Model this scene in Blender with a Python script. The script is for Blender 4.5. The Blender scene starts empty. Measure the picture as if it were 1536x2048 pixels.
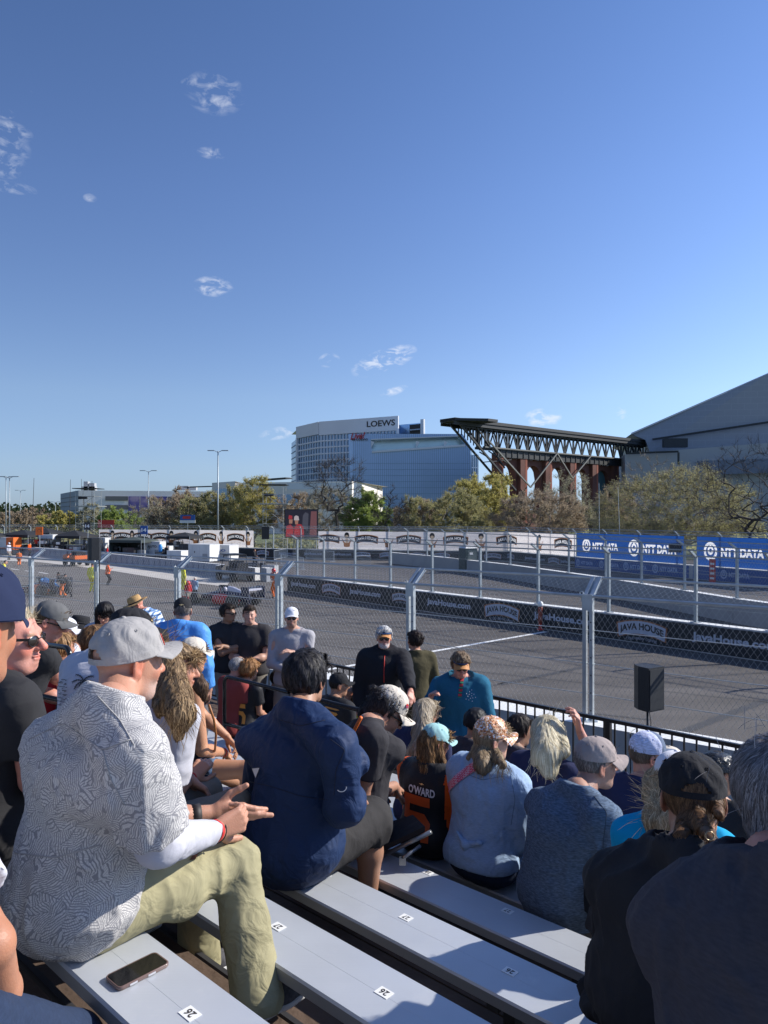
import bpy, math, random, time
import numpy as np
from mathutils import Vector, Matrix
T0 = time.time()
random.seed(7)
rng = np.random.default_rng(7)
scene = bpy.context.scene
COL = scene.collection
# ------------------------------------------------------------------ camera, sky, sun, exposure
HC = 4.9          # eye height above the track
FPX = 1479.0      # focal length in photo pixels (1536 wide)
HZ = 1031.0       # horizon row in the photo
cam_d = bpy.data.cameras.new('camera')
cam = bpy.data.objects.new('camera', cam_d); COL.objects.link(cam)
cam.location = (0, 0, HC); cam.rotation_euler = (math.pi/2, 0, 0)
cam_d.sensor_fit = 'VERTICAL'; cam_d.sensor_height = 36.0; cam_d.sensor_width = 27.0
cam_d.lens = 36.0*FPX/2048.0
cam_d.shift_y = (HZ-1024.0)/2048.0
cam_d.clip_start = 0.05; cam_d.clip_end = 6000
scene.camera = cam
SUN_AZ = math.radians(77)     # right of the viewing direction (+Y)
SUN_EL = math.radians(33)
world = bpy.data.worlds.new('World'); scene.world = world; world.use_nodes = True
SUNDIR = Vector((math.sin(SUN_AZ)*math.cos(SUN_EL), math.cos(SUN_AZ)*math.cos(SUN_EL), math.sin(SUN_EL)))
sd = bpy.data.lights.new('sun', 'SUN'); sd.energy = 5.0; sd.angle = math.radians(0.53); sd.color = (1.0, 0.95, 0.87)
sun = bpy.data.objects.new('sun', sd); COL.objects.link(sun)
sun.rotation_euler = SUNDIR.to_track_quat('Z', 'Y').to_euler()
scene.view_settings.view_transform = 'Standard'; scene.view_settings.look = 'None'
scene.view_settings.exposure = 0.34; scene.view_settings.gamma = 1.0
scene.render.engine = 'CYCLES'
scene.cycles.use_denoising = True
scene.cycles.max_bounces = 6; scene.cycles.diffuse_bounces = 3; scene.cycles.glossy_bounces = 3
scene.cycles.transparent_max_bounces = 8
# photo pixel helpers -------------------------------------------------------------
def Wp(px, py, Y):
 return Vector(((px-768.0)/FPX*Y, Y, HC-(py-HZ)*Y/FPX))
def Gp(px, py, z=0.0):
 Y = FPX*(HC-z)/(py-HZ)
 return Vector(((px-768.0)/FPX*Y, Y, z))
DB = Vector((-.735, .678, 0)); NB = Vector((.678, .735, 0))      # along the benches / towards the track
def Bp(px, p, z):           # point at column px on the line at distance p down the stand
 u = (px-768.0)/FPX; Y = p/(NB.x*u+NB.y)
 return Vector((u*Y, Y, z))
def dirpx(px, py):          # unit direction of a photo pixel (for clouds)
 v = Vector(((px-768.0)/FPX, 1.0, -(py-HZ)/FPX)); return v.normalized()
# sky: Nishita plus small wisps of cloud ---------------------------------------------
def build_world():
 nt = world.node_tree; N = nt.nodes; L = nt.links
 for n in list(N): N.remove(n)
 out = N.new('ShaderNodeOutputWorld'); bg = N.new('ShaderNodeBackground')
 sky = N.new('ShaderNodeTexSky'); sky.sky_type = 'NISHITA'; sky.sun_disc = False
 sky.sun_elevation = SUN_EL; sky.sun_rotation = SUN_AZ
 sky.air_density = 1.0; sky.dust_density = 0.2; sky.ozone_density = 1.6; sky.altitude = 100
 bg.inputs[1].default_value = 0.126
 geo = N.new('ShaderNodeTexCoord')
 def M(op, a=None, b=None, c=None):
  n = N.new('ShaderNodeMath'); n.operation = op
  for i, v in enumerate((a, b, c)):
   if v is None: continue
   if isinstance(v, (int, float)): n.inputs[i].default_value = v
   else: L.new(v, n.inputs[i])
  return n.outputs[0]
 clouds = [(430,186,.036,.024,.24,0),(436,204,.028,.008,.32,.15),(400,165,.022,.006,.28,.1),(12,262,.028,.012,.35,0),(12,298,.026,.024,.24,0),(8,335,.02,.012,.3,0),(20,374,.03,.007,.3,0),(423,306,.018,.007,.35,0),(426,573,.026,.013,.6,0),
              (768,722,.047,.016,.85,.35),(658,720,.015,.010,.5,.2),(788,782,.02,.006,.7,.3),(1086,835,.025,.013,.9,0),
              (560,866,.03,.009,.4,.2),(1242,826,.007,.009,.5,0),(180,396,.008,.005,.35,0),(67,178,.008,.004,.35,0),(6,226,.012,.006,.4,0)]
 noise = N.new('ShaderNodeTexNoise'); noise.inputs['Scale'].default_value = 46; noise.inputs['Detail'].default_value = 7
 noise.inputs['Roughness'].default_value = .60; noise.inputs['Distortion'].default_value = .5
 mp = N.new('ShaderNodeMapping'); mp.inputs['Scale'].default_value = (1, 1, 2.0)
 L.new(geo.outputs['Generated'], mp.inputs[0]); L.new(mp.outputs[0], noise.inputs['Vector'])
 tot = None
 for (px, py, a, b, st, tilt) in clouds:
  c = dirpx(px, py); right = Vector((0,0,1)).cross(c).normalized()*-1; up = right.cross(c)
  if up.z < 0: up = -up
  r2 = right*math.cos(tilt)+up*math.sin(tilt); u2 = up*math.cos(tilt)-right*math.sin(tilt)
  def dotn(v, s):
   n = N.new('ShaderNodeVectorMath'); n.operation = 'DOT_PRODUCT'
   L.new(geo.outputs['Generated'], n.inputs[0]); n.inputs[1].default_value = v/s
   return n.outputs['Value']
  dx = dotn(r2, a); dy = dotn(u2, b); dz = dotn(c, 1.0)
  rr = M('ADD', M('MULTIPLY', dx, dx), M('MULTIPLY', dy, dy))
  m = M('MULTIPLY', M('MAXIMUM', M('SUBTRACT', 1.0, rr), 0.0), M('GREATER_THAN', dz, 0.0))
  m = M('MULTIPLY', m, st)
  tot = m if tot is None else M('MAXIMUM', tot, m)
 ns = M('MULTIPLY', M('MAXIMUM', M('SUBTRACT', noise.outputs['Fac'], .47), 0.0), 6.0)
 fac = M('MINIMUM', M('MULTIPLY', ns, M('POWER', tot, .8)), .62)
 mix = N.new('ShaderNodeMixRGB'); mix.inputs[2].default_value = (5.6, 5.9, 6.6, 1)
 sz = N.new('ShaderNodeSeparateXYZ'); L.new(geo.outputs['Generated'], sz.inputs[0])
 rp = N.new('ShaderNodeValToRGB'); els = rp.color_ramp.elements
 stops = [(0.0,(.36,.52,.98)),(.064,(.56,.65,.93)),(.154,(.72,.77,.95)),(.392,(.67,.755,1.0)),(.561,(.60,.71,.955)),(1.0,(.58,.70,.95))]
 els[0].position = 0; els[0].color = (*stops[0][1],1); els[1].position = 1; els[1].color = (*stops[-1][1],1)
 for p_, c_ in stops[1:-1]: e = els.new(p_); e.color = (*c_,1)
 L.new(sz.outputs[2], rp.inputs[0])
 side = M('POWER', 1.42, sz.outputs[0])
 t1 = N.new('ShaderNodeMixRGB'); t1.blend_type = 'MULTIPLY'; t1.inputs[0].default_value = 1; L.new(sky.outputs[0], t1.inputs[1]); L.new(rp.outputs[0], t1.inputs[2])
 hs = N.new('ShaderNodeVectorMath'); hs.operation = 'SCALE'; L.new(t1.outputs[0], hs.inputs[0]); L.new(side, hs.inputs['Scale'])
 L.new(fac, mix.inputs[0]); L.new(hs.outputs[0], mix.inputs[1])
 L.new(mix.outputs[0], bg.inputs[0]); L.new(bg.outputs[0], out.inputs[0])
build_world()
# ------------------------------------------------------------------ materials
MATS = {}
def mat(name, col=(.5,.5,.5), rough=.6, metal=0.0, var=0.0, vscale=6.0, bump=0.0, bscale=40.0, spec=.5, coords='Object', vc=False, sheen=0.0, trans=0.0, emit=None, darker=None):
 """Principled with optional noise colour variation, bump and vertex colour."""
 if name in MATS: return MATS[name]
 m = bpy.data.materials.new(name); m.use_nodes = True; MATS[name] = m
 nt = m.node_tree; N = nt.nodes; L = nt.links; bs = N['Principled BSDF']
 bs.inputs['Base Color'].default_value = (*col, 1); bs.inputs['Roughness'].default_value = rough
 bs.inputs['Metallic'].default_value = metal; bs.inputs['Specular IOR Level'].default_value = spec
 if sheen: bs.inputs['Sheen Weight'].default_value = sheen
 if trans: bs.inputs['Transmission Weight'].default_value = trans
 if emit: bs.inputs['Emission Color'].default_value = (*emit[0], 1); bs.inputs['Emission Strength'].default_value = emit[1]
 src = None
 tc = N.new('ShaderNodeTexCoord')
 if vc:
  at = N.new('ShaderNodeAttribute'); at.attribute_name = 'col'; src = at.outputs['Color']
 if var:
  nz = N.new('ShaderNodeTexNoise'); nz.inputs['Scale'].default_value = vscale; nz.inputs['Detail'].default_value = 6
  L.new(tc.outputs[coords], nz.inputs['Vector'])
  mr = N.new('ShaderNodeMapRange'); mr.inputs[1].default_value = .25; mr.inputs[2].default_value = .75
  mr.inputs[3].default_value = 1-var; mr.inputs[4].default_value = 1+var
  L.new(nz.outputs['Fac'], mr.inputs[0])
  mu = N.new('ShaderNodeMixRGB'); mu.blend_type = 'MULTIPLY'; mu.inputs[0].default_value = 1
  if src is not None: L.new(src, mu.inputs[1])
  else: mu.inputs[1].default_value = (*col, 1)
  L.new(mr.outputs[0], mu.inputs[2]); src = mu.outputs[0]
 if src is not None: L.new(src, bs.inputs['Base Color'])
 if bump:
  nb = N.new('ShaderNodeTexNoise'); nb.inputs['Scale'].default_value = bscale; nb.inputs['Detail'].default_value = 5
  L.new(tc.outputs[coords], nb.inputs['Vector'])
  bm = N.new('ShaderNodeBump'); bm.inputs['Strength'].default_value = bump; bm.inputs['Distance'].default_value = .02
  L.new(nb.outputs['Fac'], bm.inputs['Height']); L.new(bm.outputs[0], bs.inputs['Normal'])
 return m
def nodes_of(m): return m.node_tree.nodes, m.node_tree.links, m.node_tree.nodes['Principled BSDF']
# ------------------------------------------------------------------ mesh builder
class MB:
 def __init__(s): s.v = []; s.f = []; s.mi = []; s.cur = 0
 def m(s, i): s.cur = i; return s
 def face(s, idx): s.f.append(tuple(idx)); s.mi.append(s.cur)
 def poly(s, pts):
  b = len(s.v); s.v += [tuple(p) for p in pts]; s.face(range(b, b+len(pts))); return s
 def box(s, c, size, R=None):
  c = Vector(c); h = [x/2 for x in size]; b = len(s.v)
  for dx in (-1,1):
   for dy in (-1,1):
    for dz in (-1,1):
     p = Vector((dx*h[0], dy*h[1], dz*h[2]))
     if R is not None: p = R @ p
     s.v.append(tuple(c+p))
  for q in ((0,1,3,2),(4,6,7,5),(0,4,5,1),(2,3,7,6),(0,2,6,4),(1,5,7,3)): s.face([b+i for i in q])
  return s
 def bar(s, p0, p1, w, h, up=Vector((0,0,1))):
  p0 = Vector(p0); p1 = Vector(p1); d = (p1-p0).normalized()
  sd_ = d.cross(up)
  if sd_.length < 1e-4: sd_ = d.cross(Vector((1,0,0)))
  sd_.normalize(); u = sd_.cross(d); b = len(s.v)
  for p in (p0, p1):
   for a, c in ((-1,-1),(1,-1),(1,1),(-1,1)): s.v.append(tuple(p+sd_*(a*w/2)+u*(c*h/2)))
  for q in ((0,3,2,1),(4,5,6,7),(0,1,5,4),(1,2,6,5),(2,3,7,6),(3,0,4,7)): s.face([b+i for i in q])
  return s
 def tube(s, pts, r, n=8, caps=True, r2=None, rs=None):
  pts = [Vector(p) for p in pts]; k = len(pts)
  if rs is None: rs = [r+(0 if r2 is None else (r2-r)*i/max(1,k-1)) for i in range(k)]
  b = len(s.v); ref = None
  for i, p in enumerate(pts):
   d = (pts[min(i+1,k-1)]-pts[max(i-1,0)])
   d = d.normalized() if d.length > 1e-9 else Vector((0,0,1))
   if ref is None: ref = d.orthogonal().normalized()
   ref = (ref-d*ref.dot(d))
   ref = ref.normalized() if ref.length > 1e-6 else d.orthogonal().normalized()
   y = d.cross(ref)
   for j in range(n):
    a = 2*math.pi*j/n; s.v.append(tuple(p+(ref*math.cos(a)+y*math.sin(a))*rs[i]))
  for i in range(k-1):
   for j in range(n):
    s.face((b+i*n+j, b+i*n+(j+1)%n, b+(i+1)*n+(j+1)%n, b+(i+1)*n+j))
  if caps and n > 2:
   s.face([b+j for j in reversed(range(n))]); s.face([b+(k-1)*n+j for j in range(n)])
  return s
 def lathe(s, prof, n=24, M=None):
  M = M or Matrix.Identity(4); b = len(s.v)
  for (r, z) in prof:
   for j in range(n):
    a = 2*math.pi*j/n; s.v.append(tuple(M @ Vector((r*math.cos(a), r*math.sin(a), z))))
  for i in range(len(prof)-1):
   for j in range(n): s.face((b+i*n+j, b+i*n+(j+1)%n, b+(i+1)*n+(j+1)%n, b+(i+1)*n+j))
  if prof[0][0] > 1e-6: s.face([b+j for j in reversed(range(n))])
  if prof[-1][0] > 1e-6: s.face([b+(len(prof)-1)*n+j for j in range(n)])
  return s
 def prism(s, outline, ext):         # outline: list of Vector, ext: extrusion Vector
  n = len(outline); b = len(s.v); ext = Vector(ext)
  s.v += [tuple(Vector(p)) for p in outline]+[tuple(Vector(p)+ext) for p in outline]
  s.face(range(b, b+n)); s.face([b+n+i for i in reversed(range(n))])
  for i in range(n): s.face((b+i, b+n+i, b+n+(i+1)%n, b+(i+1)%n))
  return s
 def grid(s, P):                     # P: rows x cols of points
  b = len(s.v); R = len(P); C = len(P[0])
  for r in P: s.v += [tuple(p) for p in r]
  for i in range(R-1):
   for j in range(C-1): s.face((b+i*C+j, b+i*C+j+1, b+(i+1)*C+j+1, b+(i+1)*C+j))
  return s
 def add(s, V, F, fn):
  b = len(s.v); s.v += [tuple(fn(v)) for v in V]
  for f in F: s.face([b+i for i in f])
  return s
 def build(s, name, mats, parent=None, smooth=False):
  me = bpy.data.meshes.new(name); me.from_pydata(s.v, [], s.f); me.update()
  if not isinstance(mats, (list, tuple)): mats = [mats]
  for m_ in mats: me.materials.append(m_)
  if len(mats) > 1: me.polygons.foreach_set('material_index', s.mi)
  if smooth: me.polygons.foreach_set('use_smooth', [True]*len(me.polygons))
  o = bpy.data.objects.new(name, me); COL.objects.link(o)
  if parent is not None:
   o.parent = parent; o.matrix_parent_inverse = parent.matrix_world.inverted() if parent.type != 'EMPTY' else Matrix.Translation(parent.location).inverted() if parent.rotation_euler.z == 0 else (Matrix.Translation(parent.location) @ Matrix.Rotation(parent.rotation_euler.z, 4, 'Z')).inverted()
  return o
def tag(o, label, cat, group=None, kind=None):
 if label: o['label'] = label
 if cat: o['category'] = cat
 if group: o['group'] = group
 if kind: o['kind'] = kind
 return o
def thing(name, label, cat, loc=(0,0,0), group=None):
 o = bpy.data.objects.new(name, None); COL.objects.link(o); o.location = loc; o.empty_display_size = .2
 return tag(o, label, cat, group)
def structure(o): o['kind'] = 'structure'; return o
_text_cache = {}
def text_geo(s, bold=0.0, xs=1.0, shear=0.0):
 """verts (u,v) with cap height 1 and origin centred, faces."""
 key = (s, bold, xs, shear)
 if key in _text_cache: return _text_cache[key]
 cu = bpy.data.curves.new('t', 'FONT'); cu.body = s; cu.size = 1.0; cu.offset = bold; cu.resolution_u = 3; cu.shear = shear
 ob = bpy.data.objects.new('t', cu); COL.objects.link(ob)
 dg = bpy.context.evaluated_depsgraph_get(); me = bpy.data.meshes.new_from_object(ob.evaluated_get(dg))
 V = [(v.co.x*xs, v.co.y) for v in me.vertices]; F = [tuple(p.vertices) for p in me.polygons]
 bpy.data.objects.remove(ob); bpy.data.curves.remove(cu); bpy.data.meshes.remove(me)
 x0 = min(v[0] for v in V); x1 = max(v[0] for v in V); y0 = min(v[1] for v in V); y1 = max(v[1] for v in V)
 h = (y1-y0) or 1
 V = [((v[0]-(x0+x1)/2)/h, (v[1]-(y0+y1)/2)/h) for v in V]
 r = (V, F, (x1-x0)/h); _text_cache[key] = r; return r
def put_text(mb, s, o, u, v, width, height, bold=0.0, off=0.0, arch=0.0, nrm=None):
 """text centred at o with directions u (right), v (up); width/height in metres; arch bends upward in the middle."""
 V, F, asp = text_geo(s, bold); o = Vector(o); u = Vector(u); v = Vector(v); n = nrm if nrm is not None else u.cross(v)
 def fn(p):
  a = p[0]/asp*width; b = p[1]*height
  return o+u*a+v*(b-arch*(2*a/width)**2)+n*off
 mb.add(V, F, fn); return mb
def translucent(m, col, k=.5):
 N, L, bs = nodes_of(m); out = [n for n in N if n.type == 'OUTPUT_MATERIAL'][0]; tr = N.new('ShaderNodeBsdfTranslucent'); tr.inputs[0].default_value = (*col, 1); mx = N.new('ShaderNodeMixShader'); mx.inputs[0].default_value = k
 L.new(bs.outputs[0], mx.inputs[1]); L.new(tr.outputs[0], mx.inputs[2]); L.new(mx.outputs[0], out.inputs[0])
# ------------------------------------------------------------------ ground, track, painted lines
def asphalt(name, col, scale=1.0):
 m = mat(name, col, rough=.9, spec=.25)
 N, L, bs = nodes_of(m); tc = N.new('ShaderNodeTexCoord')
 a = N.new('ShaderNodeTexNoise'); a.inputs['Scale'].default_value = .35*scale; a.inputs['Detail'].default_value = 8; a.inputs['Roughness'].default_value = .65
 b = N.new('ShaderNodeTexNoise'); b.inputs['Scale'].default_value = 60; b.inputs['Detail'].default_value = 3
 mp = N.new('ShaderNodeMapping'); mp.inputs['Rotation'].default_value = (0, 0, math.radians(51)); mp.inputs['Scale'].default_value = (.05, 1.1, 1)
 c = N.new('ShaderNodeTexNoise'); c.inputs['Scale'].default_value = 1.2; c.inputs['Detail'].default_value = 4
 for n in (a, b): L.new(tc.outputs['Object'], n.inputs['Vector'])
 L.new(tc.outputs['Object'], mp.inputs[0]); L.new(mp.outputs[0], c.inputs['Vector'])
 def rng_(src, lo, hi):
  r = N.new('ShaderNodeMapRange'); r.inputs[1].default_value = .3; r.inputs[2].default_value = .7; r.inputs[3].default_value = lo; r.inputs[4].default_value = hi
  L.new(src, r.inputs[0]); return r.outputs[0]
 def mul(x, y):
  r = N.new('ShaderNodeMath'); r.operation = 'MULTIPLY'; L.new(x, r.inputs[0]); L.new(y, r.inputs[1]); return r.outputs[0]
 f = mul(mul(rng_(a.outputs['Fac'], .86, 1.14), rng_(b.outputs['Fac'], .72, 1.28)), rng_(c.outputs['Fac'], .74, 1.2))
 mx = N.new('ShaderNodeMixRGB'); mx.blend_type = 'MULTIPLY'; mx.inputs[0].default_value = 1; mx.inputs[1].default_value = (*col, 1)
 L.new(f, mx.inputs[2]); L.new(mx.outputs[0], bs.inputs['Base Color'])
 bm = N.new('ShaderNodeBump'); bm.inputs['Strength'].default_value = .5; bm.inputs['Distance'].default_value = .008
 L.new(b.outputs['Fac'], bm.inputs['Height']); L.new(bm.outputs[0], bs.inputs['Normal'])
 return m
M_track = asphalt('track_asphalt', (.108, .099, .093))
M_pit = asphalt('pit_asphalt', (.15, .114, .108))
M_ground = mat('rough_ground', (.12, .12, .07), .95, var=.4, vscale=.05)
M_conc = mat('painted_concrete', (.62, .61, .59), .8, var=.1, vscale=1.5, bump=.2, bscale=30)
M_conc_grey = mat('grey_concrete', (.42, .43, .44), .85, var=.25, vscale=.9, bump=.2, bscale=30)
M_apron = mat('pale_concrete_apron', (.46, .43, .39), .9, var=.15, vscale=.8)
M_white = mat('white_paint_and_sunlit_tops', (.78, .78, .76), .6, var=.06, vscale=3)
M_seam_shadow = mat('seam_and_post_shadow', (.045, .043, .042), .7, var=.2, vscale=4)
M_galv = mat('galvanised_steel', (.50, .54, .56), .42, metal=.55, var=.14, vscale=5)
M_galv_dk = mat('dull_galvanised_steel', (.33, .37, .39), .5, metal=.5, var=.15, vscale=3)
M_wire = mat('fence_wire', (.50, .51, .52), .5, metal=.4)
M_wire_far = mat('far_fence_wire', (.34, .36, .37), .5, metal=.3)
M_black = mat('black_paint', (.012, .012, .014), .38, var=.2, vscale=9)
M_vinyl = mat('black_vinyl', (.013, .016, .022), .5, var=.3, vscale=2)
M_vwhite = mat('white_vinyl', (.82, .77, .75), .6, var=.07, vscale=1.5)
translucent(M_vwhite, (.85,.80,.78))
M_ink = mat('dark_ink', (.03, .025, .022), .6)
M_ltink = mat('pale_blue_grey_ink', (.42, .46, .55), .6, var=.1, vscale=6)
M_brown = mat('coffee_brown_ink', (.32, .13, .05), .6, var=.35, vscale=3)
M_cream = mat('cream_ink', (.62, .47, .33), .6, var=.3, vscale=6)
M_blue = mat('blue_vinyl', (.022, .115, .40), .5, var=.12, vscale=1.2)
translucent(M_blue, (.012,.075,.30), .35)
M_blue_dk = mat('dark_blue_vinyl', (.02, .085, .30), .5, var=.12, vscale=1.2)
M_red = mat('red_paint', (.5, .03, .02), .5, var=.15, vscale=4)
M_orange = mat('orange_paint', (.75, .15, .02), .5, var=.12, vscale=4)
structure(MB().poly([(-3500,-200,-.01),(3500,-200,-.01),(3500,5000,-.01),(-3500,5000,-.01)]).build('ground', M_ground))
structure(MB().poly([(-110,-20,0),(60,-20,0),(60,60,0),(30,84,0),(-20,92,0),(-110,108,0)]).build('race_track', M_track))
# pale apron strip along the pit wall
ap_near = [(0,1121),(78,1124),(215,1140),(351,1162),(426,1170),(452,1174)]
ap_far = [(0,1104),(80,1108),(219,1126),(350,1143),(441,1153),(462,1160)]
mb = MB()
for i in range(len(ap_near)-1):
 a, b, c, d = Gp(*ap_near[i]), Gp(*ap_near[i+1]), Gp(*ap_far[i+1]), Gp(*ap_far[i])
 mb.poly([p+Vector((0,0,.004)) for p in (a, b, c, d)])
structure(mb.build('pit_apron', M_apron))
def strip(mb, a, b, w, z=.005):
 a = Vector(a); b = Vector(b); d = (b-a).normalized(); s = Vector((-d.y, d.x, 0))*w/2
 mb.poly([a-s+Vector((0,0,z)), b-s+Vector((0,0,z)), b+s+Vector((0,0,z)), a+s+Vector((0,0,z))])
mb = MB(); strip(mb, Gp(600,1349), Gp(1092,1263.5), .2)
structure(mb.build('finish_line', M_white))
mb = MB()
for (a, b) in (((22,1137.5),(38,1140)),((50,1141.5),(58,1142.6)),((78,1144.6),(96,1147.5))): strip(mb, Gp(*a), Gp(*b), .16)
structure(mb.build('lane_dashes', M_white))
mb = MB()
for (a, b, w) in (((1120,1321),(1300,1311.5),.07),((1320,1358),(1536,1345),.08),((1030,1302),(1170,1296),.05),((860,1240),(1010,1262),.05),((640,1290),(1536,1388),.05),((600,1230),(1100,1340),.04),  # leading strips are painted shadows of far fence posts, the rest tar seams
                  ((840,1388),(1300,1440),.05),((700,1262),(980,1240),.05),((830,1330),(1536,1405),.04),((600,1255),(760,1270),.04),((0,1160),(560,1215),.05),((1165,1335),(1000,1369),.16),((1536,1399),(1330,1478),.18),
                  ((200,1195),(560,1260),.04),((880,1400),(1010,1365),.05)):
 strip(mb, Gp(*a), Gp(*b), w*1.4, .006)
structure(mb.build('seams_and_post_shadows', M_seam_shadow))
# grass beyond the third wall
M_grass = mat('dry_grass', (.09, .11, .035), .95, var=.45, vscale=.3)
structure(MB().poly([(60,60,.002),(30,86,.002),(-20,95,.002),(-110,111,.002),(-700,220,.002),(-700,900,.002),(700,900,.002),(700,60,.002)]).build('verge', M_grass))
# ------------------------------------------------------------------ barriers
Z = Vector((0,0,1))
def barrier(name, label, pts, h, w, top_m, face_m, side, z0=0.0):
 """pts: ground line of the face nearest to the camera; thickness goes to 'side' (left normal sign)."""
 t = thing(name, label, 'barrier', pts[0])
 for i in range(len(pts)-1):
  a, b = Vector(pts[i]), Vector(pts[i+1]); L_ = (b-a).length; d = (b-a)/L_; n = Vector((-d.y, d.x, 0))*side
  k = max(1, round(L_/4.0)); mb = MB()
  for j in range(k):
   p = a+d*(L_*j/k+.012); q = a+d*(L_*(j+1)/k-.012)
   prof = [(-.0,z0),(w,z0),(w,z0+h),(0,z0+h)]
   o0 = [p+n*x+Z*zz for x, zz in prof]; o1 = [q+n*x+Z*zz for x, zz in prof]
   mb.m(0).poly([o0[0],o1[0],o1[3],o0[3]]); mb.poly([o0[1],o0[2],o1[2],o1[1]]); mb.poly(o0); mb.poly(list(reversed(o1)))
   mb.m(1).poly([o0[3],o1[3],o1[2],o0[2]])  # whiter top colour paints in the sunlight on the upper concrete surface
  mb.build('wall_section', [face_m, top_m], t)
 return t
def lin(p, q, t): return Vector(p)*(1-t)+Vector(q)*t
# near barrier: fence direction
DN = Vector((-.802, .598, 0)); NN = Vector((.598, .802, 0)); PN0 = Vector((3.84, 13.9, 0))
near_pts = [PN0-NN*.3-DN*9, PN0-NN*.3+DN*64]
barrier('near_barrier', 'long white topped concrete barrier right in front of the grandstand', near_pts, 1.05, .6, M_white, M_conc_grey, -1)
# far barrier
DF = Vector((-.635, .773, 0)); NF = Vector((.773, .635, 0)); PF0 = Vector((5.6, 33.4, 0))
def on_line(P, D, px):      # point of the ground line P+tD seen in column px
 u = (px-768.0)/FPX; t = (u*P.y-P.x)/(D.x-u*D.y); return P+D*t
far_a, far_b = on_line(PF0, DF, 575), on_line(PF0, DF, 1536)-DF*9
barrier('far_barrier', 'white topped barrier across the track carrying the black coffee banner', [far_b, far_a], 1.03, .45, M_white, M_conc_grey, -1)
# second wall
w2 = [Vector((20.2, 22, 0)), Vector((15.9, 33.7, 0)), Vector((13.3, 45, 0)), Vector((9.56, 57, 0)), Vector((3.9, 70, 0)), Vector((.46, 76, 0))]
barrier('return_road_barrier', 'bare grey concrete wall behind the toilet cabin with a white top', w2, 1.12, .45, M_white, mat('weathered_concrete', (.33, .33, .335), .85, var=.12, vscale=.8), -1)
# third wall
w3 = [Vector((30, 44, 0)), Vector((26.7, 51.4, 0)), Vector((17.7, 69, 0)), Vector((13.3, 79.6, 0)), Vector((.5, 82, 0)), Vector((-13, 86, 0)), Vector((-23, 92, 0)), Vector((-51, 99, 0)), Vector((-95, 108, 0))]
barrier('outer_barrier', 'outermost barrier wall under the white and blue banners', w3, 1.06, .45, M_white, M_conc_grey, -1)
# pit wall
pw = [Gp(441,1154), Gp(350,1143), Gp(219,1127), Gp(100,1114), Gp(0,1105), Gp(-60,1101)]
M_pitban = mat('pit_wall_banner', (.27, .29, .34), .6, var=.2, vscale=1.5)
pit = barrier('pit_wall', 'low pit wall with faint printed sheets behind the pale apron', pw, 1.0, .4, M_conc, M_pitban, -1)
mb = MB()
M_fig = mat('faint_print', (.12, .14, .2), .6, var=.4, vscale=2)
for i in range(2, 40):
 px = 430-i*11
 for (a, b) in zip(pw[:-1], pw[1:]):
  u = (px-768)/FPX; D_ = (b-a); t = (u*a.y-a.x)/(D_.x-u*D_.y)
  if 0 <= t <= 1:
   c = a+D_*t; d = D_.normalized(); n = Vector((-d.y, d.x, 0))
   if n.dot(c) > 0: n = -n
   o = c+n*.006; s = d*.11
   mb.poly([o+Z*.12-s*1.6, o+Z*.12-s*.6, o+Z*.62+s*.2, o+Z*.62-s*.8]); mb.poly([o+Z*.12+s*1.2, o+Z*.12+s*2.0, o+Z*.62+s*.6, o+Z*.62-s*.1])
   mb.poly([o+Z*.6-s*.8, o+Z*.6+s*.8, o+Z*.78+s*.9, o+Z*.78-s*.9]); mb.poly([o+Z*.79-s*.4, o+Z*.79+s*.4, o+Z*.92+s*.3, o+Z*.92-s*.3])
mb.build('printed_figures', M_fig, pit)
mb = MB()
c = [Vector(p) for p in pw]
barrier('pit_entry_block', 'plain white concrete wall end beside the dark tug cart', [Gp(520,1160), Gp(441,1154)], .95, .5, M_white, M_conc, 1)
barrier('gap_block', 'short concrete block behind the marshal in orange overalls', [Gp(548,1163), Gp(536,1161)], 1.0, .6, M_conc, M_conc_grey, 1)
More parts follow.
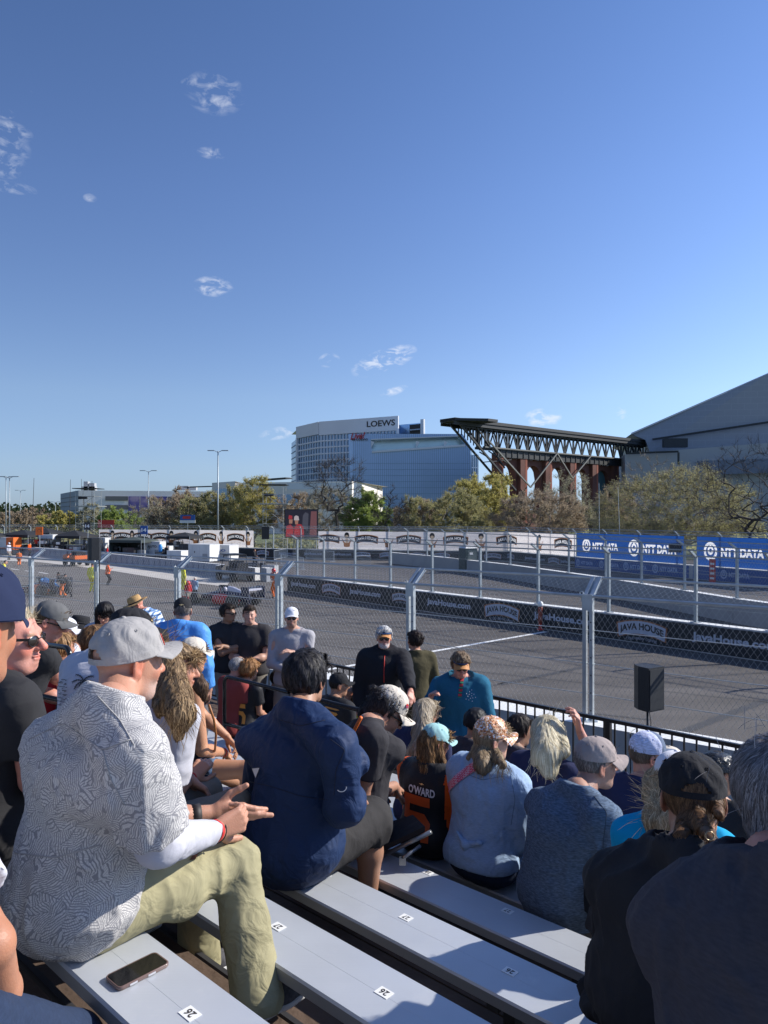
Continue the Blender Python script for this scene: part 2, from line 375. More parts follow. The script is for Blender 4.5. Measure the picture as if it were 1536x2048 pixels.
# ------------------------------------------------------------------ catch fences
def catch_fence(name, label, P, D, t0, t1, posts, over, z0, bend, tip, wire_m, steel, rw=.0021, cw=.107, ch=.16, cables=(1.55, 2.12, 2.75), double=False, pw_=.085, meshed=True):
 """P + D*t ground line; 'over' the unit vector of the overhang."""
 P = Vector(P); D = Vector(D); over = Vector(over); t = thing(name, label, 'fence', P+D*((t0+t1)/2))
 ov = .45
 for tt in posts:
  c = P+D*tt; mb = MB()
  offs = ((-.065, .065) if double else (0,))
  for k in offs:
   q = c+D*k*-1; w = pw_ if double else pw_*1.25
   mb.bar(q+Z*z0, q+Z*bend, w, w*.8 if double else w, up=D)
   mb.bar(q+Z*(bend-.03), q+Z*tip+over*ov, w*.8, w*.8, up=D)
  mb.box(c+Z*(z0+.01), (.28,.28,.02))
  if double:
   mb.box(c+Z*(bend-.12)-over*.052, (.2,.02,.3), Matrix.Rotation(math.atan2(D.y, D.x), 3, 'Z'))
   mb.bar(c+Z*(bend-.1), c+Z*tip+over*ov*.98, .012, .12, up=D)
   for zz in np.arange(z0+.2, bend-.1, .33):
    mb.m(1).tube([c+Z*float(zz)-over*.036-D*.065, c+Z*float(zz)-over*.045-D*.065], .014, 8).m(0)
   lug = c+D*.13+Z*(bend-.02)
   ring = [lug+D*(.035*math.cos(a))+Z*(.035*math.sin(a)+.06) for a in np.linspace(0, 2*math.pi, 11)]
   mb.tube(ring, .009, 6, caps=False); mb.bar(lug-Z*.1, lug+Z*.03, .03, .015)
  mb.build('post', [steel, M_black], t)
 a, b = P+D*t0, P+D*t1
 mb = MB()
 mb.tube([a+Z*bend-over*.03, b+Z*bend-over*.03], .03 if double else .028, 6); mb.build('bend_rail', steel, t)
 mb = MB(); mb.tube([a+Z*tip+over*ov, b+Z*tip+over*ov], .024, 6); mb.build('top_rail', steel, t)
 for zz in cables:
  mb = MB(); k = int((t1-t0)/1.0)
  mb.tube([a+D*((t1-t0)*i/k)+Z*(zz-.012*math.sin(math.pi*((i/k*(t1-t0)/4.05)%1))) for i in range(k+1)], .008, 5); mb.build('cable', steel, t)
 if meshed:
  mb = MB(); H = bend-z0; sl = cw/ch; sh = H*sl; L_ = t1-t0; n = int((L_+sh)/cw)
  for sgn in (1, -1):
   for i in range(n+1):
    s0 = -sh+i*cw; s1 = s0+sh        # bottom / top offsets
    lo, hi = 0.0, 1.0
    if s0 < 0: lo = -s0/sh
    if s1 > L_: hi = 1-(s1-L_)/sh
    if hi <= lo: continue
    pa = s0+sh*lo; pb = s0+sh*hi
    if sgn < 0: pa, pb = L_-pa, L_-pb
    off = over*(.004*sgn+.02)
    mb.tube([a+D*pa+Z*(z0+H*lo)+off, a+D*pb+Z*(z0+H*hi)+off], rw, 3, caps=False)
  H2 = math.hypot(tip-bend, ov); w = (over*ov+Z*(tip-bend))/H2; sh = H2*sl; n = int((L_+sh)/cw)
  for sgn in (1, -1):
   for i in range(n+1):
    s0 = -sh+i*cw; s1 = s0+sh; lo, hi = 0.0, 1.0
    if s0 < 0: lo = -s0/sh
    if s1 > L_: hi = 1-(s1-L_)/sh
    if hi <= lo: continue
    pa = s0+sh*lo; pb = s0+sh*hi
    if sgn < 0: pa, pb = L_-pa, L_-pb
    mb.tube([a+D*pa+Z*bend+w*H2*lo+Z*.004*sgn, a+D*pb+Z*bend+w*H2*hi+Z*.004*sgn], rw, 3, caps=False)
  mb.build('chain_link', wire_m, t)
 return t
posts = [4.05*k for k in range(-2, 15)]
catch_fence('catch_fence', 'tall galvanised chain link fence with double posts nearest the grandstand', PN0, DN, -8.1, 4.05*14, posts, NN, 1.05, 3.39, 3.70, M_wire, M_galv, double=True)
u_posts = [1536, 1385, 1211, 1070, 954, 858, 775, 704, 642, 589]
u_t = [(on_line(PF0, DF, x)-PF0).dot(DF) for x in u_posts]
step = u_t[3]-u_t[4]
catch_fence('catch_fence', 'chain link fence standing on the barrier with the black coffee banner', PF0+NF*.22, DF, min(u_t)-8, max(u_t)+.5, u_t+[min(u_t)-3.6, min(u_t)-7.2], -NF, 1.03, 3.42, 3.66, M_wire_far, M_galv_dk, rw=.0026, cables=(1.6,2.2,2.8))
# fence on the second wall and on the third wall: one run per straight piece
def fence_run(pts, label, zt, over_s, first, spacing, skip=()):
 for i in range(len(pts)-1):
  a, b = Vector(pts[i]), Vector(pts[i+1]); L_ = (b-a).length; d = (b-a)/L_; n = Vector((-d.y, d.x, 0))*over_s
  k = max(1, round(L_/spacing))
  if i in skip: continue
  lab = label[i] if isinstance(label, list) else label
  catch_fence('catch_fence', lab, a+n*-.22*0+Vector((-d.y, d.x, 0))*-.22, d, 0, L_, [L_*j/k for j in range(k)], n, zt, 3.4, 3.68, M_wire_far, M_galv_dk, rw=.0026, cw=.14, ch=.2, cables=(1.6, 2.2, 2.8))
fence_run(w2, ['short fence run on the return road wall at the right edge of the photo', 'fence run on the return road wall before the blue banners', 'fence run on the return road wall right of the toilet cabin',
               'fence run on the return road wall behind the toilet cabin', 'farthest fence run on the return road wall left of the toilet cabin'], 1.12, 1, 0, 3.9)
fence_run(w3, ['outer fence run past the right edge with blue banner', 'outer fence run carrying the blue banners', 'outer fence run where white and blue banners meet', 'outer fence run carrying five white coffee banners',
               'outer fence run behind the big screen', 'outer fence run left of the big screen', 'outer fence run behind the pit tents', 'farthest left outer fence run behind orange crates'], 1.06, 1, 0, 3.9)
# ------------------------------------------------------------------ banners
def right_dir(a, b):
 d = (Vector(b)-Vector(a)).normalized()
 return d if d.x > 0 else -d
def pos_on(pts, px):
 for a, b in zip(pts[:-1], pts[1:]):
  a = Vector(a); b = Vector(b); u = (px-768)/FPX; D_ = b-a; t = (u*a.y-a.x)/(D_.x-u*D_.y)
  if -1e-6 <= t <= 1+1e-6: return a+D_*t, right_dir(a, b)
 return None, None
def logo_arch(t, o, u, w, dark, small='COLD BREW COFFEE', off=0.0):
 """arched coffee-house badge: border plate, plate, letters and a line of small letters."""
 n = u.cross(Z); n = n if n.dot(o) < 0 else -n
 plate, ink, border, sm = (M_ink, M_cream, M_brown, M_cream) if dark == 'plate' else (M_ltink, M_ink, M_brown, M_ltink)
 def arc(hw, hh, ar, off_, m, name):
  mb = MB(); K = 14; top = []; bot = []
  for i in range(K+1):
   x = -1+2*i/K; c = -ar*x*x
   top.append(o+u*(x*hw*1.02)+Z*(c+hh)+n*off_); bot.append(o+u*(x*hw*.97)+Z*(c-hh)+n*off_)
  mb.grid([bot, top]); return mb.build(name, m, t)
 arc(w/2, w*.135, w*.085, .008+off, border, 'badge_border'); arc(w/2-.03*w, w*.115, w*.085, .012+off, plate, 'badge')
 mb = MB(); put_text(mb, 'JAVA HOUSE', o, u, Z, w*.88, w*.16, .04, .016+off, w*.085, n); mb.build('lettering', ink, t)
 if small:
  mb = MB(); put_text(mb, small, o-Z*w*.2, u, Z, w*.62, w*.045, .0, .016+off, w*.03, n); mb.build('small_lettering', sm, t)
def sheet(name, label, pts, z0, z1, m, group=None, off=.02, gap=.03, cat='banner'):
 t = thing(name, label, cat, pts[0], group)
 mb = MB()
 for a, b in zip(pts[:-1], pts[1:]):
  a = Vector(a); b = Vector(b); d = (b-a).normalized(); n = Vector((-d.y, d.x, 0))
  if n.dot((a+b)/2) > 0: n = -n
  L_ = (b-a).length; K = max(2, int(L_/.5)); rows = []
  for (zz, sgn) in ((z0, 0), ((z0+z1)/2, 1), (z1, 0)):
   rows.append([a+d*(L_*i/K)+Z*(zz-(.02*abs(math.sin(i*1.3)) if zz == z1 else 0))+n*(off+.012*sgn*math.sin(i*1.7+z0)) for i in range(K+1)])
  mb.grid(rows)
 mb.build('sheet', m, t); return t
# black coffee banner on the far barrier
ft = sheet('sponsor_banner', 'long black coffee banner along the barrier across the track', [far_b, far_a], .04, .99, M_vinyl)
uF = right_dir(far_a, far_b); nF = -NF
for (x0, x1) in ((583,632),(700,762),(855,942),(1068,1190),(1385,1556)):
 a, b = on_line(PF0, DF, x0), on_line(PF0, DF, x1); c = (a+b)/2; w = (b-a).length
 mb = MB(); put_text(mb, 'JavaHouse.com', c+Z*.53, uF, Z, w, .38, .035, .045, 0, nF); mb.build('web_lettering', M_ltink, ft)
for (x0, x1) in ((645,682),(785,822),(970,1040),(1235,1335)):
 a, b = on_line(PF0, DF, x0), on_line(PF0, DF, x1); c = (a+b)/2; w = (b-a).length
 logo_arch(ft, c+Z*.62, uF, w, 'light', off=.032)
# third wall: black sheet, lettering
lt = sheet('sponsor_banner', 'dark low coffee banner on the outermost wall below the white banners', [on_line(w3[2], (w3[3]-w3[2]).normalized(), 1150), w3[3], w3[4], w3[5], w3[6]], .05, 1.0, M_vinyl)
for x0, x1 in ((1050,1090),(1126,1145),(612,640),(668,700),(560,590)):
 a, u = pos_on(w3, x0); b, _ = pos_on(w3, x1)
 if a is None or b is None: continue
 n = u.cross(Z); n = n if n.dot(a) < 0 else -n
 mb = MB(); put_text(mb, 'JavaHouse.com', (a+b)/2+Z*.5, u, Z, max(2.2, (b-a).length), .4, .03, .045, 0, n); mb.build('web_lettering', M_ltink, lt)
for x in (725, 775, 835, 883, 985, 1020, 1108, 526, 465):
 a, u = pos_on(w3, x)
 logo_arch(lt, a+Z*.6, u, 1.9, 'light', off=.032, small=None)
# printed fence banners: cloth and print are one sheet, so light passes through both
from mathutils.geometry import delaunay_2d_cdt
def printed(t, a, b, z0, z1, mats, layers, off=-.1):
 """a->b left to right; layers: list of (material index, [polygons in (x, z)])"""
 a = Vector(a); b = Vector(b); u = (b-a).normalized(); W = (b-a).length; n = u.cross(Z); n = n if n.dot(a) < 0 else -n
 V = [Vector((0, z0)), Vector((W, z0)), Vector((W, z1)), Vector((0, z1))]; F = [[0,1,2,3]]; L_ = [0]
 for li, polys in layers:
  for P in polys:
   if any(x < .01 or x > W-.01 or z < z0+.01 or z > z1-.01 for x, z in P): continue
   if sum(P[k-1][0]*P[k][1]-P[k][0]*P[k-1][1] for k in range(len(P))) < 0: P = P[::-1]
   i = len(V); V += [Vector(p) for p in P]; F.append(list(range(i, i+len(P)))); L_.append(li)
 vo, _, fo, _, _, of = delaunay_2d_cdt(V, [], F, 1, 1e-5)
 mb = MB(); mb.v = [tuple(a+u*v.x+Z*v.y+n*(off+.015*math.sin(v.x*1.9)*math.sin(v.y*2.3))) for v in vo]
 PL = [([(V[i].x, V[i].y) for i in F[k]], L_[k]) for k in range(1, len(F))]; PL = [(P, l, min(p[0] for p in P), max(p[0] for p in P), min(p[1] for p in P), max(p[1] for p in P)) for P, l in PL]
 for f in fo:
  x = sum(vo[i].x for i in f)/len(f); y = sum(vo[i].y for i in f)/len(f); best = 0
  for P, l, x0, x1, y0, y1 in PL:
   if l > best and x0 <= x <= x1 and y0 <= y <= y1:
    ins = False
    for k in range(len(P)):
     (ax, ay), (bx, by) = P[k-1], P[k]
     if (ay > y) != (by > y) and x < (bx-ax)*(y-ay)/(by-ay)+ax: ins = not ins
    if ins: best = l
  mb.cur = best; mb.face(f)
 return mb.build('sheet', mats, t)
def t2(s, cx, cz, w, h, bold, arch=0.0):
 V, F, asp = text_geo(s, bold); Q = [(cx+v[0]/asp*w, cz+v[1]*h-arch*(2*v[0]/asp)**2) for v in V]; return [[Q[k] for k in f] for f in F]
def ring2(cx, cz, r0, r1, sx=1.0, K=20):
 A = [(cx+sx*math.cos(2*math.pi*k/K), cz+math.sin(2*math.pi*k/K)) for k in range(K+1)]; c = lambda r, k: (cx+(A[k][0]-cx)*r, cz+(A[k][1]-cz)*r)
 return [[c(r0,k), c(r0,k+1), c(r1,k+1), c(r1,k)] for k in range(K)]
def disc2(cx, cz, rx, rz, K=16): return [[(cx+rx*math.cos(2*math.pi*k/K), cz+rz*math.sin(2*math.pi*k/K)) for k in range(K)]]
def badge2(cx, cz, w):
 def arc(hw, hh): K = 12; ar = w*.085; return [[(cx+x0*hw*.97, cz-ar*x0*x0-hh), (cx+x1*hw*.97, cz-ar*x1*x1-hh), (cx+x1*hw*1.02, cz-ar*x1*x1+hh), (cx+x0*hw*1.02, cz-ar*x0*x0+hh)] for x0, x1 in [(-1+2*k/K, -1+2*(k+1)/K) for k in range(K)]]
 return [(1, arc(w/2, w*.15)), (2, arc(w*.47, w*.125)), (4, t2('JAVA HOUSE', cx, cz, w*.86, w*.16, .03, w*.085)), (5, t2('COLD BREW COFFEE', cx, cz-w*.24, w*.6, w*.05, 0, w*.03))]
def drink2(cx, cz, h):
 q = lambda *P: [[(cx+x*h, cz+z*h) for x, z in P]]
 out = [(3, q((.0,-.2),(.12,-.18),(.26,-.05),(.24,-.12),(.20,-.45),(.0,-.48))+q((0,-.48),(-.20,-.45),(-.24,-.12),(-.26,-.05),(-.12,-.18),(0,-.2))+q((.2,-.1),(.25,-.2),(.36,.1),(.34,.12))+q((-.2,-.1),(-.34,.12),(-.36,.1),(-.25,-.2))), (5, q((-.10,.08),(-.07,-.2),(.07,-.2),(.10,.08))), (2, disc2(cx, cz+h*.3, h*.17, h*.2)), (5, disc2(cx, cz+h*.22, h*.11, h*.1))]
 return out
def nd2(cx, cz, w):
 r = w*.13; c = cx-w/2+r
 return [(1, ring2(c, cz, r*.72, r*1.05, .85)+ring2(c, cz+r*.1, r*.22, r*.5, .8)+[[(c-.13*r,cz+.55*r),(c+.13*r,cz+.55*r),(c+.13*r,cz+.95*r),(c-.13*r,cz+.95*r)]]), (1, t2('NTT DATA', cx+r+.02*w, cz, w-2*r-w*.06, r*1.05, .05))]
M_pw = mat('lit_white_print', (.85, .84, .84), .6); translucent(M_pw, (.9,.9,.9), .5); M_pk = mat('print_black', (.03,.025,.022), .6); M_pb = mat('print_brown', (.35,.15,.06), .6); translucent(M_pb, (.35,.16,.07), .4); M_pc = mat('print_cream', (.66,.5,.36), .6); translucent(M_pc, (.6,.45,.3), .4)
def banner(name, label, x0, x1, z0, z1, mats, fn, off=-.1):
 a, _ = pos_on(w3, x0); b, _ = pos_on(w3, x1); mids = [p for p in w3 if a.x+.01 < p.x < b.x-.01]; pts = [a]+sorted(mids, key=lambda p: p.x)+[b]; t = thing(name, label, 'banner', a)
 for p, q in zip(pts[:-1], pts[1:]):
  u = (q-p).normalized(); xs = lambda px: (lambda g_: None if g_ is None else (g_-p).dot(u))(pos_on(w3, px)[0]); lay = fn(xs); lay.sort(key=lambda l: l[0]); printed(t, p, q, z0, z1, mats, lay, off)
WM = [M_vwhite, M_pb, M_pk, M_pb, M_pw, M_pc]
def wfn(logos, figs):
 def f(xs):
  L_ = []
  for x in logos: L_ += badge2(xs(x), 2.35, 2.75)
  for x in figs: L_ += drink2(xs(x), 2.15, 1.7)
  return L_
 return f
banner('white_sponsor_banner', 'long white coffee banner with badges right of the big screen', 636, 1150, 1.12, 3.1, WM, wfn((656,732,817,911,1018,1124), (693,776,864,962,1077)))
banner('white_sponsor_banner', 'greyish white coffee banner behind the pit tents', 197, 506, 1.12, 3.1, WM, wfn((208,243,283,320,367,415,470), (224,263,342,391,441,495)))
def nfn(items):
 def f(xs):
  L_ = []
  for xa, xb, zc in items: p, q = xs(xa), xs(xb); L_ += nd2((p+q)/2, zc, q-p)
  return L_
 return f
M_ndd = mat('muted_lettering_vinyl', (.32, .42, .62), .6)
banner('blue_sponsor_banner', 'upper blue banner with two white logos left of the gap', 1152, 1366, 1.12, 3.28, [M_blue, M_pw], nfn(((1162,1235,2.15),(1254,1352,2.15))))
banner('blue_sponsor_banner', 'upper blue banner with a large white logo right of the gap', 1392, 1620, 1.12, 3.3, [M_blue, M_pw], nfn(((1404,1528,2.2),)))
banner('blue_sponsor_banner', 'lower dark blue banner on the wall left of the red marker', 1150, 1378, .04, 1.0, [M_blue_dk, M_ndd], nfn(((1152,1186,.56),(1198,1238,.56),(1246,1294,.56),(1304,1356,.56))), off=.02)
banner('blue_sponsor_banner', 'lower dark blue banner on the wall right of the red marker', 1386, 1620, .04, 1.0, [M_blue_dk, M_ndd], nfn(((1440,1500,.56),)), off=.02)
# loudspeaker box on the blue banner, red markers
o, u = pos_on(w3, 1350); t = thing('wall_speaker', 'small dark speaker box fixed at the end of the upper blue banner', 'speaker', o)
MB().box(o+Z*2.35-Vector((.1,.3,0)), (.95,.3,.7)).build('cabinet', M_black, t); MB().box(o+Z*2.35-Vector((.1,.46,0)), (.8,.02,.58)).build('grille', mat('speaker_mesh', (.02,.024,.03), .8), t)
def marker(name, label, base, h, w, m1, m2, u, txt=None):
 t = thing(name, label, 'marker', base)
 R = Matrix.Rotation(math.atan2(u.y, u.x), 3, 'Z')
 MB().box(base+Z*(h/2), (w, .06, h), R).build('panel', m1, t)
 n = u.cross(Z); n = n if n.dot(base) < 0 else -n
 mb = MB()
 if txt:
  for i, ch in enumerate(txt): put_text(mb, ch, base+Z*(h*(.88-i*.8/len(txt))), u, Z, w*.5, h*.6/len(txt), .02, .035, 0, n)
 else:
  for i in range(4): mb.box(base+Z*(h*(.2+.2*i))+n*.034, (w*.7, .004, h*.08), R)
 mb.build('marking', m2, t)
 MB().box(base+Z*.02, (w*1.5, .3, .04), R).build('foot', M_red, t)
b = on_line(PF0, DF, 1088)-NF*.25
t = thing('finish_marker', 'thin red post with a white cap at the end of the finish line', 'marker', b)
MB().lathe([(.15,0),(.15,.04),(.07,.06),(.07,.3)], 12, Matrix.Translation(b)).build('base', M_red, t, True)
mb = MB(); mb.lathe([(.085,.28),(.1,.34),(.1,.95),(.085,1.0)], 12, Matrix.Translation(b)); mb.build('post', mat('brick_red_plastic', (.25,.05,.03), .5, var=.3, vscale=8), t, True)
MB().lathe([(.09,1.0),(.12,1.03),(.12,1.16),(.07,1.22),(.0,1.24)], 12, Matrix.Translation(b)).build('cap', M_white, t, True)
b, u = pos_on(w3, 1415); marker('trackside_marker', 'upright red and white marker board before the dark blue banner', b-Vector((.6,2.2,0)), 1.75, .5, M_red, M_white, u, 'FINISH'[:0] or None)
# ------------------------------------------------------------------ grandstand
GS = thing('grandstand', 'aluminium bleacher rows with plank benches and brown footboards', 'grandstand', (0,1,3))
M_alu = mat('bench_aluminium', (.52, .545, .58), .45, metal=.25, var=.07, vscale=2)
def alu_nodes():
 N, L, bs = nodes_of(M_alu); tc = N.new('ShaderNodeTexCoord'); mp = N.new('ShaderNodeMapping')
 mp.inputs['Rotation'].default_value = (0, 0, -math.atan2(DB.y, DB.x)); mp.inputs['Scale'].default_value = (.6, 60, 60)
 nz = N.new('ShaderNodeTexNoise'); nz.inputs['Scale'].default_value = 2.5; nz.inputs['Detail'].default_value = 4
 sm = N.new('ShaderNodeTexNoise'); sm.inputs['Scale'].default_value = 9; sm.inputs['Detail'].default_value = 7
 L.new(tc.outputs['Object'], mp.inputs[0]); L.new(mp.outputs[0], nz.inputs['Vector']); L.new(tc.outputs['Object'], sm.inputs['Vector'])
 v_ = N.new('ShaderNodeTexNoise'); v_.inputs['Scale'].default_value = 5; v_.inputs['Detail'].default_value = 9; v_.inputs['Roughness'].default_value = .75; L.new(tc.outputs['Object'], v_.inputs['Vector'])
 q_ = N.new('ShaderNodeMapRange'); q_.inputs[1].default_value = .58; q_.inputs[2].default_value = .72; q_.inputs[3].default_value = 0; q_.inputs[4].default_value = .45; L.new(v_.outputs['Fac'], q_.inputs[0])
 w_ = N.new('ShaderNodeMixRGB'); old = bs.inputs['Base Color'].links[0].from_socket; L.new(q_.outputs[0], w_.inputs[0]); L.new(old, w_.inputs[1]); w_.inputs[2].default_value = (.62,.63,.64,1); L.new(w_.outputs[0], bs.inputs['Base Color'])
 ad = N.new('ShaderNodeMath'); ad.operation = 'ADD'; L.new(nz.outputs['Fac'], ad.inputs[0]); L.new(sm.outputs['Fac'], ad.inputs[1])
 mr = N.new('ShaderNodeMapRange'); mr.inputs[1].default_value = .7; mr.inputs[2].default_value = 1.3; mr.inputs[3].default_value = .32; mr.inputs[4].default_value = .52
 L.new(ad.outputs[0], mr.inputs[0]); L.new(mr.outputs[0], bs.inputs['Roughness'])
 bm = N.new('ShaderNodeBump'); bm.inputs['Strength'].default_value = .06; bm.inputs['Distance'].default_value = .004; L.new(nz.outputs['Fac'], bm.inputs['Height']); L.new(bm.outputs[0], bs.inputs['Normal'])
alu_nodes()
M_alu_side = mat('plank_edge_aluminium', (.36, .37, .38), .5, metal=.5, var=.08, vscale=3)
M_plank = mat('brown_footboard', (.10, .065, .045), .85, var=.35, vscale=3, bump=.4, bscale=25)
M_steel_dk = mat('dark_steel_frame', (.05, .05, .055), .6, metal=.3, var=.2, vscale=5)
M_sticker = mat('sticker_white', (.8, .8, .78), .5)
TR, RI = .62, .20
def p_seat(i): return 1.05+TR*i
def z_seat(i): return 3.625-RI*i
def BF(s, p, z): return DB*s+NB*p+Vector((0,0,z))
def s_of(px, p): return Bp(px, p, 0).dot(DB)
S0, S1 = -4.5, 15.0
RD = Matrix.Rotation(math.atan2(DB.y, DB.x), 3, 'Z')
A_END = s_of(50, 1.05)
for i in range(-2, 9):
 p = p_seat(i); z = z_seat(i); w = .25
 prof = [(-w/2,-.045),(-w/2,-.008),(-w/2+.006,0),(-.0008,0),(-.0004,-.0004),(.0004,-.0004),(.0008,0),(w/2-.006,0),(w/2,-.008),(w/2,-.045),(w/2-.012,-.045),(w/2-.012,-.012),(-w/2+.012,-.012),(-w/2+.012,-.045)]
 s_a, s_b = S0, S1
 mb = MB(); cuts = [s_a, s_b]
 for sa, sb in zip(cuts[:-1], cuts[1:]):
  o0 = [BF(sa, p+a, z+b) for a, b in prof]
  mb.m(0); n = len(prof); bI = len(mb.v); mb.v += [tuple(q) for q in o0]+[tuple(q+DB*(sb-sa)) for q in o0]
  for k in range(n):
   mb.cur = 0 if abs(prof[k][1]) < .009 and abs(prof[(k+1) % n][1]) < .009 else 1
   mb.face((bI+k, bI+(k+1) % n, bI+n+(k+1) % n, bI+n+k))
  mb.cur = 1; mb.face([bI+k for k in range(n)]); mb.face([bI+n+k for k in reversed(range(n))])
 bench = mb.build('bench', [M_alu, M_alu_side], GS)
 for s in np.arange(s_a+.5, s_b, 1.83):
  MB().box(BF(s, p, z-.06), (.05, .22, .03), RD).box(BF(s, p+.02, z-.24), (.05, .05, .34), RD).build('bracket', M_steel_dk, bench)
 zf = z-.43; fb = MB()
 for (o, ww) in ((.20, .22), (.43, .22)):
  fb.box(BF((S0+S1)/2, p+o+.02, zf-.02), (S1-S0, ww, .035), RD)
 fb.build('footboard', M_plank, GS)
 MB().box(BF((S0+S1)/2, p+.60, zf-.10), (S1-S0, .02, .16), RD).build('riser_board', M_steel_dk, GS)
 bench['bidx'] = i
# seat number stickers
def sticker(px, py, i, txt):
 z = z_seat(i)+.0012; o = Gp(px, py, z); bench = [o_ for o_ in bpy.data.objects if o_.get('bidx') == i][0]
 mb = MB(); s = .026
 mb.m(0).box(o, (s*2, s*1.45, .0016), RD); put_text(mb.m(1), txt, o+Z*.0014, DB, -NB, .031, .024, .02, 0, 0, Z)
 mb.build('seat_number', [M_sticker, M_ink], bench)
for a in ((380,2027,0,'26'),(556,1853,1,'27'),(768,1985,1,'26'),(650,1750,2,'28'),(812,1835,2,'27'),(1020,1943,2,'26'),(856,1745,3,'28'),(1015,1822,3,'27'),(1185,1915,3,'26'),(1330,2020,3,'25')): sticker(*a)
# front deck with brown boards, understructure
mb = MB(); ZW = 1.6
for k in range(7): mb.box(BF((S0+S1)/2, 6.62+.16*k, ZW-.02), (S1-S0, .145, .04), RD)
mb.build('front_walkway', M_plank, GS)
mb = MB()
for s in np.arange(S0+.4, S1, 1.83):
 mb.bar(BF(s, -.4, 3.2), BF(s, 6.5, 3.2-6.9*RI/TR), .06, .12)
 for pp in (0.2, 2.2, 4.2, 6.2, 7.6): mb.bar(BF(s, pp, 0), BF(s, pp, max(1.5, 3.05-pp*RI/TR)), .06, .06, up=NB)
mb.build('frame', M_steel_dk, GS)
del M_plank
# front railing
PR = 7.65; ZR = 2.67
def railing():
 t = thing('front_railing', 'black baluster railing along the front walkway of the grandstand', 'railing', BF(4, PR, ZW))
 mb = MB(); mb.bar(BF(S0, PR, ZR-.02), BF(S1, PR, ZR-.02), .04, .04); mb.build('top_rail', M_black, t)
 mb = MB(); mb.bar(BF(S0, PR, ZW+.09), BF(S1, PR, ZW+.09), .03, .03); mb.build('bottom_rail', M_black, t)
 mb = MB(); n = int((S1-S0)/.125)
 for k in range(n): mb.bar(BF(S0+k*.125, PR, ZW+.09), BF(S0+k*.125, PR, ZR-.03), .016, .016, up=NB)
 o = mb.build('balusters', M_black, t); o['kind'] = 'stuff'
 s0 = s_of(1217, PR)
 for k in range(-3, 8):
  s = s0+k*2.4
  if S0 < s < S1: MB().bar(BF(s, PR, ZW-.05), BF(s, PR, ZR-.03), .055, .055, up=NB).build('post', M_black, t)
railing()
# black pipe guard rails inside the stand
def hoop(name, label, pts, r=.021):
 t = thing(name, label, 'handrail', pts[0][0])
 for P_ in pts: MB().tube(P_, r, 10).build('pipe', mat('black_gloss_pipe', (.012,.012,.013), .22, var=.1), t, True)
def rounded(a, b, c, r=.09, k=6):
 a, b, c = Vector(a), Vector(b), Vector(c); d1 = (a-b).normalized(); d2 = (c-b).normalized(); p, q = b+d1*r, b+d2*r
 return [a]+[(p*(1-t)**2+b*2*t*(1-t)+q*t*t) for t in [i/k for i in range(k+1)]]+[c]
pA = 4.86
top0 = Bp(449, pA, 0);
def at_p(px, py, p): q = Bp(px, p, 0); return Vector((q.x, q.y, HC-(py-HZ)*q.y/FPX))
hoop('guard_rail', 'black bent pipe guard rail behind the man in the navy shirt', [rounded(at_p(449,1500,pA)-Z*.55, at_p(449,1352,pA), at_p(900,1466,pA)), [at_p(449,1447,pA), at_p(880,1560,pA)], [at_p(770,1500,pA), at_p(905,1508,pA)]])
hoop('guard_rail', 'black bent pipe guard rail beside the man with the white earbud', [rounded(at_p(140,1345,1.75)-Z*.4, at_p(140,1296,1.75), at_p(-90,1262,1.75), .06), [at_p(0,1375,1.75), at_p(140,1404,1.75)]], r=.014)
# ------------------------------------------------------------------ implicit-surface modelling (numpy)
F32 = np.float32
def V3(v): return np.array([v[0], v[1], v[2]], dtype=F32)
def lerp(a, b, t): return a+(b-a)*t
def nrmz(v): return v/(np.linalg.norm(v)+1e-9)
class Ell:
 def __init__(s, c, r, R=None, k=.03): s.c = V3(c); s.r = np.array(r, F32); s.R = None if R is None else np.array(R, F32); s.k = k
 def __call__(s, P):
  q = P-s.c
  if s.R is not None: q = q @ s.R
  a = q/s.r; k0 = np.sqrt((a*a).sum(1))+1e-6; b = a/s.r; k1 = np.sqrt((b*b).sum(1))+1e-6
  return k0*(k0-1)/k1
 def inf(s, e): return Ell(s.c, s.r+e, s.R, s.k)
 def box(s): m = s.r.max(); return s.c-m, s.c+m
class Con:
 def __init__(s, a, b, ra, rb, k=.03): s.a = V3(a); s.b = V3(b); s.ra = ra; s.rb = rb; s.k = k
 def __call__(s, P):
  ab = s.b-s.a; q = P-s.a; t = np.clip((q @ ab)/(ab @ ab+1e-9), 0, 1)
  q = q-t[:, None]*ab
  return np.sqrt((q*q).sum(1))-(s.ra+(s.rb-s.ra)*t)
 def inf(s, e): return Con(s.a, s.b, s.ra+e, s.rb+e, s.k)
 def box(s): m = max(s.ra, s.rb); return np.minimum(s.a, s.b)-m, np.maximum(s.a, s.b)+m
def smin(a, b, k):
 h = np.clip(.5+.5*(b-a)/k, 0, 1); return b*(1-h)+a*h-k*h*(1-h)
def smax(a, b, k): return -smin(-a, -b, k)
LAT = rng.random((32, 32, 32)).astype(F32)
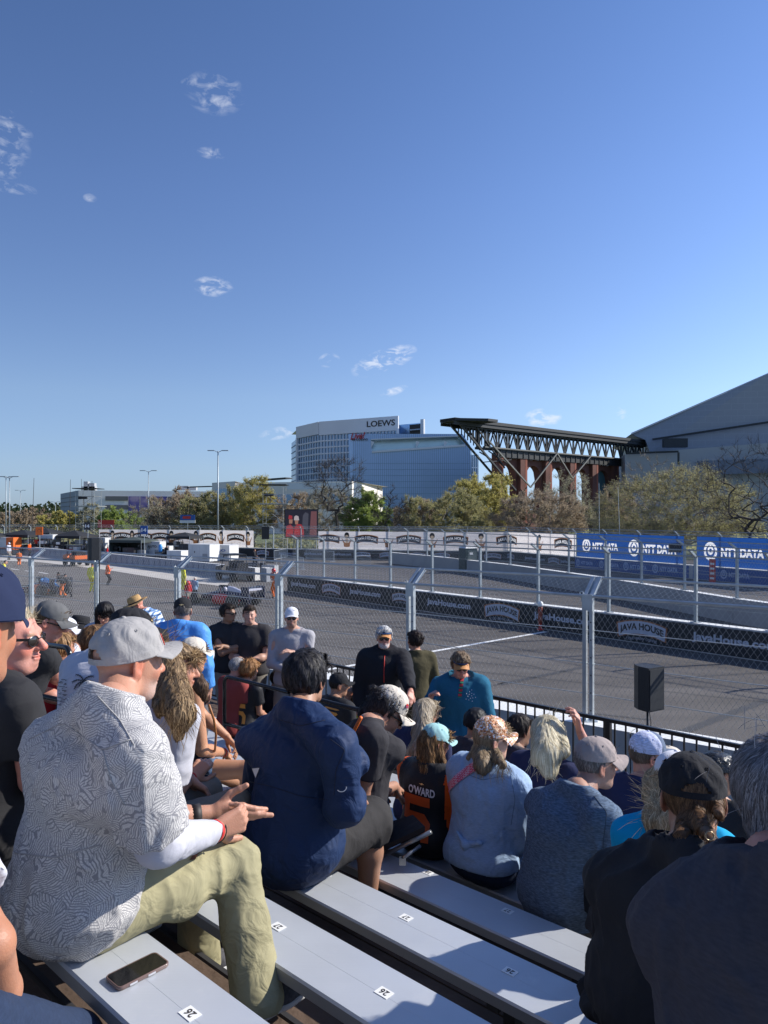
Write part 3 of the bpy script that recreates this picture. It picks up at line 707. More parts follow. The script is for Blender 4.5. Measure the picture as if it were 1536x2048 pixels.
def vnoise(P, f, seed=0):
 q = P*F32(f)+F32(seed*7.31+100); i = np.floor(q).astype(np.int32); u = q-i; u = u*u*(3-2*u); r = 0
 i0 = i & 31; i1 = (i+1) & 31
 x0, y0, z0 = i0[:,0], i0[:,1], i0[:,2]; x1, y1, z1 = i1[:,0], i1[:,1], i1[:,2]; ux, uy, uz = u[:,0], u[:,1], u[:,2]
 a = LAT[x0,y0,z0]*(1-ux)+LAT[x1,y0,z0]*ux; b = LAT[x0,y1,z0]*(1-ux)+LAT[x1,y1,z0]*ux
 c = LAT[x0,y0,z1]*(1-ux)+LAT[x1,y0,z1]*ux; d = LAT[x0,y1,z1]*(1-ux)+LAT[x1,y1,z1]*ux
 return ((a*(1-uy)+b*uy)*(1-uz)+(c*(1-uy)+d*uy)*uz)*2-1
def union(prims, P):
 d = None
 for p in prims:
  e = p(P); d = e if d is None else smin(d, e, p.k)
 return d
def bounds(prims, pad=.02):
 lo = np.min([p.box()[0] for p in prims], 0)-pad; hi = np.max([p.box()[1] for p in prims], 0)+pad
 return lo, hi
def surf(fn, lo, hi, h, margin=.0):
 """naive surface nets, evaluated only near the surface -> verts, quads"""
 lo = np.array(lo, F32); hi = np.array(hi, F32); C = 6
 nb = np.maximum(1, np.ceil((hi-lo)/(h*C)).astype(int)); n = nb*C
 bi = np.stack(np.meshgrid(*[np.arange(k) for k in nb], indexing='ij'), -1).reshape(-1, 3)
 cen = lo+(bi*C+(C-1)/2)*F32(h)
 d = fn(cen.astype(F32)); act = np.abs(d) < h*C*.9+margin+.01
 D = np.repeat(np.repeat(np.repeat(np.where(d < 0, -1, 1).astype(F32).reshape(nb), C, 0), C, 1), C, 2)
 loc = np.stack(np.meshgrid(*[np.arange(C)]*3, indexing='ij'), -1).reshape(-1, 3)
 ab = bi[act]
 if len(ab) == 0: return np.zeros((0,3)), np.zeros((0,4), int)
 idx = (ab[:, None, :]*C+loc[None]).reshape(-1, 3)
 D[idx[:,0], idx[:,1], idx[:,2]] = fn((lo+idx*F32(h)).astype(F32))
 S = D < 0
 c = [(i, j, k) for i in (0,1) for j in (0,1) for k in (0,1)]
 sl = lambda o: (slice(o[0], D.shape[0]-1+o[0]), slice(o[1], D.shape[1]-1+o[1]), slice(o[2], D.shape[2]-1+o[2]))
 cnt = sum(S[sl(o)].astype(np.int8) for o in c)
 cells = np.argwhere((cnt > 0) & (cnt < 8))
 if len(cells) == 0: return np.zeros((0,3)), np.zeros((0,4), int)
 vals = {o: D[cells[:,0]+o[0], cells[:,1]+o[1], cells[:,2]+o[2]] for o in c}
 acc = np.zeros((len(cells), 3), F32); w = np.zeros(len(cells), F32)
 for o in c:
  for ax in range(3):
   if o[ax] == 0:
    o2 = list(o); o2[ax] = 1; o2 = tuple(o2); a, b = vals[o], vals[o2]; m = (a < 0) != (b < 0)
    t = np.where(m, a/(a-b+1e-12), 0); t = np.clip(t, 0, 1)
    p = np.zeros((len(cells), 3), F32); p[:] = o; p[:, ax] = t
    acc[m] += p[m]; w[m] += 1
 V = lo+(cells+acc/w[:, None])*F32(h)
 ids = -np.ones(np.array(D.shape)-1, np.int32); ids[cells[:,0], cells[:,1], cells[:,2]] = np.arange(len(cells))
 F = []
 for ax in range(3):
  a1, a2 = [(1,2),(2,0),(0,1)][ax]
  s0 = [slice(None)]*3; s1 = [slice(None)]*3; s0[ax] = slice(0, -1); s1[ax] = slice(1, None)
  A = S[tuple(s0)]; B = S[tuple(s1)]; e = np.argwhere(A != B)
  ok = (e[:, a1] > 0) & (e[:, a2] > 0) & (e[:, a1] < D.shape[a1]-1) & (e[:, a2] < D.shape[a2]-1); e = e[ok]
  if not len(e): continue
  def g(d1, d2):
   q = e.copy(); q[:, a1] += d1; q[:, a2] += d2; return ids[q[:,0], q[:,1], q[:,2]]
  q = np.stack([g(-1,-1), g(0,-1), g(0,0), g(-1,0)], 1)
  flip = ~A[e[:,0], e[:,1], e[:,2]]; q[flip] = q[flip][:, ::-1]
  F.append(q[(q >= 0).all(1)])
 return V, np.concatenate(F) if F else np.zeros((0,4), int)
def np_mesh(name, V, F, mats, parent=None, cols=None, mi=None, smooth=True):
 me = bpy.data.meshes.new(name)
 V = np.asarray(V, F32); F = np.asarray(F, np.int32)
 me.vertices.add(len(V)); me.vertices.foreach_set('co', V.ravel()); k = F.shape[1]
 me.loops.add(len(F)*k); me.loops.foreach_set('vertex_index', F.ravel())
 me.polygons.add(len(F)); me.polygons.foreach_set('loop_start', np.arange(0, len(F)*k, k, dtype=np.int32))
 me.polygons.foreach_set('use_smooth', np.full(len(F), smooth))
 if not isinstance(mats, (list, tuple)): mats = [mats]
 for m_ in mats: me.materials.append(m_)
 if mi is not None: me.polygons.foreach_set('material_index', np.asarray(mi, np.int32))
 me.update(calc_edges=True); me.validate()
 if cols is not None and len(me.vertices) == len(V):
  a = me.color_attributes.new('col', 'FLOAT_COLOR', 'POINT'); c4 = np.ones((len(V), 4), F32); c4[:, :3] = cols
  a.data.foreach_set('color', c4.ravel())
 o = bpy.data.objects.new(name, me); COL.objects.link(o)
 if parent is not None: o.parent = parent; o.matrix_parent_inverse = Matrix.Translation(parent.location).inverted()
 return o
def join_vf(parts):
 Vs, Fs, Cs, b = [], [], [], 0
 for V, F, C_ in parts:
  if len(V) == 0: continue
  Vs.append(V); Fs.append(F+b); Cs.append(C_); b += len(V)
 return np.concatenate(Vs), np.concatenate(Fs), np.concatenate(Cs)
def keep_faces(V, F, mask):
 m = mask[F].all(1); F = F[m]; used = np.unique(F); mp = -np.ones(len(V), int); mp[used] = np.arange(len(used)); return V[used], mp[F]
# ------------------------------------------------------------------ pose helpers
def rotz(v, a):
 c, s = math.cos(a), math.sin(a); return np.array([v[0]*c-v[1]*s, v[0]*s+v[1]*c, v[2]], F32)
def rot_ax(v, ax, a):
 ax = nrmz(ax); c, s = math.cos(a), math.sin(a); return (v*c+np.cross(ax, v)*s+ax*np.dot(ax, v)*(1-c)).astype(F32)
UP = np.array([0,0,1], F32)
def ik(a, b, l1, l2, hint):
 a = np.array(a, F32); b = np.array(b, F32); d = b-a; L_ = np.linalg.norm(d); mx = (l1+l2)*.999
 if L_ > mx: b = a+d/L_*mx; d = b-a; L_ = mx
 L_ = max(L_, abs(l1-l2)+.01); x = (l1*l1-l2*l2+L_*L_)/(2*L_); y = math.sqrt(max(0, l1*l1-x*x)); dn = d/(np.linalg.norm(d)+1e-9)
 h = np.array(hint, F32); h = h-dn*np.dot(h, dn); h = nrmz(h); return a+dn*x+h*y, b
class Fig: pass
def az(deg): a = math.radians(deg); return np.array([math.sin(a), math.cos(a), 0], F32)   # 0 away from camera, 90 screen right
BODY_AZ = math.degrees(math.atan2(NB.x, NB.y))
def head_frame(yaw, pitch, roll=0):
 f = az(yaw); r = np.cross(f, UP); f2 = rot_ax(f, r, -math.radians(pitch)); u = np.cross(r, f2)
 r2 = rot_ax(r, f2, math.radians(roll)); u = rot_ax(u, f2, math.radians(roll))
 return np.stack([r2, f2, u], 1)          # columns: right, forward, up  (world = R @ local)
def make_pose(base, body_az, sc, lean, head, hyaw, hpitch, hroll=0, seated=True, floor=0, tw=0, side=0, hand=None, t=1.0, foot=None, knees=.13, twist=None, hipz=.1, chest_w=.19):
 g = Fig(); g.sc = sc; f = az(body_az); r = np.cross(f, UP); g.f, g.r = f, r
 fc = az(body_az+tw); rc = np.cross(fc, UP); g.fc, g.rc = fc, rc
 P0 = np.array(base, F32)+UP*hipz*sc; g.P0 = P0
 def step(p, L_, a): return p+(UP*math.cos(a)+fc*math.sin(a))*L_*sc*t+rc*side*L_*sc
 g.P1 = step(P0, .15, lean*.35); g.P2 = step(g.P1, .19, lean*.8); g.P3 = step(g.P2, .20, lean*1.15)
 up_c = nrmz(g.P3-g.P1); g.up_c = up_c
 g.SR = g.P3-up_c*.055*sc+rc*chest_w*sc; g.SL = g.P3-up_c*.055*sc-rc*chest_w*sc
 g.HR = head_frame(hyaw, hpitch, hroll)
 hl = lean*1.3+math.radians(max(0, hpitch)*.35)
 g.neck = g.P3+up_c*.01*sc
 g.H = g.neck+(UP*math.cos(hl)+fc*math.sin(hl))*.142*sc+fc*.02*sc
 g.hipR = P0+r*.095*sc; g.hipL = P0-r*.095*sc
 if seated:
  kz = .02*sc
  g.kR = g.hipR+f*.44*sc+r*(knees-.095)*sc+UP*kz; g.kL = g.hipL+f*.44*sc-r*(knees-.095)*sc+UP*kz
  g.aR = g.kR+f*.0*sc; g.aL = g.kL+f*.04*sc; g.aR[2] = g.aL[2] = floor+.08
 else:
  g.aR = np.array(base, F32)+r*.11*sc+f*.03; g.aL = np.array(base, F32)-r*.11*sc-f*.03; g.aR[2] = g.aL[2] = floor+.08
  g.kR, _ = ik(g.hipR, g.aR, .44*sc, .43*sc, f); g.kL, _ = ik(g.hipL, g.aL, .44*sc, .43*sc, f)
 g.footdir = f
 return g
def arms(g, R='lap', L='lap'):
 sc = g.sc; f, r, fc, rc = g.f, g.r, g.fc, g.rc
 for side, mode, S, sg, kn in (('R', R, g.SR, 1, g.kR), ('L', L, g.SL, -1, g.kL)):
  rr = rc*sg; hint = -UP*1.0-fc*.35+rr*.35
  if isinstance(mode, (tuple, list)) and len(mode) == 2 and isinstance(mode[0], np.ndarray): el, w = mode
  else:
   if isinstance(mode, np.ndarray): w = mode
   elif mode == 'lap': w = kn*.55+(g.hipR if sg > 0 else g.hipL)*.45+UP*.12*sc-rr*.06*sc+f*.05
   elif mode == 'knee': w = kn+UP*.10*sc-f*.03-rr*.03
   elif mode == 'clasp': w = (g.kR+g.kL)/2+UP*.12*sc+rr*.035*sc-f*.02
   elif mode == 'chest': w = g.P2+fc*.27*sc+rr*.06*sc+UP*.02*sc
   elif mode == 'phone': w = g.P2+fc*.33*sc+rr*.05*sc-UP*.04*sc
   elif mode == 'down': w = S-UP*.52*sc+rr*.07*sc+fc*.08*sc; hint = -fc+rr*.4
   elif mode == 'fold': w = g.P2+fc*.17*sc-rr*.12*sc-UP*.02*sc; hint = rr-UP*.8
   elif mode == 'belly': w = g.P1+fc*.24*sc+rr*.02*sc+UP*.02; hint = rr*.7-UP-fc*.3
   el, w = ik(S, w, .29*sc, .255*sc, hint)
  setattr(g, 'e'+side, el); setattr(g, 'w'+side, w)
 return g
# ------------------------------------------------------------------ bodies
def torso_prims(g, b=1.0, belly=0.0, k=.06):
 sc = g.sc; R0 = np.stack([g.r, g.f, UP], 1); Rc = np.stack([g.rc, nrmz(np.cross(g.up_c, g.rc)), g.up_c], 1)
 Rm = Rc
 m = (g.SR+g.SL)/2; w = np.linalg.norm(g.SR-g.SL)/2
 return [Ell(g.P0+UP*.01, np.array([.175*b, .135*b, .12])*sc, R0, k), Ell(g.P1+g.f*belly*.5, np.array([.155*b+belly*.5, .12*b+belly, .15])*sc, Rm, k),
   Ell(g.P2-g.up_c*.0, np.array([.17*b, .125*b, .18])*sc, Rm, k), Ell(m-g.up_c*.05*sc-g.fc*.012, np.array([w/sc+.015, .10*b, .10])*sc, Rm, k),
   Con(g.neck-g.fc*.02+UP*.018*sc, g.SR-g.rc*.03, .056*sc, .056*sc*b, .035), Con(g.neck-g.fc*.02+UP*.018*sc, g.SL+g.rc*.03, .056*sc, .056*sc*b, .035)]
def arm_prims(g, side, b=1.0, upto='wrist', frac=1.0):
 S, E_, W_ = getattr(g, 'S'+side), getattr(g, 'e'+side), getattr(g, 'w'+side); sc = g.sc
 pr = [Con(S, E_, .056*sc*b, .042*sc*b, .03)]
 if upto == 'wrist': pr += [Con(E_, lerp(E_, W_, .35), .042*sc*b, .043*sc*b, .02), Con(lerp(E_, W_, .35), W_, .043*sc*b, .027*sc, .02)]
 return pr
def leg_prims(g, side, b=1.0):
 H_, K_, A_ = getattr(g, 'hip'+side), getattr(g, 'k'+side), getattr(g, 'a'+side); sc = g.sc
 return [Con(H_, K_, .088*sc*b, .058*sc*b, .04), Con(K_, lerp(K_, A_, .35), .056*sc*b, .058*sc*b, .02), Con(lerp(K_, A_, .35), A_, .058*sc*b, .036*sc, .02)]
def head_sdf(g, hs=1.0, nose=1.0, jaw=1.0):
 """one head, in head-local metres (x right, y forward, z up), as a function of world points"""
 c = V3(g.H); R = g.HR.astype(F32); k = F32(1/(hs*g.hsc))
 prims = [Ell((0,-.014,.028), (.076,.096,.088), None, .02), Ell((0,.022,-.03), (.064,.072,.085), None, .03), Ell((0,.052,-.088), (.036*jaw,.032,.028), None, .025),
             Ell((.034,.062,-.028), (.026,.022,.026), None, .018), Ell((-.034,.062,-.028), (.026,.022,.026), None, .018),
             Con((.04,-.0,-.075), (.02,.06,-.095), .02, .016, .03), Con((-.04,-.0,-.075), (-.02,.06,-.095), .02, .016, .03),
             Con((-.032,.078,.022), (.032,.078,.022), .013, .013, .014)]
 nose_p = [Con((0,.088,.012), (0,.112*nose,-.022), .009, .012, .012), Ell((0,.112*nose,-.026), (.0125,.012,.0105), None, .008), Ell((.012,.1,-.03), (.0075,.011,.008), None, .006), Ell((-.012,.1,-.03), (.0075,.011,.008), None, .006)]
 lips = [Ell((0,.0925,-.0545), (.022,.0095,.0055), None, .004), Ell((0,.0915,-.0635), (.019,.010,.0065), None, .004), Ell((0,.084,-.076), (.02,.012,.012), None, .012)]
 def fn(P):
  q = ((P-c) @ R)*k
  d = union(prims, q)
  for sx in (-1, 1):      # eye sockets
   d = smax(d, -Ell((sx*.031,.094,.0), (.018,.014,.011))(q), .012)
  for p in nose_p: d = smin(d, p(q), p.k)
  for p in lips: d = smin(d, p(q), p.k)
  d = smax(d, -Ell((0,.103,-.0592), (.02,.010,.0016))(q), .003)
  for sx in (-1, 1):
   d = smin(d, Ell((sx*.031,.080,.0), (.0135,.0135,.012))(q), .002)
   d = smin(d, Con((sx*.020,.089,.0085), (sx*.044,.081,.0075), .0035, .003)(q), .004)
   R_ = np.array([[math.cos(.35*sx), -math.sin(.35*sx), 0],[math.sin(.35*sx), math.cos(.35*sx), 0],[0,0,1]], F32)
   e = Ell((sx*.081,-.016,-.006), (.007,.020,.032), R_)(q); e = smin(e, Ell((sx*.077,-.008,-.032), (.008,.010,.012))(q), .008)
   e = smax(e, -Ell((sx*.088,-.012,-.004), (.006,.0125,.020), R_)(q), .004)
   d = smin(d, e, .006)
  return d/k
 return fn
def headloc(g, V, hs=1.0): return ((np.asarray(V)-g.H) @ g.HR)/(hs*g.hsc)
def skin_cols(g, V, base, lip=None, stubble=0.0, scol=(.10,.08,.07), brow=(.08,.05,.035), redness=.5):
 q = headloc(g, V); C_ = np.tile(np.array(base, F32), (len(V), 1))
 red = np.array([base[0]*1.12, base[1]*.72, base[2]*.66], F32)
 def blend(w, col):
  w = np.clip(w, 0, 1)[:, None]; C_[:] = C_*(1-w)+np.array(col, F32)*w
 def blob(c, r, p=1.0): return np.clip(1-(((q-np.array(c))/np.array(r))**2).sum(1), 0, 1)**p
 blend(blob((0,.11,-.026), (.024,.03,.02))*redness, red)
 for s in (-1, 1):
  blend(blob((s*.042,.07,-.03), (.03,.04,.026))*redness*.7, red)
  blend(blob((s*.08,-.012,-.01), (.02,.03,.04), .6)*redness, red)
  blend(blob((s*.032,.09,.020), (.021,.02,.0055), .5)*.85, brow)
  blend(blob((s*.031,.093,.0), (.0125,.006,.0065), .5), (.55,.5,.46)); blend(blob((s*.031,.0945,.0), (.0062,.008,.0065), .3), (.03,.02,.015))
 blend(blob((0,.097,-.059), (.025,.02,.012), .5)*.75, lip if lip is not None else (base[0]*.85, base[1]*.5, base[2]*.5))
 if stubble:
  w = np.clip((-.042-q[:,2])/.02, 0, 1)*np.clip((q[:,1]-.015)/.04, 0, 1)*np.clip((q[:,2]+.135)/.02, 0, 1)
  w *= np.clip(1-blob((0,.1,-.058), (.022,.03,.010), .3), 0, 1)
  blend(w*stubble*(.75+.25*vnoise(q.astype(F32), 160)), scol)
 n = vnoise(np.asarray(V, F32), 45, 3)[:, None]*.05+vnoise(np.asarray(V, F32), 140, 5)[:, None]*.03
 return np.clip(C_*(1+n), 0, 1)
def hand_prims(w, fwd, palm, side, curl=.5, spread=.08, thumb=.5, s=1.0, curls=None):
 """w wrist, fwd finger direction, palm = palm-facing normal, side +1 right hand / -1 left hand"""
 f = nrmz(np.array(fwd, F32)); n = np.array(palm, F32); n = nrmz(n-f*np.dot(n, f)); x = np.cross(f, n)*side*-1      # x points to the thumb side
 w = np.array(w, F32); pr = []
 ks = [(.030,.088,.0105,(.042,.025,.020)), (.010,.093,.0105,(.046,.029,.021)), (-.011,.088,.010,(.042,.027,.020)), (-.030,.080,.009,(.033,.020,.018))]
 for i, (kx, ky, r, seg) in enumerate(ks):
  K_ = w+x*kx*s+f*ky*s; pr.append(Con(w+x*kx*.55*s+f*.012*s, K_, .0155*s, .0125*s, .012))
  c = (curls[i] if curls is not None else curl)+.06*(i-1.5); a = 0.0; p = K_
  fs = rot_ax(f, n, -side*(spread*(1.5-i)))
  for j, L_ in enumerate(seg):
   a += c*(.9, 1.15, .8)[j]; ax = np.cross(fs, n); d = rot_ax(fs, ax, a*1.0)
   q = p+d*L_*s; pr.append(Con(p, q, (r-.0008*j)*s, (r-.0008*(j+1))*s, .004)); p = q
 b = w+x*.022*s+f*.018*s+n*.008*s
 d1 = nrmz(x*.75+f*.55+n*.25*(1-thumb)*0+n*.3); q = b+d1*.045*s; pr.append(Con(b, q, .016*s, .0125*s, .012))
 d2 = nrmz(f*(.6+.3*thumb)+x*(.45-.5*thumb)+n*.35*thumb); q2 = q+d2*.033*s; pr.append(Con(q, q2, .0118*s, .0108*s, .006))
 d3 = nrmz(d2+n*.25*thumb); pr.append(Con(q2, q2+d3*.024*s, .0105*s, .0088*s, .005))
 pr.append(Ell(w+f*.045*s+n*.004*s, (.034*s, .045*s, .014*s), np.stack([x, f, n], 1), .012))
 return pr
def default_hand(g, side, curl=.45):
 E_, W_ = getattr(g, 'e'+side), getattr(g, 'w'+side); f = nrmz(W_-E_); sg = 1 if side == 'R' else -1
 ov = getattr(g, 'hand'+side, None)
 if ov is not None: return hand_prims(W_, ov[0], ov[1], sg, **(ov[2] if len(ov) > 2 else {}))
 down = -UP*.75+g.fc*.1-g.rc*sg*.45
 f = nrmz(f*.8+np.array([0,0,-.2], F32)-g.rc*sg*.15)
 return hand_prims(W_, f, down, sg, curl=curl, s=g.sc)
SKIN = {}
def skin_mat():
 if 'skin' in MATS: return MATS['skin']
 m = mat('skin', (.5,.3,.2), .48, vc=True, bump=.12, bscale=220, spec=.4)
 N, L, bs = nodes_of(m); bs.inputs['Subsurface Weight'].default_value = .12; bs.inputs['Subsurface Radius'].default_value = (.012,.005,.003); bs.inputs['Subsurface Scale'].default_value = .6
 return m
def make_body(g, t, tone, hres=.008, hand_res=.0, res=.018, stubble=0.0, scol=(.10,.08,.07), brow=(.08,.05,.035), bare_arms=False, bare_legs=False, b=1.0, redness=.5, hands=('R','L'), nose=1.0, jaw=1.0, faceless=False):
 parts = []
 hf = head_sdf(g, nose=nose, jaw=jaw); s = g.hsc; nk = [Con(g.neck-UP*.03, g.H-g.HR[:,1]*.025*s-g.HR[:,2]*.05*s, .06*g.sc, .056*s, .02)]
 def hfn(P): return smin(hf(P), nk[0](P), .02)
 lo = np.minimum(g.H-.17*s, g.neck-.06); hi = np.maximum(g.H+.15*s, g.neck+.05)
 V, F = surf(hfn, lo, hi, hres)
 zc = np.dot(V-g.neck, g.up_c); V2, F2 = keep_faces(V, F, zc > -.04)
 parts.append((V2, F2, skin_cols(g, V2, tone, stubble=stubble, scol=scol, brow=brow, redness=redness)))
 tp = torso_prims(g, b*.93)
 allp = tp+arm_prims(g, 'R', b)+arm_prims(g, 'L', b)+leg_prims(g, 'R', b)+leg_prims(g, 'L', b)
 ins = .004
 def bfn(P): return union(allp, P)+ins
 lo, hi = bounds(allp); V, F = surf(bfn, lo, hi, res); parts.append((V, F, skin_cols(g, V, tone, redness=0)))
 if bare_arms:
  ap = arm_prims(g, 'R', b)+arm_prims(g, 'L', b)
  for a in (arm_prims(g, 'R', b), arm_prims(g, 'L', b)):
   lo, hi = bounds(a); V, F = surf(lambda P: union(a, P), lo, hi, max(.006, hres)); parts.append((V, F, skin_cols(g, V, tone, redness=0)))
 if bare_legs:
  for a in (leg_prims(g, 'R', b), leg_prims(g, 'L', b)):
   lo, hi = bounds(a); V, F = surf(lambda P: union(a, P), lo, hi, max(.008, hres)); parts.append((V, F, skin_cols(g, V, tone, redness=0)))
 for sd_ in hands:
  hp = default_hand(g, sd_); W_ = getattr(g, 'w'+sd_); E_ = getattr(g, 'e'+sd_)
  hp = hp+[Con(lerp(E_, W_, .7), W_+(W_-E_)*.03, .030*g.sc, .024*g.sc, .015)]
  lo, hi = bounds(hp); hr = hand_res or max(hres, .007)
  V, F = surf(lambda P: union(hp, P), lo, hi, hr)
  cc = skin_cols(g, V, tone, redness=0); parts.append((V, F, cc))
 V, F, C_ = join_vf(parts)
 return np_mesh('body', V, F, skin_mat(), t, cols=C_)
# ------------------------------------------------------------------ clothing
def fabric(name, col, rough=.85, heather=0.0, bump=.35, wr=.5, sheen=.0, ft=900, wscale=9.0):
 if name in MATS: return MATS[name]
 m = mat(name, col, rough, spec=.25, sheen=sheen); N, L, bs = nodes_of(m); tc = N.new('ShaderNodeTexCoord')
 w = N.new('ShaderNodeTexNoise'); w.inputs['Scale'].default_value = wscale; w.inputs['Detail'].default_value = 3; w.inputs['Distortion'].default_value = 1.6; w.inputs['Roughness'].default_value = .45
 L.new(tc.outputs['Object'], w.inputs['Vector'])
 fi = N.new('ShaderNodeTexNoise'); fi.inputs['Scale'].default_value = 420; L.new(tc.outputs['Object'], fi.inputs['Vector'])
 b1 = N.new('ShaderNodeBump'); b1.inputs['Strength'].default_value = wr*.45; b1.inputs['Distance'].default_value = .03; L.new(w.outputs['Fac'], b1.inputs['Height'])
 b2 = N.new('ShaderNodeBump'); b2.inputs['Strength'].default_value = bump; b2.inputs['Distance'].default_value = .0012; L.new(fi.outputs['Fac'], b2.inputs['Height']); L.new(b1.outputs[0], b2.inputs['Normal'])
 L.new(b2.outputs[0], bs.inputs['Normal'])
 h = N.new('ShaderNodeTexNoise'); h.inputs['Scale'].default_value = 150 if heather else 5; h.inputs['Detail'].default_value = 5
 mp = N.new('ShaderNodeMapping'); mp.inputs['Scale'].default_value = (.35, .35, 1.5) if heather else (1,1,1); L.new(tc.outputs['Object'], mp.inputs[0]); L.new(mp.outputs[0], h.inputs['Vector'])
 mr = N.new('ShaderNodeMapRange'); mr.inputs[1].default_value = .3; mr.inputs[2].default_value = .7; a = heather or .07; mr.inputs[3].default_value = 1-a; mr.inputs[4].default_value = 1+a
 L.new(h.outputs['Fac'], mr.inputs[0]); mx = N.new('ShaderNodeMixRGB'); mx.blend_type = 'MULTIPLY'; mx.inputs[0].default_value = 1; mx.inputs[1].default_value = (*col, 1); L.new(mr.outputs[0], mx.inputs[2]); L.new(mx.outputs[0], bs.inputs['Base Color'])
 return m
def folds(P, amp, seed=0, fz=.45, f=9.0):
 q = P*np.array([1,1,fz], F32)
 a = vnoise(q, f, seed); w = P+np.stack([a, -a, a*.5], 1)*F32(.06)
 b = 1-np.abs(vnoise(w*np.array([1,1,fz], F32), f*1.3, seed+3)); c = 1-np.abs(vnoise(w*np.array([.8,1.2,1.1], F32), f*2.4, seed+9))
 return (b*b*.9+c*c*.35-.75)*amp
def make_top(g, t, m, res=.012, sleeve='short', ease=.016, b=1.0, belly=0.0, amp=.006, seed=1, hem=-.02, collar=False, name='shirt', neckcut=.045, loose=.02, sleeve_mat=None, vcut=0.0, hang=0.0, sl=None):
 """a garment over the torso with sleeves; returns object and its sdf"""
 sc = g.sc; tp = [p.inf(ease) for p in torso_prims(g, b, belly)]
 R0 = np.stack([g.r, g.f, UP], 1)
 tp.append(Ell(g.P0+UP*(.03)*sc-g.f*.01, np.array([.18*b+loose, .14*b+loose, .14])*sc, R0, .06))
 if hang: tp.append(Con(g.P2-g.fc*.04*sc, g.P0-g.f*.05*sc+UP*.02, .13*sc*b, .15*sc*b+hang, .07))
 slp = []; cuts = []
 fr = sl if sl is not None else (.62 if sleeve == 'short' else 1.0)
 for sd_ in ('R', 'L'):
  S, E_, W_ = getattr(g, 'S'+sd_), getattr(g, 'e'+sd_), getattr(g, 'w'+sd_)
  if sleeve == 'short':
   slp.append(Con(S, lerp(S, E_, fr+.15), .066*sc*b+ease*.8, .06*sc*b+ease*1.2, .035)); cuts.append((lerp(S, E_, fr), nrmz(E_-S), E_))
  elif sleeve == 'roll':
   slp.append(Con(S, E_, .060*sc*b+ease*.8, .050*sc*b+ease*.9, .035)); slp.append(Con(E_, lerp(E_, W_, .45), .055*sc*b+ease, .045*sc*b+ease, .03)); cuts.append((lerp(E_, W_, .34), nrmz(W_-E_), W_))
  elif sleeve == 'long':
   slp.append(Con(S, E_, .064*sc*b+ease, .050*sc*b+ease*.9, .035)); slp.append(Con(E_, lerp(E_, W_, .97), .048*sc*b+ease*.9, .030*sc*b+ease*.7, .02)); cuts.append((lerp(E_, W_, .93), nrmz(W_-E_), W_))
 hz = g.P0[2]+hem*sc; nk = g.neck+UP*.0; nd = nrmz(g.up_c*.8+g.fc*.35+UP*.3)
 colr = []
 if collar: colr = [Con(g.neck-UP*.01-g.fc*.006, g.neck+nd*.052*sc-g.fc*.012, .073*sc+.004, .070*sc, .018)]
 def fn(P):
  d = union(tp, P)
  if sleeve != 'tank':
   e = union(slp, P)
   for (c, n, far) in cuts:
    near = np.sqrt(((P-V3(far))**2).sum(1)) < .34*sc
    pl = (P-V3(c)) @ V3(n); e = np.where(near, np.maximum(e, pl), e)
   d = smin(d, e, .03)
  if amp: d = d-folds(P, amp, seed)
  if collar: d = smin(d, colr[0](P), .018); d = np.maximum(d, -(np.linalg.norm(np.cross(P-V3(g.neck), V3(nd)), axis=1)-.058*sc) if False else d)
  q = P-V3(g.neck); h = q @ V3(nd)
  rad = np.sqrt(np.maximum((q*q).sum(1)-h*h, 0))
  if not collar: d = np.maximum(d, np.minimum(h-.012*sc, .07*sc-rad+(h*0)) if False else np.where(rad < .11*sc, h-neckcut*sc+.25*rad, -1))
  else: d = np.maximum(d, np.where(rad < .16*sc, h-.052*sc, -1)); d = smax(d, -(np.sqrt(np.maximum(rad*rad, 0))-0) if False else d, .001) if False else d
  d = np.maximum(d, hz-P[:,2]+.01*vnoise(P, 7, seed))
  return d
 lo, hi = bounds(tp+slp+colr); V, F = surf(fn, lo, hi, res, margin=amp)
 mi = None; mats = [m]
 if sleeve_mat is not None:
  mats = [m, sleeve_mat]; cc = V[F].mean(1)
  dR = np.minimum(Con(g.SR+g.rc*.035, g.eR, .06, .06)(cc.astype(F32)), Con(g.eR, g.wR, .06, .06)(cc.astype(F32))); dL = np.minimum(Con(g.SL-g.rc*.035, g.eL, .06, .06)(cc.astype(F32)), Con(g.eL, g.wL, .06, .06)(cc.astype(F32)))
  td = Ell(g.P2, (.165*sc*b, .3, .3), np.stack([g.rc, g.fc, g.up_c], 1))(cc.astype(F32))
  mi = ((np.minimum(dR, dL) < .028) & (td > -.0)).astype(int)
 o = np_mesh(name, V, F, mats, t, mi=mi)
 return o, fn
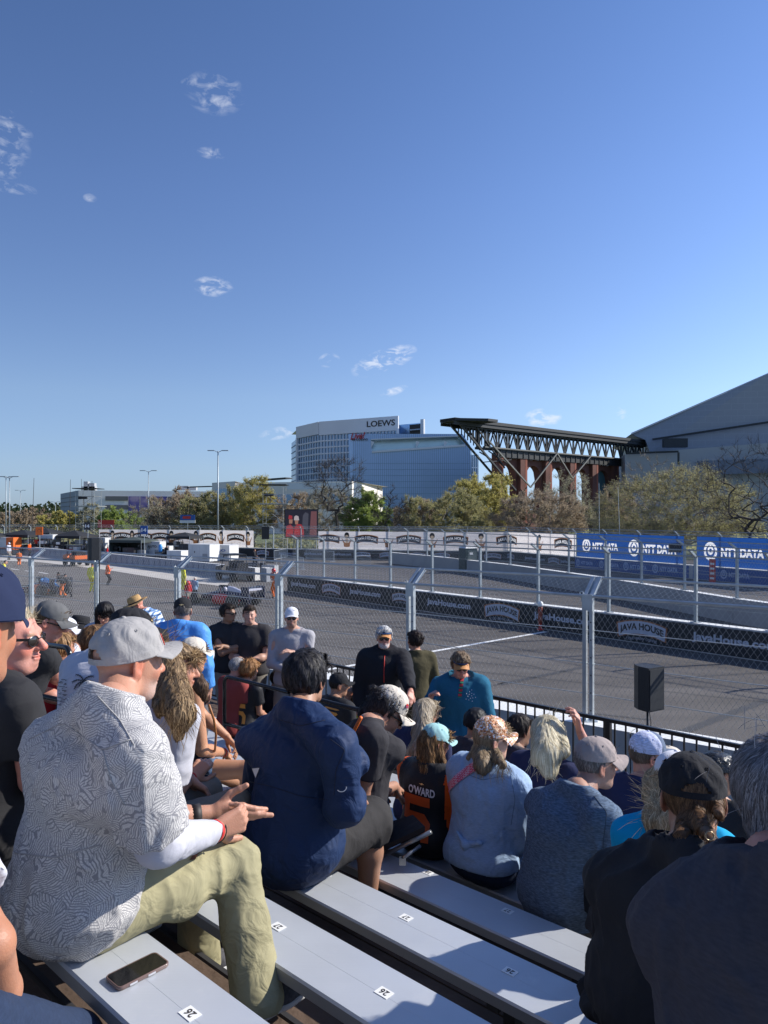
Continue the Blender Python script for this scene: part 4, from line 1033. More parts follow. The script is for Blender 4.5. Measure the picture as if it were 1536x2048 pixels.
def make_legs(g, t, m, res=.014, b=1.0, ease=.014, amp=.005, seed=4, short=False, name='trousers', flare=.0):
 sc = g.sc; R0 = np.stack([g.r, g.f, UP], 1)
 pr = [Ell(g.P0-UP*.005, np.array([.178*b, .14*b, .115])*sc+ease*.6, R0, .05)]; cuts = []
 for sd_ in ('R', 'L'):
  H_, K_, A_ = getattr(g, 'hip'+sd_), getattr(g, 'k'+sd_), getattr(g, 'a'+sd_)
  if short: pr.append(Con(H_, lerp(H_, K_, 1.0), .095*sc*b+ease, .075*sc*b+ease*1.3, .04)); pr.append(Con(K_, lerp(K_, A_, .12), .070*sc*b+ease, .07*sc*b+ease, .03)); cuts.append((lerp(K_, A_, .1), nrmz(A_-K_), A_))
  else: pr.append(Con(H_, K_, .09*sc*b+ease, .062*sc*b+ease, .04)); pr.append(Con(K_, A_, .058*sc*b+ease, .046*sc*b+ease+flare, .03)); cuts.append((A_-UP*.01, nrmz(A_-K_), A_))
 def fn(P):
  d = union(pr, P)
  for (c, n, far) in cuts:
   near = np.sqrt(((P-V3(far))**2).sum(1)) < (.36 if short else .16)*sc; d = np.where(near, np.maximum(d, (P-V3(c)) @ V3(n)), d)
  if amp: d = d-folds(P, amp, seed, fz=.6)
  return d
 lo, hi = bounds(pr); V, F = surf(fn, lo, hi, res, margin=amp); return np_mesh(name, V, F, m, t), fn
def make_shoes(g, t, m, sole_m, res=.01, sides=('R', 'L')):
 for sd_ in sides:
  A_ = getattr(g, 'a'+sd_); f = g.footdir; fl = A_-UP*.08
  u = [Con(fl-f*.02+UP*.035, A_+UP*.01, .04, .042, .02), Con(fl-f*.03+UP*.035, fl+f*.10+UP*.032, .038, .036, .02), Con(fl+f*.10+UP*.032, fl+f*.17+UP*.024, .038, .028, .02)]
  def fn(P): return np.maximum(union(u, P), -(P[:,2]-fl[2]-.012))
  lo, hi = bounds(u); V, F = surf(fn, lo, hi, res)
  s = np_mesh('shoe', V, F, m, t)
  def fn2(P): return np.maximum(np.maximum(union(u, P*np.array([1,1,0], F32)+np.array([0,0,fl[2]+.03], F32))-.004, P[:,2]-fl[2]-.022), fl[2]+.001-P[:,2])
  V, F = surf(fn2, lo, hi, res); np_mesh('sole', V, F, sole_m, s)
# ------------------------------------------------------------------ hats
def loc2w(g, p): return g.H+g.HR @ (np.array(p, F32)*g.hsc)
def cap(g, t, m, brim_m=None, back=False, strap=True, z0=.036, H=.098, name='cap', front_m=None, tilt=0.0, button=True, logo=None, bent=.5, brim_len=.075, rx=.087, ry=.107, open_back=True, hi=False, under_m=None, brim_part=True, dy=-.008, droop=0.0, crush=1.0):
 yaw = math.pi if back else 0
 cy, sy = math.cos(yaw), math.sin(yaw); ct, st = math.cos(tilt), math.sin(tilt)
 def L2W(x, y, z):
  y2, z2 = y*ct-z*st, y*st+z*ct          # tilt front up (+)
  X, Y = x*cy-y2*sy, x*sy+y2*cy
  return loc2w(g, (X, Y+dy, z2+z0))
 def dome(a, h, off=0.0):
  e = 2.25; k = (1-min(1, h)**e)**(1/e)
  front = max(0, math.cos(a)); hz = H*(1+.10*front*(1-h))*h
  seam = min(abs(((a+math.pi/6) % (math.pi/3))-math.pi/6)/(math.pi/6), 1); sea = -.0016*max(0, 1-seam*9) if k > .08 else 0
  wob = .0022*crush*math.sin(a*5+h*6)*math.sin(h*3.1) + .0015*crush*math.sin(a*11-h*9)*math.sin(h*3.1)
  return ((rx*k+off+sea+wob)*math.sin(a), (ry*k+off+sea+wob)*math.cos(a), hz+off)
 NA = 72 if hi else 42; NH = 20 if hi else 12
 hs_ = [1-(1-i/NH)**1.6 for i in range(NH+1)]; hs_ = [i/NH for i in range(NH+1)]; hs_ = [math.sin(x*math.pi/2)**1.0 for x in hs_]
 def opening(a, h):
  d = abs(((a-math.pi)+math.pi) % (2*math.pi)-math.pi)
  return open_back and d < .52 and (h*H) < .042*math.sqrt(max(0, 1-(d/.52)**2))
 mb = MB()
 for off in (0.0, -.0028):
  b = len(mb.v)
  for h in hs_:
   for j in range(NA): mb.v.append(tuple(L2W(*dome(2*math.pi*j/NA, h, off))))
  for i in range(NH):
   for j in range(NA):
    a = 2*math.pi*(j+.5)/NA; h = (hs_[i]+hs_[i+1])/2
    if opening(a, h): continue
    mb.cur = 1 if (front_m is not None and math.cos(a) > .5) else 0
    q = (b+i*NA+j, b+i*NA+(j+1) % NA, b+(i+1)*NA+(j+1) % NA, b+(i+1)*NA+j)
    mb.face(q if off < 0 else q[::-1])
 c = mb.build(name, [m]+([front_m] if front_m is not None else []), t, True)
 bm = brim_m or m; rows = []; K = 17; RR = 7
 bb = MB()
 top = []; bot = []
 for i in range(RR+1):
  r = i/RR; rt = []; rb = []
  for j in range(K):
   a = -1.12+2.24*j/(K-1); x0, y0, _ = dome(a, 0, .0)
   ext = brim_len*math.cos(a*.92)**.55
   x = x0*(1+.06*r); y = y0+ext*r
   z = .004-bent*.9*(x**2)/.09*(.25+r)*1.0-droop*r*r*.03+.0
   rt.append(L2W(x, y, z)); rb.append(L2W(x, y, z-.0035))
  top.append(rt); bot.append(rb)
 bb.m(0).grid(top); bb.m(1 if under_m is not None else 0).grid([r[::-1] for r in bot]); bb.m(0)
 edge_t = [top[0][0]]+[top[r][0] for r in range(1, RR+1)]+top[RR][1:]+[top[r][K-1] for r in range(RR-1, -1, -1)]
 edge_b = [bot[0][0]]+[bot[r][0] for r in range(1, RR+1)]+bot[RR][1:]+[bot[r][K-1] for r in range(RR-1, -1, -1)]
 bb.grid([edge_b, edge_t]); bb.build('brim', [bm]+([under_m] if under_m is not None else []), c, True)
 if button:
  p = V3(L2W(0, 0, H*1.0)); MB().lathe([(.0085,-.002),(.008,.002),(.004,.005),(0,.0058)], 12, Matrix.Translation(Vector(p.tolist())) @ Matrix([list(map(float, g.HR[i]))+[0] for i in range(3)]+[[0,0,0,1]])).build('button', m, c, True)
 if hi:
  for k in range(6):
   a = math.pi/6+k*math.pi/3; p = Vector(L2W(*dome(a, .72, .001)).tolist()); n = (p-Vector(L2W(0,0,0).tolist())).normalized(); u = n.orthogonal().normalized(); w = n.cross(u)
   MB().tube([p+u*(.0042*math.cos(q))+w*(.0042*math.sin(q)) for q in np.linspace(0, 2*math.pi, 11)], .0014, 5, False).build('eyelet', m, c, True)
 if open_back and strap:
  st_ = MB(); r0 = []; r1 = []; i0 = []; i1 = []
  for j in range(13):
   a = math.pi-.60+1.2*j/12; x, y, _ = dome(a, 0, .0015); x2, y2, _ = dome(a, 0, -.001)
   r0.append(L2W(x, y, .0)); r1.append(L2W(x*.995, y*.995, .017)); i0.append(L2W(x2, y2, 0)); i1.append(L2W(x2, y2, .017))
  st_.grid([r0, r1]); st_.grid([i1, i0]); st_.grid([r1, i1]); st_.grid([i0, r0]); st_.build('strap', m, c, True)
 def spot(a, h, off=.003):
  p = V3(L2W(*dome(a, h, off))); n = nrmz(p-V3(L2W(*dome(a, h, off-.01)))); a2 = V3(L2W(*dome(a, min(h+.05,.99), off)))
  u = nrmz(a2-p); return Vector(p.tolist()), Vector(np.cross(u, n).tolist()), Vector(u.tolist()), Vector(n.tolist())
 c_spot = spot
 return c, c_spot
def brim_hat(g, t, crown_m, brim_m, band_m, rb=.165, z0=.035, Hc_=.10, name='hat', sag=.0, tiltx=0.0, flat=False, uptilt=0.0):
 M4 = Matrix([list(map(float, g.HR[i]*g.hsc))+[float(g.H[i])] for i in range(3)]+[[0,0,0,1]]) @ Matrix.Translation((0,-.008,z0)) @ Matrix.Rotation(tiltx, 4, 'X') @ Matrix.Scale(.88, 4, (1,0,0))
 prof = [(.104,0),(.103,.03),(.098,.07),(.085,Hc_),(.05,Hc_+.006),(0,Hc_-.004 if not flat else Hc_+.004)]
 o = MB().lathe(prof, 28, M4).build(name, crown_m, t, True)
 mb = MB(); K = 40; rows = []
 for (r, z) in ((.102,.004),(.12,.002),(rb*.8,-.002),(rb,-.01),(rb+.001,-.014),(rb*.8,-.006),(.12,-.002),(.102,0)):
  rows.append([M4 @ Vector((r*math.cos(a), r*math.sin(a), z-sag*(r-.1)*abs(math.cos(a))*3+uptilt*(r-.1)*abs(math.sin(a)) - .004*math.sin(3*a)*(r-.1)/.06)) for a in np.linspace(0, 2*math.pi, K+1)])
 mb.grid(rows).build('brim', brim_m, o, True)
 MB().lathe([(.1055,.003),(.105,.022)], 28, M4).build('hat_band', band_m, o, True)
 return o
def visor(g, t, m_band, m_brim, z0=.045):
 mb = MB(); K = 40; R1 = []
 for z in (0, .012, .03): R1.append([loc2w(g, (.083*math.sin(a)*(1-.1*z/.03*.5), -.006+.103*math.cos(a)*(1-.06*z/.03), z0+z*(1 if math.cos(a) > .2 else .7))) for a in np.linspace(-math.pi, math.pi, K+1)])
 o = mb.grid(R1).build('sun_visor', m_band, t, True)
 m2 = MB();
 for z in (.0105,.0175): m2.grid([[loc2w(g, (.0845*math.sin(a), -.006+.1045*math.cos(a), z0+z+dz)) for a in np.linspace(-1.3, 1.3, 20)] for dz in (0, .0035)])
 m2.build('stripe', mat('visor_blue', (.03,.16,.5), .6), o, True)
 top = []; bot = []
 for i in range(6):
  r = i/5; tr = []; br = []
  for j in range(15):
   a = -1.1+2.2*j/14; x = .085*math.sin(a)*(1+.05*r); y = -.006+.104*math.cos(a)+.052*r*math.cos(a*.9)**.6; z = z0-.9*x*x/.09*(.3+r)*.5-.012*r
   tr.append(loc2w(g, (x, y, z))); br.append(loc2w(g, (x, y, z-.003)))
  top.append(tr); bot.append(br)
 b = MB(); b.grid(top); b.grid([r[::-1] for r in bot]); b.grid([bot[5], top[5]]); b.build('brim', m_brim, o, True)
 return o
def sunglasses(g, t, lens_m=None, frame_m=None, clear=False, wrap=1.0):
 fm = frame_m or mat('sunglass_frame', (.012,.011,.011), .25); lm = lens_m or mat('dark_lens', (.02,.016,.014), .08, spec=.9)
 f = MB()
 for s in (-1, 1):
  C_ = [(s*.031+.023*math.cos(a), .101-.010*abs((s*.031+.023*math.cos(a))/.055)**2, -.001+.0165*math.sin(a)*(1 if math.sin(a) > 0 else 1.12)) for a in np.linspace(0, 2*math.pi, 18)]
  f.tube([Vector(loc2w(g, c).tolist()) for c in C_], .0022*g.hsc, 6, False)
  pts = [(s*.055,.093,.006),(s*.072,.075,.008),(s*.079,.03,.006),(s*.080,-.008,.004),(s*.078,-.022,-.008)]
  P_ = [Vector(loc2w(g, p).tolist()) for p in pts]
  for a, b in zip(P_[:-1], P_[1:]): f.bar(a, b, .0035, .009*g.hsc)
 f.tube([Vector(loc2w(g, p).tolist()) for p in ((-.009,.103,.004),(0,.106,.006),(.009,.103,.004))], .0024, 6)
 o = f.build('sunglasses', fm, t, False)
 for s in (-1, 1):
  C_ = [Vector(loc2w(g, (s*.031+.0225*math.cos(a), .1015-.010*abs((s*.031+.0225*math.cos(a))/.055)**2, -.001+.016*math.sin(a)*(1 if math.sin(a) > 0 else 1.12))).tolist()) for a in np.linspace(0, 2*math.pi, 18, endpoint=False)]
  ce = Vector(loc2w(g, (s*.031,.106,-.001)).tolist()); mb = MB(); b = len(mb.v); mb.v += [tuple(p) for p in C_]+[tuple(ce)]
  for j in range(18): mb.face((j, (j+1) % 18, 18))
  mb.build('lens', lm, o, True)
 return o
# ------------------------------------------------------------------ hair
def hair_mat(name, rough=.42):
 if name in MATS: return MATS[name]
 m = mat(name, (.1,.1,.1), .55, vc=True, spec=.25); return m
def hair(g, t, style, col, col2, n=1400, width=.0035, seglen=.012, segs=7, res=.008, extra=None, lift=.004, name='hair', shell=True, keepfn=None, wild=.25, hairline=.045, flow=None, thick=.010, nape=-.075, curl=0.0):
 """shell of hair plus ribbons of strands that follow it. extra: list of world prims (long hair, tails)."""
 c = V3(g.H); R = g.HR.astype(F32); k = F32(1/g.hsc)
 th = thick
 base = Ell((0,-.016,.030), (.076+th, .096+th, .088+th))
 ex = extra or []
 def fn(P):
  q = ((P-c) @ R)*k; d = base(q)
  front = (q[:,1]-hairline-.0+ .55*(q[:,2]-.075)*-1*0)
  fl = np.where(q[:,2] < .062, q[:,1]-(-.002+.25*np.maximum(q[:,2], 0)), -.05)    # side burn line
  top_line = (q[:,2]*-1+.062)+(q[:,1]-.06)*-.0
  d = smax(d, np.minimum(fl, .05), .008)
  d = smax(d, q[:,1]*.8-(q[:,2]-.062)*.6-.062, .008)
  d = smax(d, nape-q[:,2]+.02*np.abs(q[:,0])/.07, .01)
  d = d-.004*vnoise(q*np.array([1,1,.5], F32), 60, 2)*(th/.01)
  d = d/k
  if ex:
   e = union(ex, P)-.006*vnoise(P*np.array([1,1,.25], F32), 70, 5)-curl*vnoise(P, 45, 8); d = smin(d, e, .02)
  if keepfn is not None: d = np.maximum(d, keepfn(P, q))
  return d
 lo, hi = c-.14*g.hsc, c+.15*g.hsc
 if ex: l2, h2 = bounds(ex, .03); lo, hi = np.minimum(lo, l2), np.maximum(hi, h2)
 V, F = surf(fn, lo, hi, res, margin=.004)
 if len(V) == 0: return None
 r2 = np.random.default_rng(abs(hash(name+style)) % 9999 if False else int(abs(g.H[0]*1000+g.H[1]*77)) % 9999)
 col = np.array(col, F32); col2 = np.array(col2, F32)
 parts = []
 if shell:
  w = (.5+.5*vnoise(V.astype(F32)*np.array([1,1,.15], F32), 90, 4))[:, None]*.7; parts.append((V, F, (col*(1-w)+col2*w)*.8))
 if n:
  area_ids = r2.integers(0, len(F), n*2); roots = V[F[area_ids]].mean(1)+r2.normal(0, .002, (n*2, 3)); q = ((roots-g.H) @ g.HR)/g.hsc
  if style in ('long', 'curly', 'pony'): ok = np.ones(len(roots), bool)
  else: ok = np.ones(len(roots), bool)
  roots = roots[ok][:n].astype(F32); N_ = len(roots)
  whorl = np.array([0,-.05,.12], F32)
  P = roots.copy(); pts = [P.copy()]; nor = []
  def grad(P):
   e = F32(.003); g0 = np.stack([fn(P+np.array(o, F32)*e)-fn(P-np.array(o, F32)*e) for o in ((1,0,0),(0,1,0),(0,0,1))], 1); return g0/(np.linalg.norm(g0, axis=1)[:, None]+1e-6)
  jitter = r2.normal(0, wild, (N_, 3)).astype(F32); lft = (r2.random(N_).astype(F32)*lift+.001)
  L_ = seglen*(.6+.8*r2.random(N_)).astype(F32); D_prev = None
  for s_ in range(segs):
   G = grad(P); nor.append(G)
   if flow is not None: D = flow(P)
   else:
    q = ((P-c) @ R)*k
    if style == 'short': d0 = q-whorl; d0 = (d0/(np.linalg.norm(d0, axis=1)[:, None]+1e-6)) @ R.T; D = d0*.8-UP*.4
    else:
     d0 = q-whorl; d0 = (d0/(np.linalg.norm(d0, axis=1)[:, None]+1e-6)) @ R.T; w = np.clip((q[:,2]-.0)/.08, 0, 1)[:, None]; D = d0*w-UP*(1.2-w)
   jj = jitter if curl == 0 else jitter+(vnoise(P, 60, s_)[:, None]*np.array([1,-1,.6], F32)*1.2)
   D = D+jj; D = D-G*(D*G).sum(1)[:, None]; D = D/(np.linalg.norm(D, axis=1)[:, None]+1e-6)
   if D_prev is not None: D = D*.6+D_prev*.4; D /= np.linalg.norm(D, axis=1)[:, None]+1e-6
   D_prev = D; P = P+D*L_[:, None]; dv = fn(P); G = grad(P)
   tgt = lft*(s_+1)/segs*(1.0 if style != 'spiky' else 4)
   P = (P-G*(dv-tgt)[:, None]).astype(F32) if True else P
   pts.append(P.copy())
  nor.append(grad(P)); pts = np.stack(pts, 1); nor = np.stack(nor, 1)     # N,K,3
  T = np.gradient(pts, axis=1); T /= np.linalg.norm(T, axis=2, keepdims=True)+1e-6
  Wd = np.cross(T, nor); Wd /= np.linalg.norm(Wd, axis=2, keepdims=True)+1e-6
  K = pts.shape[1]; taper = (np.array([.7]+[1]*(K-3)+[.7, .12]) if K > 3 else np.ones(K))[None, :, None]
  ww = width*(.5+r2.random(N_))[:, None, None]*taper/2
  A = pts-Wd*ww+nor*.0008; B = pts+Wd*ww+nor*.0008
  VV = np.stack([A, B], 2).reshape(-1, 3); base_i = (np.arange(N_)*K*2)[:, None]+(np.arange(K-1)*2)[None]
  FF = np.stack([base_i, base_i+1, base_i+3, base_i+2], -1).reshape(-1, 4)
  mixw = r2.random((N_, 1, 1))**1.3; cc = col[None, None]*(1-mixw)+col2[None, None]*mixw; cc = np.broadcast_to(cc, (N_, K*2, 3)).reshape(-1, 3)
  parts.append((VV, FF, cc))
 V, F, C_ = join_vf(parts)
 return np_mesh(name, V, F, hair_mat('hair_strands'), t, cols=np.clip(C_, 0, 1))
def fly_strands(g, t, roots, dirs, n, L_, col, col2, width=.002, sag=.3, seed=1, name='loose_strands', spread=.4, start=.02):
 r2 = np.random.default_rng(seed); parts = []; K = 8
 ri = r2.integers(0, len(roots), n); P = np.array(roots, F32)[ri]+r2.normal(0, start, (n, 3)); D = np.array(dirs, F32)[ri]+r2.normal(0, spread, (n, 3)); D /= np.linalg.norm(D, axis=1)[:, None]
 pts = [P.copy()]; l = L_*(.4+.9*r2.random(n))/K; cv = r2.normal(0, .35, (n, 3))
 for s_ in range(K):
  D = D-UP*sag*.12+cv*.16*np.sin(s_*.9+ri[:, None]); D /= np.linalg.norm(D, axis=1)[:, None]; P = P+D*l[:, None]; pts.append(P.copy())
 pts = np.stack(pts, 1); T = np.gradient(pts, axis=1); W_ = np.cross(T, np.array([.3,.9,.2])); W_ /= np.linalg.norm(W_, axis=2, keepdims=True)+1e-9; K1 = K+1
 ww = width*(.5+r2.random(n))[:, None, None]*np.array([1]*(K1-2)+[.7,.15])[None, :, None]/2
 VV = np.stack([pts-W_*ww, pts+W_*ww], 2).reshape(-1, 3); b = (np.arange(n)*K1*2)[:, None]+(np.arange(K)*2)[None]
 FF = np.stack([b, b+1, b+3, b+2], -1).reshape(-1, 4); mx = r2.random((n,1,1)); cc = np.array(col)*(1-mx)+np.array(col2)*mx; cc = np.broadcast_to(cc, (n, K1*2, 3)).reshape(-1, 3)
 return np_mesh(name, VV, FF, hair_mat('hair_strands'), t, cols=cc)
# ------------------------------------------------------------------ printing on clothes
def subdiv_tris(V, F, L_):
 V = [np.array(v, float) for v in V]; T = []
 for f in F:
  for k in range(1, len(f)-1): T.append((f[0], f[k], f[k+1]))
 mid = {}
 for _ in range(7):
  out = []; ch = False
  for (a, b, c) in T:
   e = [(np.linalg.norm(V[a]-V[b]), a, b, c), (np.linalg.norm(V[b]-V[c]), b, c, a), (np.linalg.norm(V[c]-V[a]), c, a, b)]; m = max(e, key=lambda x: x[0])
   if m[0] <= L_: out.append((a, b, c)); continue
   ch = True; _, p, q, r = m; kk = (min(p, q), max(p, q))
   if kk not in mid: V.append((V[p]+V[q])/2); mid[kk] = len(V)-1
   mm = mid[kk]; out += [(p, mm, r), (mm, q, r)]
  T = out
  if not ch: break
 return V, T
def decal(t, name, m, fn, o, u, v, d, V2, F2, off=.0025, L_=.02):
 """project flat verts (metres in u,v) from o along d onto the implicit surface fn."""
 V2, T = subdiv_tris([tuple(x) for x in V2], F2, L_)
 u = nrmz(V3(u)); v = nrmz(V3(v)); d = nrmz(V3(d)); P = np.array([V3(o)+u*x[0]+v*x[1] for x in V2], F32)
 hit = np.zeros(len(P), bool)
 for _ in range(70):
  s = fn(P); hit |= s < off+.001; P = np.where(hit[:, None], P, P+d[None]*np.maximum(s-off, .0005)[:, None].astype(F32)*.7)
 T = [f for f in T if hit[list(f)].all()]
 if not T: return None
 return np_mesh(name, P, np.array(T), m, t, smooth=True)
def text_decal(t, name, m, fn, o, u, v, d, s, w, h, bold=.02, **kw):
 V, F, asp = text_geo(s, bold); V2 = [(a/asp*w, b*h) for a, b in V]; return decal(t, name, m, fn, o, u, v, d, V2, F, **kw)
# ------------------------------------------------------------------ people in the stand
def proj(P): return 768+FPX*P[0]/P[1], HZ-FPX*(P[2]-HC)/P[1]
def npv(v): return np.array([v[0], v[1], v[2]], F32)
def ap(px, py, p): return npv(at_p(px, py, p))
def place(i=None, p=None, floor=None, hx=0, hy=0, sc=1.0, body=None, yaw=None, pitch=0, roll=0, lean=.12, tw=0, side=0, hs=1.0, sr=None, **kw):
 body = BODY_AZ if body is None else body; yaw = body if yaw is None else yaw
 seated = i is not None
 if seated: p0 = p_seat(i) if p is None else p; z0 = z_seat(i); fl = z0-.43
 else: p0 = p; fl = floor; z0 = floor
 s = s_of(hx, p0); t = 1.0; sc0 = sc
 for it in range(6):
  base = BF(s, p0, z0);
  if not seated: base = base+Z*(.86*sc)
  g = make_pose(base, body, sc, lean, None, yaw, pitch, roll, seated, fl, tw, side, t=t, **kw)
  if not seated:
   q = npv(BF(s, p0, 0)); f = g.f; r = g.r
   g.aR = q+r*.11*sc+f*.02; g.aL = q-r*.11*sc-f*.02; g.aR[2] = g.aL[2] = fl+.08
   g.kR, _ = ik(g.hipR, g.aR, .44*sc, .43*sc, f); g.kL, _ = ik(g.hipL, g.aL, .44*sc, .43*sc, f)
  x, y = proj(g.H); Yh = g.H[1]
  q = g.H+npv(DB)*.1; dx = proj(q)[0]-x; s += .1*(hx-x)/dx
  dz = (y-hy)*Yh/FPX
  if seated: t = min(1.16, max(.84, t+dz/(.62*sc)))
  else: sc = min(sc0*1.14, max(sc0*.86, sc*(1+dz/(1.62*sc))))
 g.hsc = .97*hs*(sc if seated else sc0)
 g.p0 = p0; g.Y = float(Yh)
 g.hres = min(.012, max(.0042, .0019*g.Y)); g.res = min(.02, max(.0085, .0028*g.Y));
 x, y = proj(g.H)
 if abs(y-hy) > 14 or abs(x-hx) > 5: print('PLACE off', hx, hy, 'got', round(x), round(y), 't', round(t, 2), 'sc', round(sc, 2))
 return g
CROWD = 'spectators in the grandstand'
def who(g, label, group=CROWD):
 b = g.P0; t = thing('person', label, 'person', (float(b[0]), float(b[1]), float(min(g.aR[2], g.aL[2])-.08)), group); return t
def tnew(n): return n
LIGHT = (.50,.25,.165); PINK = (.55,.25,.18); TAN = (.42,.22,.135); OLIVE = (.40,.23,.15); BROWN = (.22,.115,.07)
# fabrics
f_black = fabric('black_cotton', (.028,.028,.031), .9); f_black2 = fabric('faded_black_cotton', (.036,.034,.038), .9); f_white = fabric('white_cotton', (.50,.50,.55), .85, wr=.6)
f_navy = fabric('navy_nylon', (.012,.030,.088), .68, bump=.1, wr=1.0, wscale=11); f_navytee = fabric('navy_cotton', (.026,.032,.085), .9); f_char = fabric('charcoal_cotton', (.062,.056,.065), .95, heather=.12, wr=1.3, wscale=6)
f_heather = fabric('slate_heather_jersey', (.105,.145,.205), .95, heather=.45); f_sky = fabric('sky_blue_nylon', (.09,.30,.72), .55, wr=.8); f_chambray = fabric('washed_chambray', (.33,.45,.63), .85, heather=.10, wr=.9)
f_turq = fabric('turquoise_cotton', (.0,.33,.60), .85); f_teal = fabric('teal_sweatshirt', (.02,.12,.20), .95, heather=.1); f_olive = fabric('olive_knit', (.07,.06,.032), .95, heather=.2)
f_grey = fabric('pale_grey_jersey', (.36,.35,.37), .9, wr=.6); f_red = fabric('red_cotton', (.42,.015,.02), .85); f_maroon = fabric('dusty_red_cotton', (.26,.05,.045), .9)
f_khaki = fabric('khaki_canvas', (.33,.30,.175), .8, wr=1.1, bump=.15); f_jeans = fabric('blue_denim', (.020,.034,.072), .9, heather=.15); f_jeansl = fabric('faded_denim', (.09,.14,.22), .9, heather=.3)
f_shorts = fabric('dark_grey_twill', (.034,.032,.032), .85); f_grey_tr = fabric('grey_trouser_cloth', (.10,.10,.11), .9); f_stone = fabric('stone_chino', (.22,.20,.17), .9); f_dark = fabric('dark_trouser_cloth', (.02,.02,.024), .9)
f_orange = fabric('orange_jersey', (.78,.11,.012), .6, wr=.6); f_jersey = fabric('black_jersey', (.022,.022,.025), .55, wr=.6); f_yellow = fabric('yellow_cotton', (.7,.62,.05), .8)
m_shoe = mat('grey_mesh_shoe', (.08,.08,.09), .9, var=.4, vscale=90); m_sole = mat('pale_rubber_sole', (.6,.6,.6), .7); m_shoeb = mat('dark_shoe', (.03,.03,.035), .7); m_thread = mat('white_print', (.75,.75,.78), .7)
c_grey = fabric('dove_grey_cap_cloth', (.36,.345,.335), .9, wr=.5, wscale=20); c_navy = fabric('navy_cap_cloth', (.016,.024,.062), .9, wr=.3); c_black = fabric('black_cap_cloth', (.022,.022,.025), .9, wr=.5, wscale=20); c_cream = fabric('cream_cap_cloth', (.60,.54,.46), .9, wr=.5, wscale=20)
c_tan = fabric('taupe_cap_cloth', (.36,.30,.28), .9, wr=.4, wscale=18); c_white = fabric('white_cap_cloth', (.72,.72,.76), .85, wr=.4); c_mint = fabric('mint_cap_cloth', (.36,.60,.60), .85, wr=.4); c_slate = fabric('slate_cap_cloth', (.13,.17,.25), .85, wr=.3); c_dgrey = fabric('iron_grey_cap_cloth', (.12,.12,.12), .85, wr=.3)
c_mesh = fabric('white_cap_mesh', (.55,.58,.75), .8, heather=.35); m_gold = mat('gold_print', (.75,.55,.25), .4, metal=.4)
def sequin():
 m = mat('glitter_cap_cloth', (.6,.32,.2), .45, metal=.1); N, L, bs = nodes_of(m); tc = N.new('ShaderNodeTexCoord'); v = N.new('ShaderNodeTexVoronoi'); v.inputs['Scale'].default_value = 120
 L.new(tc.outputs['Object'], v.inputs['Vector']); r = N.new('ShaderNodeValToRGB'); r.color_ramp.interpolation = 'CONSTANT'; r.color_ramp.elements[0].color = (.36,.13,.05,1); r.color_ramp.elements[1].position = .82; r.color_ramp.elements[1].color = (.85,.80,.78,1); e = r.color_ramp.elements.new(.3); e.color = (.70,.33,.16,1); e = r.color_ramp.elements.new(.6); e.color = (.75,.50,.30,1)
 s = N.new('ShaderNodeSeparateColor'); L.new(v.outputs['Color'], s.inputs[0]); L.new(s.outputs[0], r.inputs[0]); L.new(r.outputs[0], bs.inputs['Base Color'])
 b = N.new('ShaderNodeBump'); b.inputs['Strength'].default_value = .6; b.inputs['Distance'].default_value = .004; L.new(s.outputs[1], b.inputs['Height']); L.new(b.outputs[0], bs.inputs['Normal']); return m
c_seq = sequin()
